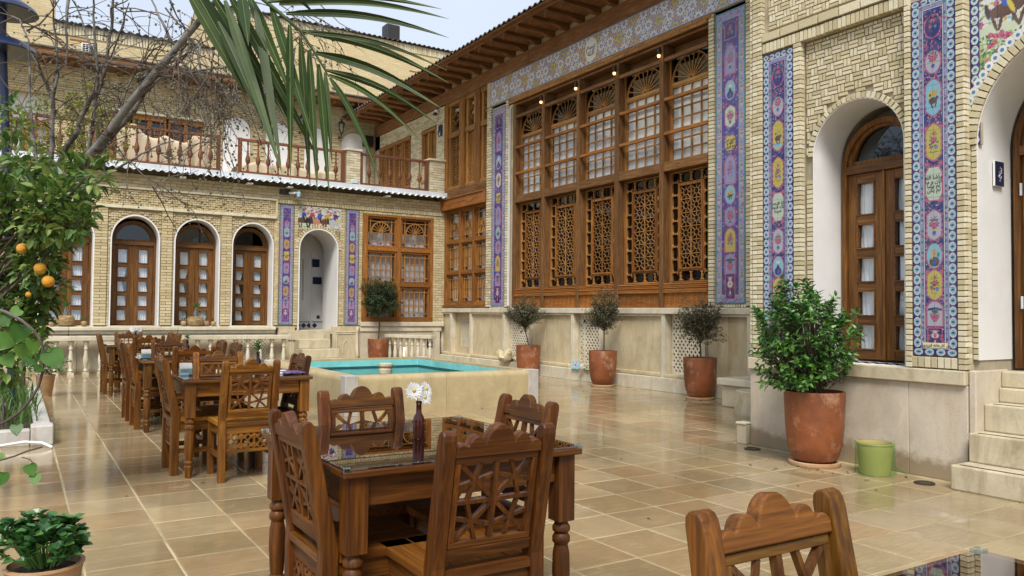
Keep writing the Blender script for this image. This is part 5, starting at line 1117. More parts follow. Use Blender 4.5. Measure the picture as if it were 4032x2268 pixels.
# little step and round stone at the wing's far corner
sb = thing('corner_step', 'low pale stone step in the corner between plinth and near wing', 'step', (8.7, 7.6, 0))
b = MB(); b.box(F0, 8.45, 9.14, 6.2, 7.9, 0, .30); b.build('riser', STEP, sb, bevel=.015); b = MB(); b.box(F0, 8.40, 9.14, 6.2, 7.95, .302, .40); b.build('tread', LEDGE, sb, bevel=.012)
rs = thing('round_stone', 'short round column stump of pale stone on the floor behind the wing corner', 'stone', (8.0, 7.0, 0))
b = MB(); b.lathe([(.30, 0), (.305, .02), (.275, .2), (.28, .30), (.27, .31)], (8.15, 7.0, 0), 24); b.build('drum', STEP, rs, smooth=40)
cs_ = thing('guard_stone', 'small rounded guard stone at the foot of the near wing corner', 'stone', (6.3, 5.5, 0))
b = MB(); b.box(F0, 6.16, 6.26, 5.445, 5.56, 0, .19); b.build('shaft', STEP, cs_, bevel=.01); b = MB(); b.box(F0, 6.15, 6.27, 5.444, 5.57, .191, .215); b.build('cap', LEDGE, cs_, bevel=.008)
# ---------------- pool ----------------
pool = thing('pool', 'square raised stone pool with turquoise lining full of water, stone post in the middle', 'pool', (5.0, 11.2, 0))
PX0, PX1, PY0, PY1, PH = 3.42, 6.25, 9.25, 12.95, .49
POOLC = m_plain('turquoise_lining', (.20, .58, .59), .35, .2, 3, .05)
def coping(a, b, side):                                  # big slab with a rounded outer top edge
    L = .19; prof = [(0, 0), (-L, 0), (-L, PH)] if False else None
    pts = [(0, 0), (0, PH-.07)]+[(-.07+.07*math.cos(q), PH-.07+.07*math.sin(q)) for q in (math.pi/8, math.pi/4, 3*math.pi/8)]+[(-.07, PH), (-.20, PH), (-.20, 0)]
    m = MB()
    if side in 'SN':
        sg = 1 if side == 'S' else -1; y = PY0 if side == 'S' else PY1
        P = [[Vector((x, y-sg*u, z)) for (u, z) in pts] for x in (a, b)]
    else:
        sg = 1 if side == 'W' else -1; x = PX0 if side == 'W' else PX1
        P = [[Vector((x-sg*u, y, z)) for (u, z) in pts] for y in (a, b)]
    k = len(pts); fs = [tuple(range(k)), tuple(range(2*k-1, k-1, -1))]+[(i, k+i, k+(i+1) % k, (i+1) % k) for i in range(k)]
    if side in 'NW': fs = [tuple(reversed(f)) for f in fs]
    m.add(P[0]+P[1], fs); m.build('coping_slab', POOLST, pool, smooth=35)
for (a, b) in ((PX0+.165, 4.80), (4.803, PX1-.165)): coping(a, b, 'S'); coping(a, b, 'N')
for (a, b) in ((PY0+.165, 10.4), (10.403, 11.7), (11.703, PY1-.165)): coping(a, b, 'W'); coping(a, b, 'E')
for x in (PX0, PX1-.163):
    for y in (PY0, PY1-.163): fbox(pool, 'corner_post', KERBST, F0, x-.004, x+.166, y-.004, y+.166, 0, PH+.006, bev=.008)
i0, i1, j0, j1 = PX0+.203, PX1-.203, PY0+.203, PY1-.203
m = MB(); m.box(F0, i0, i1, j0, j1, -.25, -.2)
for (a, b, c, d) in ((i0, i0+.01, j0, j1), (i1-.01, i1, j0, j1), (i0+.01, i1-.01, j0, j0+.01), (i0+.01, i1-.01, j1-.01, j1)): m.box(F0, a, b, c, d, -.2, PH-.03)
for (a, b, c, d) in ((i0+.01, i0+.06, j0+.01, j1-.01), (i1-.06, i1-.01, j0+.01, j1-.01), (i0+.06, i1-.06, j0+.01, j0+.06), (i0+.06, i1-.06, j1-.06, j1-.01)): m.box(F0, a, b, c, d, -.2, PH-.20)
m.build('lining', POOLC, pool)
for (a, b, c, d) in ((i0+.011, i0+.016, j0+.02, j1-.02), (i1-.016, i1-.011, j0+.02, j1-.02), (i0+.02, i1-.02, j1-.016, j1-.011), (i0+.02, i1-.02, j0+.011, j0+.016)): fbox(pool, 'waterline_band', m_plain('algae_band', (.012, .09, .09), .5, .3, 6, .1) if 'algae_band' not in bpy.data.materials else bpy.data.materials['algae_band'], F0, a, b, c, d, PH-.165, PH-.13, bev=0)
k = Nt('pool_water'); k.b.inputs['Transmission Weight'].default_value = .0; nz = k.noise(k.co((1.5, 4, 1)), 2.2, 4, .6); tr = k.n('BsdfTransparent'); tr.inputs[0].default_value = (.78, .95, .95, 1); gl = k.n('BsdfGlossy'); gl.inputs['Roughness'].default_value = .015; fr = k.n('Fresnel'); fr.inputs[0].default_value = 1.5
bp = k.n('Bump'); bp.inputs['Strength'].default_value = .12; bp.inputs['Distance'].default_value = .02; k.l(nz, bp.inputs['Height']); k.l(bp.outputs[0], gl.inputs['Normal']); k.l(bp.outputs[0], fr.inputs['Normal'])
x = k.n('MixShader'); k.l(fr.outputs[0], x.inputs[0]); k.l(tr.outputs[0], x.inputs[1]); k.l(gl.outputs[0], x.inputs[2]); k.l(x.outputs[0], k.out.inputs[0])
m = MB(); m.add([(i0+.06, j0+.06, PH-.155), (i1-.06, j0+.06, PH-.155), (i1-.06, j1-.06, PH-.155), (i0+.06, j1-.06, PH-.155)], [(0, 1, 2, 3)])
m.v = [(a+(-.049 if a < 5 else .049), b+(-.049 if b < 11 else .049), c) for a, b, c in m.v]; m.build('water', k.mat, pool)
m = MB(); m.lathe([(.075, -.2), (.075, .34), (.10, .36), (.105, .42), (.085, .44), (.09, .455), (.115, .47), (.115, .50), (.08, .515), (0, .515)], (4.75, 11.15, 0), 12); m.build('fountain_post', STEP, pool, smooth=35)
# ---------------- tables and chairs ----------------
def table(label, x0, x1, y0, y1, rz=0):
    cx, cy = (x0+x1)/2, (y0+y1)/2; t = thing('dining_table', label, 'table', (cx, cy, 0), 'varnished wooden tables with glass tops'); w_, d_ = (x1-x0)/2, (y1-y0)/2; G = Frame((cx, cy, 0), (1, 0, 0), (0, 1, 0), (0, 0, 1))
    fbox(t, 'table_top', CHW[0], G, -w_, w_, -d_, d_, .722, .748, bev=.006)
    b = MB(); b.box(G, -w_+.004, w_-.004, -d_+.004, d_-.004, .7485, .7565); b.build('glass_sheet', GTAB, t, bevel=.0015)
    for sx in (-1, 1):
        for sy in (-1, 1):
            lx, ly = sx*(w_-.06), sy*(d_-.06); m = MB(); m.box(G, lx-.038, lx+.038, ly-.038, ly+.038, .46, .7215)
            m.lathe([(.032, .46), (.026, .45), (.036, .435), (.036, .42), (.026, .41), (.036, .395), (.036, .378), (.027, .365), (.034, .33), (.036, .26), (.030, .15), (.026, .135), (.036, .125), (.036, .112), (.028, .10), (.036, .09), (.033, .07), (.024, .0)][::-1], G(lx, ly, 0), 16)
            m.build('leg', CHW[2], t, smooth=35, bevel=.002)
            m = MB(); m.box(G, sx*w_-.012*sx-.014, sx*w_-.012*sx+.014, sy*d_-.012*sy-.014, sy*d_-.012*sy+.014, .742, .762); m.build('corner_clip', GCLR, t, bevel=.003)
    for sy in (-1, 1): fbox(t, 'apron', CHW[0], G, -w_+.10, w_-.10, sy*(d_-.06)-.012, sy*(d_-.06)+.012, .615, .7215, bev=.003)
    for sx in (-1, 1): fbox(t, 'apron', CHW[1], G, sx*(w_-.06)-.012, sx*(w_-.06)+.012, -d_+.10, d_-.10, .615, .7215, bev=.003)
    return t
def make_chair(label):                                   # faces +y, origin on the floor between the rear legs
    t = thing('wooden_chair', label, 'chair', (0, 0, 0), 'carved wooden chairs round the tables'); W_ = .189
    GX = Frame((0, 0, 0), (0, 1, 0), (0, 0, 1), (1, 0, 0))   # side view: u = y, v = z, n = x
    yb = lambda z: -.085*max(0, (z-.44)/.46)                # lean of the back
    for sx in (-1, 1):
        pr = [(-.032, 0), (.028, 0), (.032, .40), (.034, .46), (yb(.88)+.027, .875)]+[(yb(.9)+.002+.025*math.cos(q), .88+.028*math.sin(q)) for q in (.5, 1.05, 1.57, 2.1, 2.6)]+[(yb(.88)-.024, .875), (-.028, .46), (-.032, .40)]
        m = MB(); m.prism(GX, pr, sx*W_-.024, sx*W_+.024); m.build('rear_leg', CHW[2], t, bevel=.005)
        m = MB(); m.box(F0, sx*W_-.022, sx*W_+.022, .345, .39, 0, .415); m.build('front_leg', CHW[2], t, bevel=.003)
        m = MB(); m.box(F0, sx*W_-.011, sx*W_+.011, .033, .344, .345, .4145); m.build('side_apron', CHW[1], t, bevel=.002)
        m = MB(); m.box(F0, sx*W_-.012, sx*W_+.012, .03, .344, .17, .205); m.build('stretcher', CHW[1], t, bevel=.002)
    m = MB(); m.box(F0, -.166, .166, .356, .378, .345, .4145); m.build('front_apron', CHW[0], t, bevel=.002)
    m = MB()
    for k in range(4): m.box(F0, -.215+.1075*k, -.215+.1075*(k+1)-.0012, -.0 if False else .036, .405, .4155, .445)
    m.build('seat', SEATW[1], t, bevel=.003)
    m = MB(); m.box(F0, -.163, .163, -.028, .034, .4155, .445); m.build('seat_back_edge', CHW[0], t)
    B = Frame((0, yb(.44), .44), (1, 0, 0), Vector((0, -.085, .46)).normalized(), Vector((0, -.46, -.085)).normalized())   # plane of the back, n to the rear
    top = [(-.164, .365), (.164, .365), (.164, .405)]
    lobes = [(.139, .395, .027, .036), (.086, .400, .034, .055), (0, .402, .057, .086), (-.086, .400, .034, .055), (-.139, .395, .027, .036)]
    crest = []
    for x in np.linspace(.164, -.164, 65):
        z = .402
        for (c, b0, r, h) in lobes:
            if abs(x-c) < r+.002: z = max(z, b0+h*math.sqrt(max(0, 1-((x-c)/(r+.002))**2)))
        crest.append((float(x), z))
    m = MB(); m.prism(B, [(-.164, .388), (.164, .388)]+crest, -.019, .019); m.build('crest_rail', CHW[0], t, bevel=.004)
    m = MB(); m.box(B, -.164, .164, .040, .078, -.014, .014); m.build('lower_rail', CHW[0], t, bevel=.003)
    u0, u1, v0, v1 = -.158, .158, .080, .386; f = .021
    m = MB()
    for (a, e, c, d) in ((u0, u1, v0, v0+f), (u0, u1, v1-f, v1)): m = MB(); m.box(B, a, e, c, d, -.011, .013); m.build('lattice_frame', CHW[0], t, bevel=.002)
    for (a, e, c, d) in ((u0, u0+f, v0+f, v1-f), (u1-f, u1, v0+f, v1-f)): m = MB(); m.box(B, a, e, c, d, -.011, .013); m.build('lattice_frame', CHW[2], t, bevel=.002)
    m = MB(); uu, vc, hw, hh = 0, (v0+v1)/2, (u1-u0)/2-f, (v1-v0)/2-f; n_ = [0]
    def L(a, b, wd=.0145):
        n_[0] += 1; k_ = .0004*n_[0]; m.bar(B, (uu+a[0]*hw, vc+a[1]*hh), (uu+b[0]*hw, vc+b[1]*hh), wd, -.009+k_*.5, .011-k_)
    L((0, -1), (0, 1), .017); L((-1, 0), (1, 0), .013)
    for sx in (-1, 1):
        for sy in (-1, 1):
            L((0, 0), (sx, sy)); L((sx*.42, sy), (sx*.72, 0), .0125); L((sx, sy*.40), (0, sy*.66), .0125)
    m.build('back_lattice', CHW[2], t, kind='stuff')
    RB = Frame((0, -.002, 0), (1, 0, 0), (0, 0, 1), (0, -1, 0))
    m = MB(); m.box(RB, -.164, .164, .355, .414, -.012, .012); m.build('rear_apron', CHW[0], t, bevel=.003)
    m = MB(); m.box(RB, -.164, .164, .214, .238, -.012, .012); m.box(RB, -.164, -.142, .238, .354, -.012, .011); m.box(RB, .142, .164, .238, .354, -.012, .011); m.build('lower_lattice_frame', CHW[0], t, bevel=.002)
    m = MB(); k_ = 0
    for c in (-.0955, 0, .0955):
        for (a, b) in (((-1, -1), (1, 1)), ((-1, 1), (1, -1)), ((0, 1), (1, .2)), ((0, 1), (-1, .2)), ((0, -1), (1, -.2)), ((0, -1), (-1, -.2))):
            k_ += 1; m.bar(RB, (c+a[0]*.046, .296+a[1]*.058), (c+b[0]*.046, .296+b[1]*.058), .0115, -.008+.0002*k_, .010-.0003*k_)
    for c in (-.048, .048): m.box(RB, c-.0065, c+.0065, .238, .354, -.009, .0105)
    m.build('lower_lattice', CHW[0], t, kind='stuff')
    return t
T0 = table('near square table with amber bottle of daisies, four carved chairs pushed in', .935, 1.925, 2.53, 3.56)
T1 = table('second table from the camera, holding plant bottle, napkin box and patterned menu, beside the pool', 1.09, 2.09, 6.40, 7.40)
T2 = table('long third table toward the back house, with paper napkin stand', 1.13, 2.10, 9.0, 10.75)
T3 = table('farthest table, with white flowers, near the back balustrade', 1.17, 2.14, 13.05, 14.6)
for o in T1.children: o.color = (1.3, 1.2, .95, 1)
for o in T0.children: o.color = (.70, .55, .41, 1)
T4 = table('table cut by the bottom right corner of the photo, mirroring the tile strip', .86, 1.862, -.03, .975)
CH = [ # x, y, facing, label
 (1.352, 2.31, 0, 'chair seen from behind at the near side of the table with daisies'),
 (.93, 2.85, -90, 'chair at the left side of the table with daisies, back turned sideways'),
 (1.43, 3.565, 180, 'chair on the pool side of the table with daisies'),
 (1.855, 2.95, 90, 'chair at the right side of the table with daisies'),
 (1.31, 1.015, 180, 'chair cut by the bottom edge, at the corner table near the terracotta pots'),
 (1.517, 6.18, 0, 'chair seen from behind at the near side of the second table'),
 (1.07, 6.80, -90, 'chair at the left side of the second table, by its turned leg'),
 (1.56, 7.38, 180, 'chair on the far side of the second table, facing the camera'),
 (2.03, 6.80, 90, 'dark chair at the right side of the second table, against the pool'),
 (1.60, 8.87, 0, 'chair at the near end of the long third table'),
 (1.135, 9.535, -90, 'nearer of two chairs at the left side of the long third table'),
 (1.13, 10.27, -90, 'farther of two chairs at the left side of the long third table'),
 (1.67, 10.80, 180, 'chair at the far end of the long third table'),
 (2.08, 9.42, 90, 'nearer of two chairs at the right side of the long third table'),
 (2.09, 10.2, 90, 'farther of two chairs at the right side of the long third table'),
 (1.67, 12.72, 0, 'chair at the near end of the farthest table'),
 (1.175, 13.62, -90, 'chair at the left side of the farthest table, nearest the planter'),
 (1.63, 14.66, 180, 'chair at the far end of the farthest table'),
 (2.12, 13.5, 90, 'nearer of two chairs at the right side of the farthest table'),
 (2.12, 14.15, 90, 'farther of two chairs at the right side of the farthest table')]
c0 = make_chair(CH[0][3])
for i, (x, y, a, lab) in enumerate(CH):
    if i == 0: c0.location = (x, y, 0); o = c0
    else: o = dup(c0, (x, y, 0), R_(a+random.uniform(-2, 2)), lab)
    q = (.72, .56, .41) if i < 4 else (1.05, 1.0, .8) if i == 4 else (1.2, 1.12, .85) if i < 8 else (.5, .40, .36) if i == 8 else (.9, .80, .66)
    for ch in o.children: ch.color = (*(v*random.uniform(.92, 1.08) for v in q), 1)
# ---------------- things on the tables ----------------
AMB = m_plain('amber_bottle_glass', (.045, .007, .003), .07, .1, 4, 0); DKGL = m_plain('black_glass', (.012, .01, .012), .06, .1, 4, 0)
PET = m_leaf('white_petal', [(.78, .78, .76), (.84, .84, .84)], .5, .3); LFG = m_leaf('bright_leaf', [(.05, .17, .03), (.08, .24, .05), (.12, .30, .07)], .35); YELC = m_plain('flower_eye', (.6, .42, .05), .7, .2, 60, .2); STM = m_plain('green_stem', (.10, .22, .05), .5, .2, 20, 0)
def bottle(label, x, y, z, s=1.0, mat=None):
    t = thing('bottle', label, 'bottle', (x, y, z), 'dark bottles on the tables'); m = MB(); m.lathe([(.0, .002), (.024, .002), (.0265, .008), (.0265, .088), (.024, .105), (.0135, .122), (.0125, .168), (.0145, .17), (.0145, .178), (.011, .178), (.010, .12)], (x, y, z), 20); m.v = [(x+(a-x)*s, y+(b-y)*s, z+(c-z)*s) for a, b, c in m.v]; m.build('glass', mat or DKGL, t, smooth=50)
    if mat: m = MB(); m.lathe([(0, .006), (.022, .006), (.022, .085), (.02, .1), (0, .1)], (x, y, z), 16); m.v = [(x+(a-x)*s, y+(b-y)*s, z+(c-z)*s) for a, b, c in m.v]; m.build('water', m_plain('dark_water', (.02, .006, .004), .1, .1, 3, 0), t, smooth=50)
    return t
BX, BY, BZ = 1.425, 2.99, .7565
bottle('amber bottle on the near glass table', BX, BY, BZ, .88, AMB)
ds = thing('daisies', 'three white daisies standing in the amber bottle', 'flowers', (BX, BY, BZ+.05))
def daisy(parent, base, head, nrm, r):
    m = MB(); b0, h0 = Vector(base), Vector(head); mid = (b0+h0)/2+Vector((random.uniform(-.005, .005), .004, .012)); m.tube([b0, mid, h0], .0022, 6); m.build('stem', STM, parent, smooth=60)
    n = Vector(nrm).normalized(); a = n.orthogonal().normalized(); b = n.cross(a)
    P = MB()
    for ring_ in range(2):
        for k in range(13):
            q = 6.283*(k+.5*ring_)/13+random.uniform(-.08, .08); d = a*math.cos(q)+b*math.sin(q); s_ = n.cross(d); L_ = r*random.uniform(.85, 1.08)*(1-.12*ring_); lift = .25+.25*ring_+random.uniform(-.12, .12); wd = r*.18
            p = [h0+d*r*.12-s_*wd*.5, h0+d*r*.12+s_*wd*.5, h0+d*L_*.6+s_*wd+n*L_*lift*.35, h0+d*L_+n*L_*lift*.3, h0+d*L_*.6-s_*wd+n*L_*lift*.35]
            P.add(p, [(0, 1, 2, 3, 4)], 0, random.random())
    P.build('petals', PET, parent, tint=True, kind='stuff'); m = MB(); m.lathe([(0, 0), (r*.2, .002), (r*.16, .007), (0, .009)], h0, 10, axis=Matrix((a, b, n)).transposed()); m.build('flower_eye', YELC, parent, smooth=60)
daisy(ds, (BX-.003, BY, BZ+.14), (BX-.022, BY+.0, BZ+.200), (-.4, -.85, .3), .041)
daisy(ds, (BX+.003, BY, BZ+.14), (BX+.036, BY+.012, BZ+.204), (.45, -.75, .45), .041)
daisy(ds, (BX+.002, BY-.003, BZ+.14), (BX+.020, BY-.012, BZ+.172), (.2, -.9, .3), .034)
def sprig(label, x, y, z, h, n, r, grp='green sprigs in the bottles'):
    t = thing('sprig', label, 'plant', (x, y, z), grp); m = MB(); m.tube([(x, y, z), (x+.004, y, z+h*.6), (x, y+.003, z+h)], .0028, 6); m.build('stem', STM, t); P = MB()
    for k in range(n):
        f = .35+.65*k/n; q = k*2.4; d = Vector((math.cos(q), math.sin(q), random.uniform(-.1, .9))).normalized(); o = Vector((x, y, z+h*f)); L_ = r*random.uniform(.7, 1.1); s_ = d.cross(Vector((0, 0, 1))).normalized()*L_*.22; up = s_.cross(d).normalized()*L_*.12
        P.add([o, o+d*L_*.5-s_+up, o+d*L_, o+d*L_*.5+s_+up, o+d*L_*.5], [(0, 4, 2, 1), (0, 3, 2, 4)], 0, random.random())
    P.build('leaves', LFG, t, tint=True, kind='stuff'); return t
bottle('dark bottle holding a leafy sprig on the second table', 1.76, 6.86, BZ); sprig('green leafy sprig in the dark bottle on the second table', 1.76, 6.86, BZ+.15, .10, 34, .055)
bottle('dark bottle holding a sprig on the long third table', 1.72, 9.9, BZ); sprig('small green sprig in the dark bottle on the long third table', 1.72, 9.9, BZ+.15, .08, 22, .05)
bottle('dark bottle holding white flowers on the farthest table', 1.62, 13.75, BZ)
wf = thing('white_flowers', 'bunch of white flowers in the bottle on the farthest table', 'flowers', (1.62, 13.75, BZ+.1)); 
for k in range(3): daisy(wf, (1.62, 13.75, BZ+.16), (1.62+.05*(k-1), 13.74, BZ+.215+.02*(k % 2)), (.4*(k-1), -.8, .4), .05)
def napkins(label, x, y, z):
    t = thing('napkin_box', label, 'napkin holder', (x, y, z), 'napkin holders'); m = MB()
    for (a, b, c, d, e, f) in ((-.05, .05, -.03, .03, 0, .006), (-.05, .05, -.03, -.026, .006, .06), (-.05, .05, .026, .03, .006, .06)): m.box(Frame((x, y, z), (1, 0, 0), (0, 1, 0), (0, 0, 1)), a, b, c, d, e, f)
    m.build('holder', GCLR, t)
    for k in range(9): m = MB(); m.box(Frame((x, y, z), (1, 0, 0), (0, 1, .04*(k-4)), (0, 0, 1)), -.046, .046, -.021+.0046*k, -.018+.0046*k, .007, .075+.012*(k % 3)); m.build('napkin', PET, t)
    return t
napkins('clear napkin box at the left corner of the second table', 1.17, 6.78, BZ); napkins('napkin stand full of paper napkins on the long third table', 1.20, 9.28, BZ)
mn = thing('menu', 'white and purple patterned menu lying on the second table', 'menu', (1.93, 6.75, BZ)); m = MB(); m.box(F0, 1.78, 2.0, 6.62, 6.93, BZ+.001, BZ+.012); m.build('cover', PLAST, mn, bevel=.002)
m = MB(); m.box(F0, 1.90, 2.06, 6.50, 6.72, BZ+.0125, BZ+.02); m.build('leaflet', m_plain('purple_print', (.12, .06, .25), .3, .5, 40, 0, dirt=((.6, .55, .3), 60, .9, .52)), mn)
# ---------------- bin, drains, stones, tiles ----------------
bn = thing('waste_bin', 'round straw coloured waste bin by the near plinth, lined with a green bag', 'bin', (5.93, 3.90, 0)); m = MB(); m.lathe([(.0, .004), (.112, .004), (.118, .02), (.137, .245), (.143, .25), (.143, .26), (.131, .26), (.112, .03), (0, .02)], (5.93, 3.90, 0), 24); m.build('bucket', m_plain('straw_plastic', (.42, .33, .13), .5, .1, 3, .05), bn, smooth=40)
bag = thing('bin_bag', 'thin green plastic bag hanging over the waste bin', 'bag', (5.93, 3.90, 0)); m = MB(); n_ = 40; rows = [(.128, .235), (.139, .266), (.150, .262), (.150, .20), (.149, .13), (.152, .06), (.150, .022), (.158, .006)]; P = []
for j, (r, z) in enumerate(rows):
    for k in range(n_): q = 6.283*k/n_; rr = r+.007*(j/7)*math.sin(q*9+j*.8)+.005*(j/7)*math.sin(q*17-j); P.append((5.93+rr*math.cos(q), 3.90+rr*math.sin(q), z+.005*math.sin(q*5+j)*(j > 2)+(.004 if j == 7 else 0)))
m.add(P, [(j*n_+k, j*n_+(k+1) % n_, (j+1)*n_+(k+1) % n_, (j+1)*n_+k) for j in range(7) for k in range(n_)])
kb = Nt('green_film'); tr = kb.n('BsdfTransparent'); tr.inputs[0].default_value = (.84, .95, .80, 1); kb.set((.03, .38, .12), .25, .5); x = kb.n('MixShader'); x.inputs[0].default_value = .09; kb.l(tr.outputs[0], x.inputs[1]); kb.l(kb.b.outputs[0], x.inputs[2]); kb.l(x.outputs[0], kb.out.inputs[0]); kb.bump(kb.noise(kb.co(), 22, 3), .6, .02)
m.build('film', kb.mat, bag, smooth=80); m = MB(); m.tube([(6.02, 3.77, .06), (6.06, 3.74, .035), (6.08, 3.72, .012)], [.014, .010, .006], 8); m.build('knot', kb.mat, bag, smooth=60)
for lab, x, y in (('round steel floor light near the big leafy pot, at the wing corner', 6.0, 5.22), ('round steel floor light beside the lowest stone step', 5.95, 3.50)):
    t = thing('floor_light', lab, 'floor light', (x, y, 0), 'floor lights'); m = MB(); m.lathe([(.075, .0), (.075, .008), (.068, .010), (.055, .010), (.055, .006)], (x, y, .002), 20); m.build('rim', IRON, t, smooth=40); m = MB(); m.lathe([(0, .0085), (.054, .0075)], (x, y, .002), 20); m.build('lens', DKGL, t)
def rock(name, label, cat, c, r, sx, sz, mat, seed, group=None):
    rs = random.Random(seed); t = thing(name, label, cat, c, group); m = MB(); nu, nv = 14, 9; P = []
    for j in range(nv+1):
        th = math.pi*j/nv
        for k in range(nu): q = 6.283*k/nu; rr = r*(1+.22*math.sin(q*2+seed)*math.sin(th*2)+.16*math.sin(q*3+th*4+seed)+rs.uniform(-.11, .11)); P.append((c[0]+rr*sx*math.sin(th)*math.cos(q), c[1]+rr*math.sin(th)*math.sin(q), c[2]+max(0, rr*sz*(.8+math.cos(th)))))
    m.add(P, [(j*nu+k, (j+1)*nu+k, (j+1)*nu+(k+1) % nu, j*nu+(k+1) % nu) for j in range(nv) for k in range(nu)]); m.build('stone', mat, t, smooth=30); return t
rock('rough_stone', 'rough pale boulder on the plinth behind the pool', 'stone', (9.08, 14.75, .225), .17, 1.0, .75, DADO, 3)
rock('stone_fragment', 'small white rock between the glazed tiles on the plinth', 'stone', (9.10, 11.98, .225), .07, .9, .8, LEDGE, 5); rock('dark_rock', 'dark rough rock behind the third pot from the big bush', 'stone', (9.12, 11.35, .225), .11, 1.0, .8, DADO, 9)
for lab, y0, y1, z in (('upright turquoise floral tile leaning on the plinth ledge', 12.12, 12.36, .16), ('small patterned green tile lying on the plinth beside the rock', 11.66, 11.93, .10)):
    t = thing('glazed_tile', lab, 'tile', (9.1, (y0+y1)/2, .225), 'loose glazed tiles'); A = Art(y1-y0, z, .008, 'cyan' if z > .12 else 'green'); A.rect(.012, y1-y0-.012, .012, z-.012, 'white' if z < .12 else 'cyan')
    if z > .12: A.ell((y1-y0)/2, z*.5, .07, .05, 'white'); A.leafs((y1-y0)/2, z*.5, .055, 8, 'blue'); A.rose((y1-y0)/2, z*.5, .03)
    else:
        for q in range(3): A.ell(.05+.085*q, z/2, .032, .028, 'lime'); A.ell(.05+.085*q, z/2, .015, .014, 'black')
    G = Frame((9.1, (y0+y1)/2, .226), (0, -1, 0), Vector((.35, 0, 1)).normalized(), Vector((-1, 0, .35)).normalized()); tile_panel(t, G, -(y1-y0)/2, 0, y1-y0, z, .0, A.a, 1, 1, name='face')
# ---------------- balustrades ----------------
BPR = [(.055, .0), (.055, .045), (.034, .05), (.034, .075), (.05, .085), (.03, .11), (.028, .14), (.047, .24), (.050, .30), (.036, .40), (.027, .48), (.040, .50), (.040, .52), (.03, .54), (.036, .60), (.055, .63), (.055, .66)]
bl = thing('stone_balustrade', 'white stone balustrade in front of the back house, low round balusters', 'balustrade', (2.8, 17.62, 0))
GB = Frame((0, 17.62, 0), (1, 0, 0), (0, 0, 1), (0, -1, 0))
fbox(bl, 'rail', LEDGE, GB, .2, 2.7, .665, .755, -.10, .085, bev=.01); fbox(bl, 'rail', LEDGE, GB, 2.703, 5.22, .665, .755, -.10, .085, bev=.01)
pb_ = None
for k in range(19):
    x = .42+.2585*k
    if pb_ is None:
        m = MB(); m.box(GB, x-.055, x+.055, 0, .05, -.055, .055); m.lathe(BPR, (x, 17.62, 0), 14); me_ = m.build('baluster', LEDGE, bl, smooth=35); pb_ = (m, x)
    else: o = bpy.data.objects.new('baluster', me_.data); COL.objects.link(o); o.parent = bl; o.location = me_.location+Vector((x-pb_[1], 0, 0))
b2 = thing('stair_balustrade', 'short white stone balustrade beside the potted shrub in the courtyard corner', 'balustrade', (8.2, 17.3, 0))
p0, p1 = Vector((7.75, 17.95, 0)), Vector((8.25, 16.75, 0)); d_ = (p1-p0).normalized(); GS = Frame(p0, d_, (0, 0, 1), d_.cross(Vector((0, 0, 1)))); Ls = (p1-p0).length
fbox(b2, 'rail', LEDGE, GS, -.1, Ls+.1, .665, .745, -.085, .085, bev=.01)
for k in range(8): q = GS(Ls*k/7, 0, 0); m = MB(); m.box(GS, Ls*k/7-.05, Ls*k/7+.05, 0, .05, -.05, .05); m.lathe(BPR, q, 12); m.build('baluster', LEDGE, b2, smooth=35)
cl = thing('ground_lamp', 'small lit lamp glowing behind the short stone balustrade', 'lamp', (8.1, 17.5, 0)); m = MB(); m.box(F0, 8.06, 8.16, 17.86, 17.92, .20, .42); m.build('housing', PLAST, cl); LW = Nt('lit_lamp'); LW.b.inputs['Emission Color'].default_value = (1, .9, .55, 1); LW.b.inputs['Emission Strength'].default_value = 1.2; LW = LW.set((.8, .75, .6)); m = MB(); m.box(F0, 8.07, 8.15, 17.85, 17.859, .21, .41); m.build('lens', LW, cl)
# wooden terrace railings
WPR = [(.022, 0), (.03, .02), (.022, .04), (.018, .10), (.028, .12), (.018, .14), (.052, .22), (.055, .27), (.035, .34), (.018, .42), (.026, .45), (.018, .47), (.016, .58), (.026, .61), (.022, .66)]
RLW = wood_set('railing_wood', [(.12, .042, .022), (.20, .072, .036), (.27, .105, .055)], rough=.5)
def railing(label, x0, x1, step, posts):
    t = thing('wooden_railing', label, 'railing', ((x0+x1)/2, 18.2, 4.35), 'turned wooden railings along the terrace'); G = Frame((0, 18.2, 0), (1, 0, 0), (0, 0, 1), (0, -1, 0))
    fbox(t, 'hand_rail', RLW[0], G, x0, x1, 5.09, 5.15, -.035, .035, bev=.006); fbox(t, 'bottom_rail', RLW[0], G, x0, x1, 4.365, 4.42, -.03, .03, bev=.005)
    for p in posts: fbox(t, 'post', RLW[2], G, p-.04, p+.04, 4.351, 5.16, -.04, .04, bev=.005)
    n = int((x1-x0-.1)/step); 
    for k in range(n): x = x0+.1+(x1-x0-.2)*(k+.5)/n; m = MB(); m.lathe([(r, z+4.42) for r, z in WPR], (x, 18.2, 0), 10); m.build('baluster', RLW[2], t, smooth=40)
railing('wooden railing at the left of the terrace, in front of the large beige cover', 1.45, 3.76, .215, (1.5, 3.72))
railing('middle wooden railing of the terrace, left of the brick pier', 4.14, 6.62, .235, (4.18, 6.58))
railing('short wooden railing at the right end of the terrace', 7.02, 8.84, .25, (7.04, 8.8)); railing('wooden railing at the far left of the terrace behind the trees', -1.2, 1.3, .215, (-1.16, 1.26))
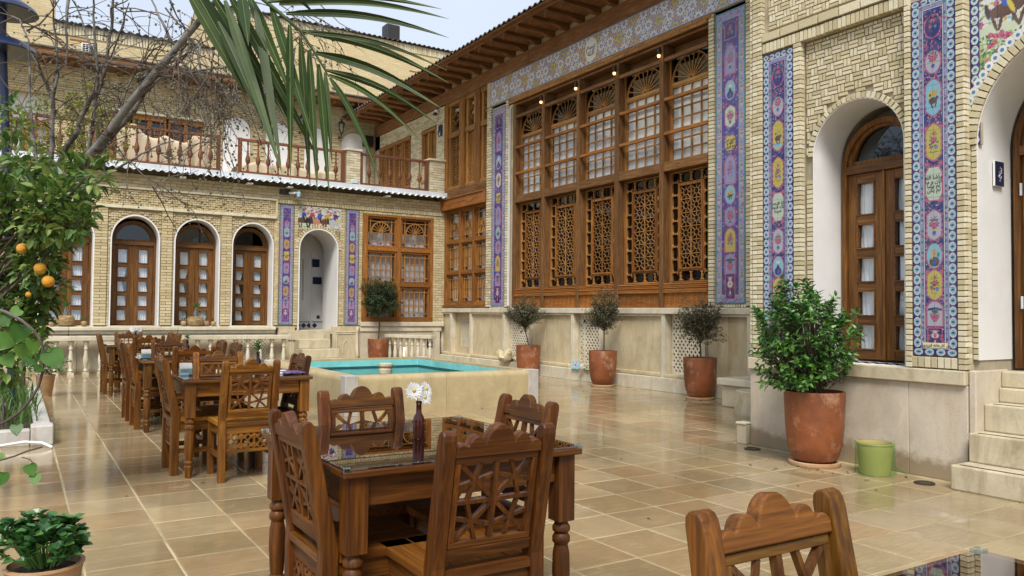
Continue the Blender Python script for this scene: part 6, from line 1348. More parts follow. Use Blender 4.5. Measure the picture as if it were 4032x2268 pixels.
for lab, x0, x1 in (('plain brick pier between two terrace railings', 6.65, 7.0), ('brick pier at the right end of the terrace', 8.86, 9.29)):
    t = thing('terrace_pier', lab, 'pier', ((x0+x1)/2, 18.3, 4.35), 'brick piers of the terrace'); G = Frame((0, 18.12, 0), (1, 0, 0), (0, 0, 1), (0, -1, 0)); b = MB(); b.box(G, x0+.01, x1-.01, 4.36, 5.16, -.3, -.01); b.build('core', MORT2, t); bricks(t, G, courses([(x0, x1, 4.36, 5.16)], .17, .05, .01), BRK2, 60); fbox(t, 'cap', LEDGE, G, x0-.03, x1+.03, 5.161, 5.21, -.33, .03)
def cover(label, x0, x1, y, h, seed):
    t = thing('dust_cover', label, 'cover', ((x0+x1)/2, y, 4.35), 'beige covers on the terrace'); rs = random.Random(seed); nu, nv = 40, 14; P = []; ph = [rs.uniform(0, 6) for _ in range(6)]
    for j in range(nv+1):
        f = j/nv
        for k in range(nu+1):
            g = k/nu; top = h*(.82+.10*math.sin(g*7+ph[0])+.08*math.sin(g*17+ph[1])); z = 4.36+top*min(1, f/.7); dy = .0 if f < .7 else (f-.7)/.3*.9; fold = (1-f)*.07*math.sin(g*26+ph[2]+2*f)+.04*(1-f)*math.sin(g*51+ph[3])
            P.append((x0+(x1-x0)*g, y+fold+dy, z-(.06 if f > .9 else 0)+.02*math.sin(g*40)*f))
    m = MB(); m.add(P, [(j*(nu+1)+k, j*(nu+1)+k+1, (j+1)*(nu+1)+k+1, (j+1)*(nu+1)+k) for j in range(nv) for k in range(nu)]); m.build('cloth', m_plain('beige_canvas', (.52, .42, .29), .85, .08, 3, .1) if 'beige_canvas' not in bpy.data.materials else bpy.data.materials['beige_canvas'], t, smooth=60)
cover('large beige canvas cover over furniture behind the left terrace railing', 1.75, 3.62, 18.75, .95, 1); cover('low beige canvas cover behind the middle terrace railing', 4.35, 6.75, 19.2, .55, 6)
# ---------------- wall fittings ----------------
def lantern(label, x):
    t = thing('wall_lantern', label, 'lantern', (x, 22.75, 6.7), 'black wall lanterns of the upper floor'); c = Vector((x, 22.62, 0)); m = MB(); m.lathe([(.0, 6.56), (.035, 6.58), (.055, 6.62), (.05, 6.64)], c, 8); m.lathe([(.10, 6.88), (.11, 6.90), (.05, 6.96), (.02, 6.99), (.03, 7.02), (0, 7.06)], c, 8)
    for k in range(6): q = k*1.047; m.tube([c+Vector((.05*math.cos(q), .05*math.sin(q), 6.63)), c+Vector((.09*math.cos(q), .09*math.sin(q), 6.89))], .008, 5)
    m.tube([c+Vector((0, 0, 6.57)), c+Vector((0, .02, 6.47)), c+Vector((0, .12, 6.46)), c+Vector((0, .2, 6.55)), c+Vector((0, .27, 6.5))], .014, 6); m.build('cage', IRON, t); m = MB(); m.lathe([(.044, 6.645), (.08, 6.88)], c, 8); m.build('glass', GCLR, t)
for lab, x in (('black wall lantern half hidden by fig twigs', 5.80), ('black wall lantern behind the hanging palm leaflets', 6.92), ('black wall lantern nearest the courtyard corner', 8.12)): lantern(lab, x)
sp = thing('loudspeaker', 'small black loudspeaker under the eave in the terrace corner', 'speaker', (9.05, 22.6, 6.5)); fbox(sp, 'cabinet', IRON, FU, 8.88, 9.16, 6.33, 6.66, .02, .25, bev=.02); fbox(sp, 'grille', BLACK, FU, 8.9, 9.14, 6.36, 6.63, .2501, .258)
ac = thing('air_conditioner', 'white slatted air conditioner box above the upper eave behind the fig branches', 'air conditioner', (1.4, 23.2, 7.7)); GA = Frame((0, 22.3, 0), (1, 0, 0), (0, 0, 1), (0, -1, 0)); fbox(ac, 'case', WHITEP, GA, 1.24, 1.56, 7.665, 7.94, -.3, 0, bev=.01)
for i in range(4):
    for j in range(5): fbox(ac, 'grille_slot', BLACK, GA, 1.265+.072*i, 1.325+.072*i, 7.69+.048*j, 7.725+.048*j, .0005, .003, bev=0)
cc = thing('security_camera', 'white security camera under the eave at the brick corner', 'camera', (9.2, 18.5, 6.5)); m = MB(); m.lathe([(.05, 0), (.055, .05), (.05, .09), (.0, .09)], FR(-18.53, 6.50, .07), 12); m.build('mount', WHITEP, cc, smooth=40); m = MB(); m.tube([FR(-18.53, 6.5, .07), FR(-18.5, 6.46, .15)], .045, 10); m.build('lens_housing', IRON, cc, smooth=40)
pq = thing('wall_plaque', 'blue plaque with a white star on the upper brick corner', 'sign', FR(-18.42, 6.05, 0)); fbox(pq, 'plate', NAVY, FR, -18.52, -18.30, 5.88, 6.18, .002, .02); m = MB(); m.prism(FR, [(-18.47, 5.91), (-18.41, 5.91), (-18.41, 6.02)], .0205, .022); m.build('star', INKW, pq)
np_ = thing('corner_plate', 'dark plate on the stone base behind the short balustrade', 'sign', (9.0, 18.1, .6)); fbox(np_, 'plate', NAVY, FB, 8.84, 9.0, .40, .68, .002, .02)
fl = thing('floodlight', 'grey floodlight on a bracket above the left tile strip', 'floodlight', (5.35, 17.9, 4.0)); fbox(fl, 'box', IRON, FB, 5.06, 5.30, 3.96, 4.08, .002, .06); m = MB(); m.tube([FB(5.28, 4.0, .06), FB(5.42, 3.99, .2)], .03, 8); m.build('arm', ZINC, fl, smooth=40); m = MB(); m.lathe([(.03, -.16), (.075, -.12), (.085, .0), (.07, .06), (.02, .085), (0, .085)], FB(5.45, 3.99, .22), 14); m.build('head', GCLR, fl, smooth=40); m = MB(); m.lathe([(0, -.1), (.05, -.08), (.055, .0), (0, .04)], FB(5.45, 3.99, .22), 10); m.build('lamp_body', ZINC, fl, smooth=40)
ft = thing('terrace_spotlight', 'small square floodlight standing at the foot of the terrace pier', 'floodlight', (6.82, 18.0, 4.3)); fbox(ft, 'head', ZINC, FB, 6.76, 6.92, 4.37, 4.47, .02, .08, bev=.01); fbox(ft, 'foot', IRON, FB, 6.81, 6.87, 4.30, 4.369, .03, .07)
tk = thing('roof_tank', 'dark square tank on the roof of the tall house', 'tank', (11.7, 27.5, 11.4)); b = MB(); b.box(Frame((0, 27.2, 0), (1, 0, 0), (0, 0, 1), (0, -1, 0)), 11.45, 12.0, 11.42, 12.05, -.5, 0); b.build('drum', IRON, tk, bevel=.05); b = MB(); b.box(Frame((0, 27.2, 0), (1, 0, 0), (0, 0, 1), (0, -1, 0)), 11.40, 12.05, 11.35, 11.419, -.55, .05); b.build('stand', ZINC, tk)
# jars and baskets on the sills of the arched doors
STRW = m_plain('straw', (.36, .25, .12), .8, .35, 14, .5)
def basket_(label, x, r, h):
    t = thing('straw_basket', label, 'basket', (x, 18.12, .957), 'straw baskets on the door sills'); m = MB(); c = (x, 18.12, .957); m.lathe([(r*.8, 0), (r, h*.25), (r*1.02, h*.6), (r*.85, h*.95), (r*.6, h), (0, h*.97)], c, 18); m.build('body', STRW, t, smooth=40); m = MB(); rs = random.Random(int(x*100))
    for k in range(46):
        a0 = rs.uniform(0, 6.28); z = rs.uniform(.05, .95)*h; rr = r*(1.03 if z < .7*h else .92); m.tube([Vector((x+rr*math.cos(a0+.3*i), 18.12+rr*math.sin(a0+.3*i), .957+min(h, max(.01, z+.02*math.sin(i+k))))) for i in range(6)], .004, 4, t=rs.random())
    m.build('straw_strands', STRW, t, kind='stuff'); return t
basket_('large woven straw basket on the sill of the leftmost visible arched door', .86, .16, .2); basket_('large woven straw basket on the sill of the third arched door', 3.30, .17, .19)
for lab, x, r in (('small wrapped pot left of the basket at the leftmost arched door', .62, .055), ('small wrapped pot right of the basket at the leftmost arched door', 1.18, .055), ('small wrapped pot left of the basket at the third arched door', 3.06, .06), ('small wrapped pot just right of the basket at the third arched door', 3.52, .06), ('small wrapped pot at the right jamb of the third arched door', 3.67, .055)):
    t = thing('sill_pot', lab, 'pot', (x, 18.10, .957), 'small pots on the door sills'); m = MB(); m.lathe([(r*.7, 0), (r, r*.5), (r, r*1.1), (r*.75, r*1.6), (r*.6, r*1.62), (r*.5, r*1.4)], (x, 18.10, .957), 12); m.build('jar', STRW, t, smooth=40)
    P = MB(); 
    for k in range(7): o = Vector((x, 18.1, .957+r*1.5)); d = Vector((random.uniform(-.6, .6), random.uniform(-.6, .2), 1)).normalized(); s_ = d.orthogonal().normalized()*.012; P.add([o, o+d*.05-s_, o+d*.10, o+d*.05+s_], [(0, 1, 2, 3)], 0, random.random())
    P.build('leaves', LFG, t, tint=True, kind='stuff')
for lab, x in (('clear conical glass vase on the basket at the leftmost arched door', .86), ('clear conical glass vase with a sprig at the third arched door', 3.31)):
    t = thing('glass_vase', lab, 'vase', (x, 18.12, 1.15), 'glass vases on the sills'); m = MB(); m.lathe([(.075, 0), (.07, .04), (.025, .17), (.03, .2)], (x, 18.12, 1.15), 14); m.build('glass', GCLR, t, smooth=40)
    P = MB(); rs = random.Random(5)
    for k in range(14): o = Vector((x, 18.12, 1.3)); d = Vector((rs.uniform(-.7, .7), rs.uniform(-.5, .2), 1)).normalized(); s_ = d.orthogonal().normalized()*.02; L_ = rs.uniform(.08, .2); P.add([o+d*L_*.3, o+d*L_*.6-s_, o+d*L_, o+d*L_*.6+s_], [(0, 1, 2, 3)], 0, rs.random())
    P.build('sprig', LFG, t, tint=True, kind='stuff')
# ---------------- plants ----------------
LFD = m_leaf('glossy_dark_leaf', [(.03, .10, .02), (.055, .16, .03), (.09, .23, .042), (.15, .32, .06)], .36, .22)
LFC = m_leaf('citrus_leaf', [(.04, .095, .02), (.075, .155, .03), (.125, .22, .042), (.18, .28, .06), (.27, .34, .09)], .38, .32)
LFY = m_leaf('yellow_green_leaf', [(.16, .19, .03), (.24, .26, .045), (.32, .31, .05), (.10, .15, .03)], .5, .35)
LFM = m_leaf('small_dusty_leaf', [(.06, .066, .03), (.095, .10, .045), (.13, .135, .06), (.13, .105, .05)], .6, .12)
LFM2 = m_leaf('small_green_leaf', [(.02, .042, .015), (.035, .07, .022), (.055, .095, .03), (.075, .115, .04)], .55, .15)
LFP = m_leaf('palm_leaf', [(.018, .040, .009), (.028, .058, .012), (.046, .082, .018)], .5, .12, .3)
LFRIB = m_leaf('leaf_rib', [(.10, .13, .03), (.14, .17, .04)], .5, .1)
LFV = m_leaf('vine_leaf', [(.04, .12, .015), (.065, .17, .02), (.10, .23, .03), (.15, .27, .04)], .42, .35)
LFJ = m_leaf('jade_leaf', [(.02, .075, .02), (.035, .115, .028), (.06, .17, .04), (.10, .21, .05)], .3, .15)
LFG2 = m_leaf('strap_leaf', [(.05, .12, .02), (.09, .18, .03), (.14, .24, .05)], .45, .3)
BARK = m_plain('grey_bark', (.17, .165, .16), .8, .4, 5, .6, dirt=((.035, .028, .024), 4.5, .92, .46, .56)); TWIG = m_plain('brown_twig', (.075, .055, .045), .8, .35, 9, .3, dirt=((.28, .27, .27), 2.2, .9, .54)); TWIGD = m_plain('dark_stem', (.085, .065, .048), .8, .3, 12, .3)
FIGM = m_plain('young_fig', (.10, .10, .055), .7, .3, 20, .1); CITR = m_plain('citron_skin', (.58, .27, .018), .5, .15, 14, .6, bd=.02)
def leaf(m, o, d, L, W, t=None, fold=.25, droop=.15):
    d = d.normalized(); s = d.cross(Vector((0, 0, 1)))
    s = s.normalized() if s.length > .05 else Vector((1, 0, 0)); a = random.uniform(-.7, .7); up = s.cross(d); s = s*math.cos(a)+up*math.sin(a); up = s.cross(d)
    p1, p2, p3 = o+d*L*.33+up*L*.03, o+d*L*.68, o+d*L-up*L*droop
    m.add([o, p1-s*W*.46+up*W*fold, p1, p1+s*W*.46+up*W*fold, p2-s*W*.40+up*W*fold*.7-up*L*droop*.4, p2-up*L*droop*.4, p2+s*W*.40+up*W*fold*.7-up*L*droop*.4, p3],
          [(0, 2, 1), (0, 3, 2), (1, 2, 5, 4), (2, 3, 6, 5), (4, 5, 7), (5, 6, 7)], 0, random.random() if t is None else t)
def rv(): 
    while True:
        v = Vector((random.uniform(-1, 1), random.uniform(-1, 1), random.uniform(-1, 1)))
        if .01 < v.length < 1: return v
POTP = [(.0, .005), (.155, .005), (.19, .03), (.225, .14), (.243, .32), (.25, .50), (.252, .575), (.250, .60), (.232, .60), (.228, .56), (.21, .55)]
def pot_thing(label, x, y, grp, mat=TERRA):
    t = thing('potted_shrub', label, 'potted plant', (x, y, 0), grp); m = MB(); m.lathe([(.0, 0), (.205, 0), (.215, .012), (.215, .038), (.20, .042), (.17, .03)], (x, y, 0), 28); m.build('saucer', TERRA2 if mat is TERRA else mat, t, smooth=40)
    m = MB(); m.lathe([(r, z+.035) for r, z in POTP], (x, y, 0), 32); m.build('pot', mat, t, smooth=40); m = MB(); m.lathe([(0, .585), (.225, .575)], (x, y, 0), 20); m.build('soil', SOIL, t); return t
def twig_ball(t, c, rx, rz, base, n, mats, leafs, L, lim=.014):
    lm, tm = mats; m = MB(); P = MB(); c = Vector(c); tips = []
    for k in range(n):
        d = rv().normalized(); d.z = d.z*.9; r = random.uniform(.55, .95)*(1+.2*math.sin(d.x*5+c.x*3)+.17*math.sin(d.z*6+c.y*2)); e = c+Vector((d.x*rx*r, d.y*rx*r, d.z*rz*r)); b0 = base+(c-base)*random.uniform(.0, .8)
        mid = b0+(e-b0)*.5+rv()*rx*.16+Vector((0, 0, rz*.06)); q = [b0, b0+(mid-b0)*.6+rv()*.015, mid, mid+(e-mid)*.55+rv()*rx*.09, e+rv()*.02]; m.tube(q, [.0045, .0036, .003, .0022, .0012], 4, cap=False)
        tips.append(q)
    for k in range(leafs):
        q = random.choice(tips); f = random.uniform(1.9, 4); i = min(3, int(f)); o = q[i]+(q[i+1]-q[i])*(f-i)+rv()*rx*.07; leaf(P, o, rv()+Vector((0, 0, .2)), L*random.uniform(.7, 1.3), L*.5)
    m.build('twigs', tm, t, kind='stuff'); P.build('crown', lm, t, tint=True, kind='stuff')
for lab, (x, y), cz, rx, rz, n, lf, mt, sw in (
    ('bare twiggy potted shrub by the plinth, nearest to the big leafy bush', (8.86, 8.72), 1.20, .47, .47, 300, 3200, LFM, .0),
    ('thin twiggy potted shrub in the middle of the row along the plinth', (8.84, 11.05), 1.32, .43, .47, 280, 3400, LFM, .03),
    ('slanting twiggy potted shrub at the far right corner of the pool', (8.90, 13.55), 1.29, .50, .44, 280, 4200, LFM, -.12)):
    t = pot_thing(lab, x, y, 'terracotta pots with round shrubs along the plinth'); base = Vector((x+.02, y, .58)); top = Vector((x+sw*.4, y-sw*.5, cz-rz*.75)); m = MB(); m.tube([base, base+(top-base)*.5+Vector((.012, .01, 0)), top, top+Vector((.0, .0, .15))], [.014, .012, .012, .007], 7); m.build('trunk', TWIGD, t, smooth=60)
    twig_ball(t, (x+sw*.4, y-sw*.5, cz), rx, rz, top, n, (mt, TWIGD), lf, .036)
p1 = at(1489, 1338, 19.2); t = pot_thing('dense green potted shrub before the big two light window, behind the pool', p1.x, p1.y, 'terracotta pots with round shrubs along the plinth'); m = MB(); m.tube([(p1.x, p1.y, .58), (p1.x+.03, p1.y, .95), (p1.x+.02, p1.y, 1.2)], [.02, .018, .015], 7); m.build('trunk', TWIGD, t, smooth=60)
twig_ball(t, (p1.x+.0, p1.y, 1.64), .58, .60, Vector((p1.x+.02, p1.y, 1.2)), 300, (LFM2, TWIGD), 9000, .04)
# big leafy bush
bx, by = 5.86, 4.42; t = pot_thing('large leafy green bush in a big streaked terracotta pot by the near wing', bx, by, 'big pots')
del t['group']; m = MB(); P = MB(); c = Vector((bx-.10, by+.06, 1.06))
for k in range(400):
    d = rv().normalized(); lob = 1+.20*math.sin(d.x*4.1+1)*math.sin(d.z*5+2)+.14*math.sin(d.y*6); r = random.uniform(.40, 1.0)**.6*lob; e = c+Vector((d.x*.41*r, d.y*.41*r, max(-.36, d.z*.50*r))); b0 = Vector((bx+random.uniform(-.08, .08), by+random.uniform(-.08, .08), .6)); b0 = b0+(e-b0)*.35
    ax = (e-Vector((bx, by, .62))).normalized()*.65+d*.5+Vector((0, 0, .45)); ax.normalize(); m.tube([b0, (b0+e)*.5+rv()*.02, e], [.004, .003, .0018], 4, cap=False)
    if k % 22 == 0: e = e+ax*.09
    for q in range(9):
        o = e-ax*.045*(q//2)*.55; a = q*2.4+k; s = ax.orthogonal().normalized(); s2 = ax.cross(s); leaf(P, o, ax*(.9 if q < 2 else .45)+(s*math.cos(a)+s2*math.sin(a))*.9, random.uniform(.046, .072), .034, min(.999, max(0, .25+.25*r*max(0, d.z+.3)+random.uniform(-.25, .35))), .2, .1)
for k in range(9): q = random.uniform(0, 6.28); m.tube([(bx+.03*math.cos(q), by+.03*math.sin(q), .58), (bx+.10*math.cos(q), by+.10*math.sin(q), .85), (bx+.2*math.cos(q), by+.2*math.sin(q), 1.15)], [.012, .009, .005], 6)
m.build('twigs', TWIGD, t, kind='stuff'); P.build('crown', LFD, t, tint=True, kind='stuff')
# bottom left pot
pc = at(175, 2215, 3.12); t = thing('potted_plant', 'round leaved green plant in a ridged pale pot at the bottom left corner', 'potted plant', (pc.x, pc.y, 0)); rm = pc.z
m = MB(); pf = [(0, .0), (.095, 0), (.105, rm*.3), (.118, rm*.55), (.121, rm*.57), (.120, rm*.6), (.128, rm*.76), (.131, rm*.78), (.130, rm*.81), (.138, rm*.95), (.143, rm*.97), (.143, rm), (.128, rm), (.12, rm*.9)]; m.lathe(pf, (pc.x, pc.y, 0), 30); m.build('pot', TERRA2, t, smooth=40); m = MB(); m.lathe([(0, rm*.93), (.125, rm*.9)], (pc.x, pc.y, 0), 18); m.build('soil', SOIL, t)
P = MB(); m = MB()
for k in range(62):
    q = random.uniform(0, 6.28); rr = math.sqrt(random.random())*.15; e = Vector((pc.x+rr*math.cos(q)-.015, pc.y+rr*math.sin(q), rm+.05+.13*random.random()*(1-.4*rr/.15)+(.02 if math.cos(q) < 0 else 0))); b0 = Vector((pc.x+rr*.4*math.cos(q), pc.y+rr*.4*math.sin(q), rm-.01)); m.tube([b0, (b0+e)/2, e], .004, 5)
    for j in range(7):
        a = j*2.4+k; d = Vector((math.cos(a), math.sin(a), .35 if j > 3 else .9)); L_ = random.uniform(.034, .054); leaf(P, e+Vector((0, 0, -.012*(j//2))), d, L_, L_*.95, None, .22, .12)
m.build('stems', STM, t, kind='stuff'); P.build('leaves', LFJ, t, tint=True, kind='stuff')
# pot beyond the planter
qx, qy = .40, 13.5; t = thing('potted_plant', 'ridged terracotta pot with a dark leafy plant beyond the planter kerb', 'potted plant', (qx, qy, 0)); m = MB(); m.lathe([(0, 0), (.085, 0), (.10, .1), (.104, .105), (.112, .2), (.116, .205), (.122, .29), (.13, .30), (.13, .32), (.115, .32), (.105, .29)], (qx, qy, 0), 24); m.build('pot', TERRA2, t, smooth=40)
P = MB(); 
for k in range(420): d = rv(); leaf(P, Vector((qx+d.x*.30, qy+d.y*.25, .50+d.z*.22)), rv()+Vector((0, 0, .3)), .06, .032)
P.build('crown', LFD, t, tint=True, kind='stuff')
# planter bed
pl = thing('planter', 'raised garden bed edged with pale stone kerb blocks at the left', 'planter', (-.6, 9, 0))
for a, e in ((-3.2, -1.9), (-1.897, -.9), (-.897, .145)): fbox(pl, 'kerb_stone', KERBST, F0, a, e, 8.68, 8.84, 0, .15, bev=.01)
fbox(pl, 'corner_stone', KERBST, F0, .15, .335, 8.64, 8.86, 0, .19, bev=.014)
for a, e in ((8.863, 9.7), (9.703, 10.9), (10.903, 12.2), (12.203, 13.3)): fbox(pl, 'kerb_stone', KERBST, F0, .18, .325, a, e, 0, .155, bev=.01)
m = MB(); m.box(F0, -3.2, .18, 8.84, 16.5, 0, .10); m.build('soil', SOIL, pl)
gs = MB()
for k in range(520):
    x, y = random.uniform(-.75, .22), random.uniform(9.0, 12.6); L_ = random.uniform(.22, .48); q = random.uniform(0, 6.28); d = Vector((math.cos(q), math.sin(q), 0)); o = Vector((x, y, .10)); s = d.cross(Vector((0, 0, 1)))*.007; ln = random.uniform(.15, .75); ps = [o+d*L_*ln*f*f+Vector((0, 0, L_*(f-ln*.55*f*f))) for f in (0, .35, .7, 1)]
    gs.add([ps[0]-s, ps[0]+s, ps[1]-s, ps[1]+s, ps[2]-s*.8, ps[2]+s*.8, ps[3]], [(0, 1, 3, 2), (2, 3, 5, 4), (4, 5, 6)], 0, random.random())
g_ = gs.build('grass', LFG2, None, tint=True, kind='stuff'); g_['label'] = 'tufts of green strap leaves growing in the garden bed'; g_['kind'] = 'stuff'
hz = thing('hose', 'white garden hose lying on the paving before the planter', 'hose', (0, 8.5, 0)); m = MB(); m.tube([(-.9, 8.44, .016), (-.5, 8.50, .016), (-.2, 8.53, .03), (.1, 8.56, .06), (.24, 8.50, .05), (.32, 8.42, .014)], .013, 8); m.build('tube', WHITEP, hz, smooth=60)
# lamp post
lp = thing('lamp_post', 'dark blue lamp post in the garden bed with two saucer shades at the top', 'street lamp', (.0, 11.05, .1)); x, y = .0, 11.05
lc = at(8, 120, 9.3); m = MB(); m.lathe([(.13, .1), (.13, .12), (.05, .13), (.048, .14)], (x, y, 0), 16); m.tube([(x, y, .13), (x+(lc.x-x)*.5, y+(lc.y-y)*.5, 2.5), (lc.x, lc.y, lc.z)], .047, 12); m.build('pole', NAVY, lp, smooth=40); m = MB()
for k in range(4): m.lathe([(.012, .12), (.012, .17), (0, .17)], (x+.1*math.cos(k*1.57+.7), y+.1*math.sin(k*1.57+.7), 0), 6)
m.build('anchor_bolts', ZINC, lp, kind='stuff')
lc = at(8, 120, 9.3)
for zz, nm in ((at(8, 205, 9.3).z, 'lower_shade'), (at(8, 48, 9.3).z, 'upper_shade')):
    m = MB(); m.lathe([(.365, zz), (.372, zz+.01), (.34, zz+.06), (.24, zz+.13), (.10, zz+.175), (.05, zz+.19), (0, zz+.19)], (lc.x, lc.y, 0), 32); m.build(nm, NAVY, lp, smooth=50); m = MB(); m.lathe([(.355, zz+.006), (.30, zz+.035), (.1, zz+.06), (0, zz+.06)][::-1], (lc.x, lc.y, 0), 28); m.build('reflector', PLAST, lp, smooth=50)
z0 = at(8, 205, 9.3).z; m = MB(); m.tube([(lc.x, lc.y, z0+.05), (lc.x, lc.y, z0+.9)], .045, 10); m.build('stem', NAVY, lp, smooth=50)
# fig tree
def pth(pts, d0, d1): n = len(pts); return [at(a*.5245, b*.5245, d0+(d1-d0)*i/(n-1)) for i, (a, b) in enumerate(pts)]
fg = thing('fig_tree', 'bare grey fig tree leaning over the courtyard with drooping twigs and small figs', 'tree', (.15, 9.2, .1))
m = MB(); T1p = [Vector((-.55, 9.4, .1)), Vector((-.25, 9.2, 1.2))]+pth([(480, 1400), (570, 1280), (680, 1160), (800, 1020), (900, 880), (1000, 750), (1120, 600), (1260, 440), (1400, 270), (1520, 130), (1640, -20)], 7.9, 7.0); m.tube(T1p, [.08, .066, .048, .045, .042, .040, .038, .036, .034, .032, .030, .027, .022], 10); m.build('trunk', BARK, fg, smooth=70)
LIM = [([(520, 1390), (640, 1230), (760, 1120), (900, 950), (1010, 840), (1090, 700), (1200, 600), (1330, 480), (1450, 350)], 8.1, 7.4, .036), ([(370, 1420), (385, 1150), (398, 900), (402, 740), (350, 640), (300, 520), (240, 400)], 8.3, 8.0, .030), ([(380, 1330), (520, 1080), (600, 920), (680, 750), (770, 610), (800, 440), (830, 200), (850, -20)], 8.4, 7.9, .032),
       ([(660, 1150), (700, 900), (735, 700), (720, 400), (705, 180), (700, -20)], 8.0, 7.6, .022), ([(1060, 640), (1050, 590), (1130, 560), (1260, 575), (1400, 545), (1560, 520), (1720, 500)], 7.5, 7.2, .024), ([(640, 485), (760, 492), (880, 500), (1050, 505), (1100, 450), (1150, 370), (1250, 325)], 8.0, 7.4, .014), ([(1040, 510), (1180, 515), (1300, 455), (1420, 390), (1500, 345), (1440, 330)], 7.6, 7.2, .014),
       ([(1390, 280), (1500, 350), (1490, 430), (1505, 520), (1560, 640), (1640, 690), (1740, 700)], 7.2, 7.0, .013), ([(1360, 380), (1280, 300), (1235, 200), (1180, 90), (1130, -20)], 7.3, 7.3, .018), ([(400, 740), (430, 560), (420, 300), (400, 120), (395, -20)], 8.1, 7.9, .016), ([(300, 1340), (250, 1000), (222, 760), (225, 480), (215, 300), (150, 150), (90, 120)], 7.0, 7.2, .013), ([(840, 180), (830, 60), (880, 40), (960, 0)], 7.9, 7.8, .012),
       ([(720, 440), (660, 300), (620, 170), (560, 10)], 7.8, 7.8, .014), ([(900, 880), (940, 700), (1000, 560), (1080, 420)], 7.7, 7.6, .013), ([(780, 1080), (880, 1140), (1000, 1230), (1150, 1400), (1230, 1480)], 7.8, 7.4, .011), ([(600, 1440), (740, 1360), (900, 1250), (1060, 1160), (1200, 1090), (1300, 1060)], 7.9, 7.5, .015), ([(520, -20), (505, 120), (495, 260), (505, 400), (490, 500)], 8.0, 8.0, .017),
       ([(1300, 420), (1420, 520), (1480, 620), (1560, 760), (1580, 900), (1590, 1100)], 7.2, 7.0, .012), ([(1500, 150), (1640, 260), (1760, 380), (1850, 520), (1900, 680)], 7.1, 6.8, .012), ([(200, 230), (300, 180), (420, 40), (450, -10)], 7.6, 7.6, .01), ([(740, 700), (780, 560), (900, 250), (970, 20)], 7.8, 7.6, .012), ([(1560, 100), (1700, 60), (1900, 90), (2100, 100)], 7, 6.8, .009), ([(1240, 60), (1340, 180), (1440, 240)], 7.3, 7.1, .009)]
LP = []
for (q, d0, d1, r) in LIM:
    ps = pth(q, d0, d1); fine = []
    for i in range(len(ps)-1):
        for k in range(3): fine.append(ps[i].lerp(ps[i+1], k/3)+rv()*r*.5)
    fine.append(ps[-1]); m = MB(); m.tube(fine, [r*(1-.65*i/len(fine)) for i in range(len(fine))], 7); m.build('limb', BARK if r > .0125 else TWIG, fg, smooth=70); LP.append((fine, r))
tw = MB(); ff = MB(); 
def fig(p, r=.011): ff.lathe([(.0, -1*r), (r*.75, -.55*r), (r, 0), (r*.7, r*.6), (r*.25, r*1.1)], p, 6)
def twig(o, d, L_, r, depth):
    n = 5; ps = [o]; 
    for i in range(n): d = (d+rv()*.30+Vector((0, 0, (.10 if i > 2 else -.16)))).normalized(); ps.append(ps[-1]+d*L_/n)
    tw.tube(ps, [r*(1-.6*i/n) for i in range(n+1)], 4, cap=False)
    for p in ps[2:]:
        if random.random() < .42: q = rv().normalized(); fig(p+q*.014, random.uniform(.007, .013))
    if depth > 0:
        for k in range(random.choice((1, 2, 2, 3))): i = random.randint(1, n); twig(ps[i], (d+rv()*1.1).normalized(), L_*random.uniform(.45, .8), r*.62, depth-1)
for (fine, r) in LP+[(T1p[4:], .05)]:
    L_ = sum((fine[i+1]-fine[i]).length for i in range(len(fine)-1))
    for k in range(max(2, int(L_*5.2))):
        i = random.randint(1, len(fine)-2); d = (fine[i+1]-fine[i]).normalized(); twig(fine[i].lerp(fine[i+1], random.random()), (d*.35+rv()*.9+Vector((0, 0, .1))).normalized(), random.uniform(.3, .8), .0072, random.choice((1, 1, 2)))
for k in range(46):                                     # drooping tangle behind the palm leaf
    o = at(random.gauss(1570, 150)*.5245, random.uniform(340, 800)*.5245, random.uniform(6.8, 7.5)); twig(o, Vector((random.uniform(-.5, .6), random.uniform(-.4, .4), random.uniform(-.9, .1))).normalized(), random.uniform(.35, .75), .006, 2)
for k in range(22):
    o = at(random.uniform(1650, 2450)*.5245, random.uniform(0, 420)*.5245, random.uniform(6.6, 7.2)); twig(o, Vector((random.uniform(-.2, .7), random.uniform(-.3, .3), random.uniform(-.8, .3))).normalized(), random.uniform(.3, .6), .0055, 1)
tw.build('twigs', TWIG, fg, kind='stuff'); ff.build('figs', FIGM, fg, kind='stuff', smooth=60)
# yellowing shrub on the terrace behind the fig
yb_ = thing('terrace_shrub', 'thin yellow green climbing shrub behind the fig limbs at the left of the terrace', 'shrub', (.3, 14.5, .1)); P = MB(); m = MB()
for k in range(80):
    a, b = random.gauss(270, 100), random.gauss(560, 110); o = at(a, b, random.uniform(12.0, 13.5)); d = rv(); q = [o, o+d*.15+Vector((0, 0, .05)), o+d*.35+rv()*.08]; m.tube(q, .006, 4)
    for j in range(34): f = random.random()*2; i = min(1, int(f)); leaf(P, q[i].lerp(q[i+1], f-i)+rv()*.09, rv(), random.uniform(.04, .075), .034)
for k in range(10):
    a = random.uniform(20, 90); q = at(a, random.uniform(380, 520), 11.5)
    for j in range(22): leaf(P, q+rv()*.22, rv(), .06, .035)
m.tube([(.12, 14.4, .1), (.2, 14.3, 1.8), tuple(at(230, 700, 13)), tuple(at(260, 560, 13))], [.03, .028, .02, .012], 7); m.build('stems', TWIG, yb_, kind='stuff'); P.build('leaves', LFY, yb_, tint=True, kind='stuff')
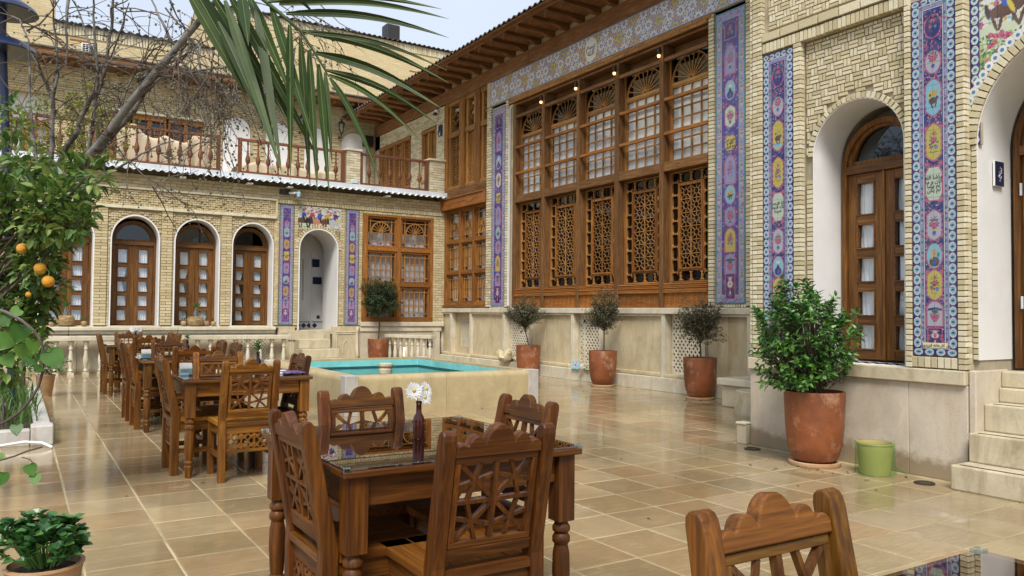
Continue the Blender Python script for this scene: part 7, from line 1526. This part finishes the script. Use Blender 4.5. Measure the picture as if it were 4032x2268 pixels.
# citron tree
ct = thing('citron_tree', 'dense leafy citron tree with ripe yellow orange fruits at the left edge', 'tree', (-.2, 6.6, 0)); P = MB(); m = MB()
CB = [(60, 640, 75, 60), (110, 760, 110, 150), (40, 850, 110, 150), (190, 850, 100, 130), (90, 960, 110, 150), (230, 780, 75, 60), (300, 760, 50, 44), (300, 690, 60, 40), (360, 690, 55, 30), (240, 700, 60, 36), (340, 830, 30, 22), (40, 1060, 100, 150), (150, 1040, 70, 80), (190, 1120, 60, 60), (60, 1180, 100, 150), (150, 1180, 60, 60), (30, 1300, 90, 110), (110, 1270, 60, 60), (40, 430, 50, 20), (20, 480, 60, 30), (200, 930, 80, 60), (270, 860, 55, 40), (300, 880, 50, 40), (20, 1420, 80, 80), (110, 1360, 60, 40)]
BR = []
for (a, b, rp_, n) in CB:
    dd = random.uniform(4.75, 5.5); c = at(a, b, dd); r = rp_*dd/FPX; BR.append(c)
    m.tube([Vector((-.2, 6.2, 1.2+.5*random.random())), c+rv()*.1, c], [.012, .007, .004], 5)
    for k in range(int(n*1.5)):
        o = c+rv()*r*1.15; out = (o-c); L_ = random.uniform(.055, .095); leaf(P, o, out*1.2/max(r, .01)+rv()*.8+Vector((-.1, -.3, .1)), L_, L_*.52, None, .22, .12)
m.tube([(-.25, 6.6, .0), (-.22, 6.5, .8), (-.2, 6.2, 1.5), tuple(at(60, 760, 5.2))], [.06, .05, .045, .02], 9); m.build('branches', TWIGD, ct, kind='stuff'); P.build('crown', LFC, ct, tint=True, kind='stuff')
def fruit(a, b, r, dd=4.85):
    c = at(a, b, dd); ax = Matrix.Rotation(random.uniform(-.3, .3), 3, 'X') @ Matrix.Rotation(random.uniform(-.3, .3), 3, 'Y'); m = MB(); prof = [(0, -1.02), (.22, -1.0), (.42, -.86), (.6, -.80), (.78, -.62), (.95, -.35), (1.0, 0), (.93, .35), (.78, .62), (.5, .86), (.22, .96), (.08, .93), (0, .93)]
    n = 20; k0 = len(m.v); m.lathe([(p*r, z*r) for p, z in prof], c, n, axis=ax); m.v = [tuple(c+(Vector(v)-c)*(1+.035*math.sin(7*math.atan2(v[1]-c.y, v[0]-c.x)+20*(v[2]-c.z)/r))) for v in m.v]; m.build('fruit', CITR, ct, smooth=70)
    m = MB(); m.tube([c+Vector((0, 0, r*.9)), c+Vector((.005, .01, r*1.6)), c+Vector((-.02, .03, r*2.6))], .003, 5); m.build('stalk', STM, ct)
for (a, b, r) in ((88, 979, .039), (158, 1058, .042), (190, 1108, .041), (145, 855, .036), (167, 866, .028), (112, 1160, .02)): fruit(a, b, r*.86)
# foreground vine
vn = thing('vine', 'climbing vine with large heart shaped leaves hanging at the lower left edge', 'vine', tuple(at(80, 1500, 2.7))); S = lambda q, d: [at(a*.3795, 1150+b*.3795, d) for a, b in q]
m = MB(); m.tube(S([(-60, 170), (60, 205), (220, 290), (330, 380), (400, 460), (440, 560), (455, 680), (440, 840), (400, 980), (330, 1100), (220, 1230), (80, 1330), (-60, 1400)], 2.7), .005, 6); m.tube(S([(455, 640), (500, 560), (470, 520)], 2.7), .003, 5); m.tube([at(-20, 1818, 2.65), at(60, 1795, 2.65), at(110, 1775, 2.65), at(165, 1760, 2.62)], .003, 5); m.tube([at(86, 1800, 2.64), at(118, 1808, 2.64), at(128, 1822, 2.64)], .002, 5); m.tube(S([(30, 1100), (35, 1250), (20, 1400)], 2.7), .004, 5); m.build('stem', TWIG, vn, smooth=60)
def heart(a, b, size, rot, tilt, dd, t, yaw=.0):
    c = at(a, b, dd); r = size*dd/FPX/2; M = Matrix.Rotation(rot, 3, 'Y') ; pts = [(0, .62), (.30, .86), (.66, .86), (.90, .52), (.88, .08), (.64, -.40), (.30, -.78), (0, -1.08)]
    V = []; F_ = []; view = (CAM-c).normalized(); up = Vector((0, 0, 1)); rt = up.cross(view).normalized(); up = view.cross(rt); nrm = (view+rt*yaw+up*tilt).normalized(); rt = up.cross(nrm).normalized(); up = nrm.cross(rt)
    cs, sn = math.cos(rot), math.sin(rot); rt, up = rt*cs+up*sn, up*cs-rt*sn
    mid = [c+up*r*v+nrm*(-.10*r*abs(v)) for (_, v) in pts]; R = [c+rt*r*u+up*r*v+nrm*(.22*r*u-.25*r*u*u) for u, v in pts]; L = [c-rt*r*u+up*r*v+nrm*(.22*r*u-.25*r*u*u) for u, v in pts]
    V = mid+R+L; k = len(pts)
    for i in range(k-1): F_ += [(i, i+1, k+i+1, k+i), (i, 2*k+i, 2*k+i+1, i+1)]
    q = MB(); q.add(V, F_, 0, t); o = q.build('leaf', LFV, vn, tint=True, smooth=80)
for args in ((212, 1412, 92, .5, .2, 2.7, .45), (76, 1312, 84, -.3, .1, 2.72, .25, .4), (96, 1385, 78, .2, -.3, 2.75, .15, -.3), (128, 1362, 74, -.35, .5, 2.7, .75, .9), (15, 1262, 60, .6, .3, 2.7, .5), (22, 1345, 80, -.6, .1, 2.76, .1), (150, 1452, 46, -.8, .9, 2.68, .6, .6), (118, 1422, 60, -.5, 1.2, 2.7, .9, .4), (65, 1690, 52, .1, .3, 2.68, .02, -.2), (122, 1850, 56, .35, .1, 2.64, .85, .1), (138, 1886, 50, .15, .2, 2.64, .7, -.2), (6, 1885, 62, -.2, .2, 2.64, .6, .3), (180, 1395, 62, 1.2, .3, 2.74, .2), (30, 1420, 64, .5, .2, 2.78, .05), (5, 1800, 40, .9, .6, 2.66, .8), (60, 1228, 52, -.9, .4, 2.8, .3)): heart(*args)
# palm leaf
pm = thing('palm_frond', 'dark green palm frond with long leaflets hanging into the picture from above', 'palm leaf', tuple(at(1100, -60, 2.5))); Z_ = lambda a, b, d=2.5: at(700+a*.928, b*.928, d)
m = MB(); m.tube([Z_(180, -160), Z_(300, -50), Z_(365, 0), Z_(440, 62), Z_(520, 132), Z_(580, 222), Z_(622, 292), Z_(640, 325)], [.009, .008, .007, .006, .005, .004, .003, .002], 7); m.build('midrib', LFP, pm, smooth=70)
LF_ = [((380, 8), (1118, 38), 30), ((430, 18), (1150, 80), 32), ((460, 58), (1150, 160), 34), ((530, 132), (1150, 352), 36), ((545, 140), (1140, 298), 20), ((585, 225), (1130, 468), 38), ((632, 298), (1105, 530), 30), ((640, 318), (1036, 602), 24), ((645, 330), (866, 784), 26),
       ((40, -40), (300, 425), 46), ((90, -10), (425, 600), 56), ((150, -20), (478, 530), 46), ((200, 0), (445, 745), 44), ((215, -30), (598, 680), 48), ((300, -20), (492, 432), 44), ((330, 30), (440, 720), 40), ((395, 25), (588, 650), 42), ((475, 105), (478, 765), 34), ((520, 160), (562, 798), 34), ((556, 212), (592, 814), 32), ((597, 272), (642, 816), 34), ((625, 306), (655, 700), 26), ((270, -20), (300, 195), 50), ((360, 220), (490, 560), 30), ((60, -60), (330, 320), 50), ((250, 40), (420, 640), 34), ((500, -10), (588, 72), 14), ((170, 90), (380, 560), 40)]
for k, (a, b, wd) in enumerate(LF_):
    d0 = 2.5+.012*((k*7) % 9)-.04; A, B = Z_(*a, d0), Z_(*b, d0+random.uniform(-.18, .12)); w_ = wd*.928*d0/FPX*.46; dr = (B-A); s = dr.cross((CAM-A)).normalized(); n_ = s.cross(dr).normalized()
    if n_.dot(CAM-A) < 0: n_ = -n_
    P = []; N_ = 10; V0 = []; fcs = []; fold = random.uniform(.25, .6)*(1 if k % 3 else -1)
    for i in range(N_+1):
        f = i/N_; wf_ = w_*min(1, .35+f*4)*(1-max(0, (f-.35)/.65)**1.6)+.0004; c = A.lerp(B, f)+Vector((0, 0, .03*math.sin(math.pi*f)*(1 if k < 9 else .2))); P += [c-s*wf_+n_*wf_*fold, c-n_*wf_*.25, c+s*wf_+n_*wf_*fold]
    q = MB(); q.add(P, [(3*i+j, 3*i+j+1, 3*i+j+4, 3*i+j+3) for i in range(N_) for j in (0, 1)], 0, random.random()); q.tube([P[3*i+1]+n_*.0008 for i in range(N_+1)], [.0016]*N_+[.0006], 4, 1, .5); q.build('leaflet', [LFP, LFRIB], pm, tint=True)
# fallen leaves and grit
ll = MB()
for k in range(90):
    if k < 40: x, y = random.gauss(8.6, .25), random.choice((8.4, 10.6, 8.3, 13.0))+random.gauss(0, .3)
    elif k < 60: x, y = random.gauss(5.4, .35), random.gauss(4.1, .35)
    else: x, y = random.uniform(.4, 6), random.uniform(3, 15)
    leaf(ll, Vector((x, y, .004)), Vector((random.uniform(-1, 1), random.uniform(-1, 1), .05)), random.uniform(.015, .05), .015)
o = ll.build('fallen_leaves', m_leaf('dry_leaf', [(.05, .035, .015), (.09, .06, .02), (.12, .11, .04)], .6, .1), None, tint=True, kind='stuff'); o['label'] = 'small fallen leaves and grit scattered over the wet paving'
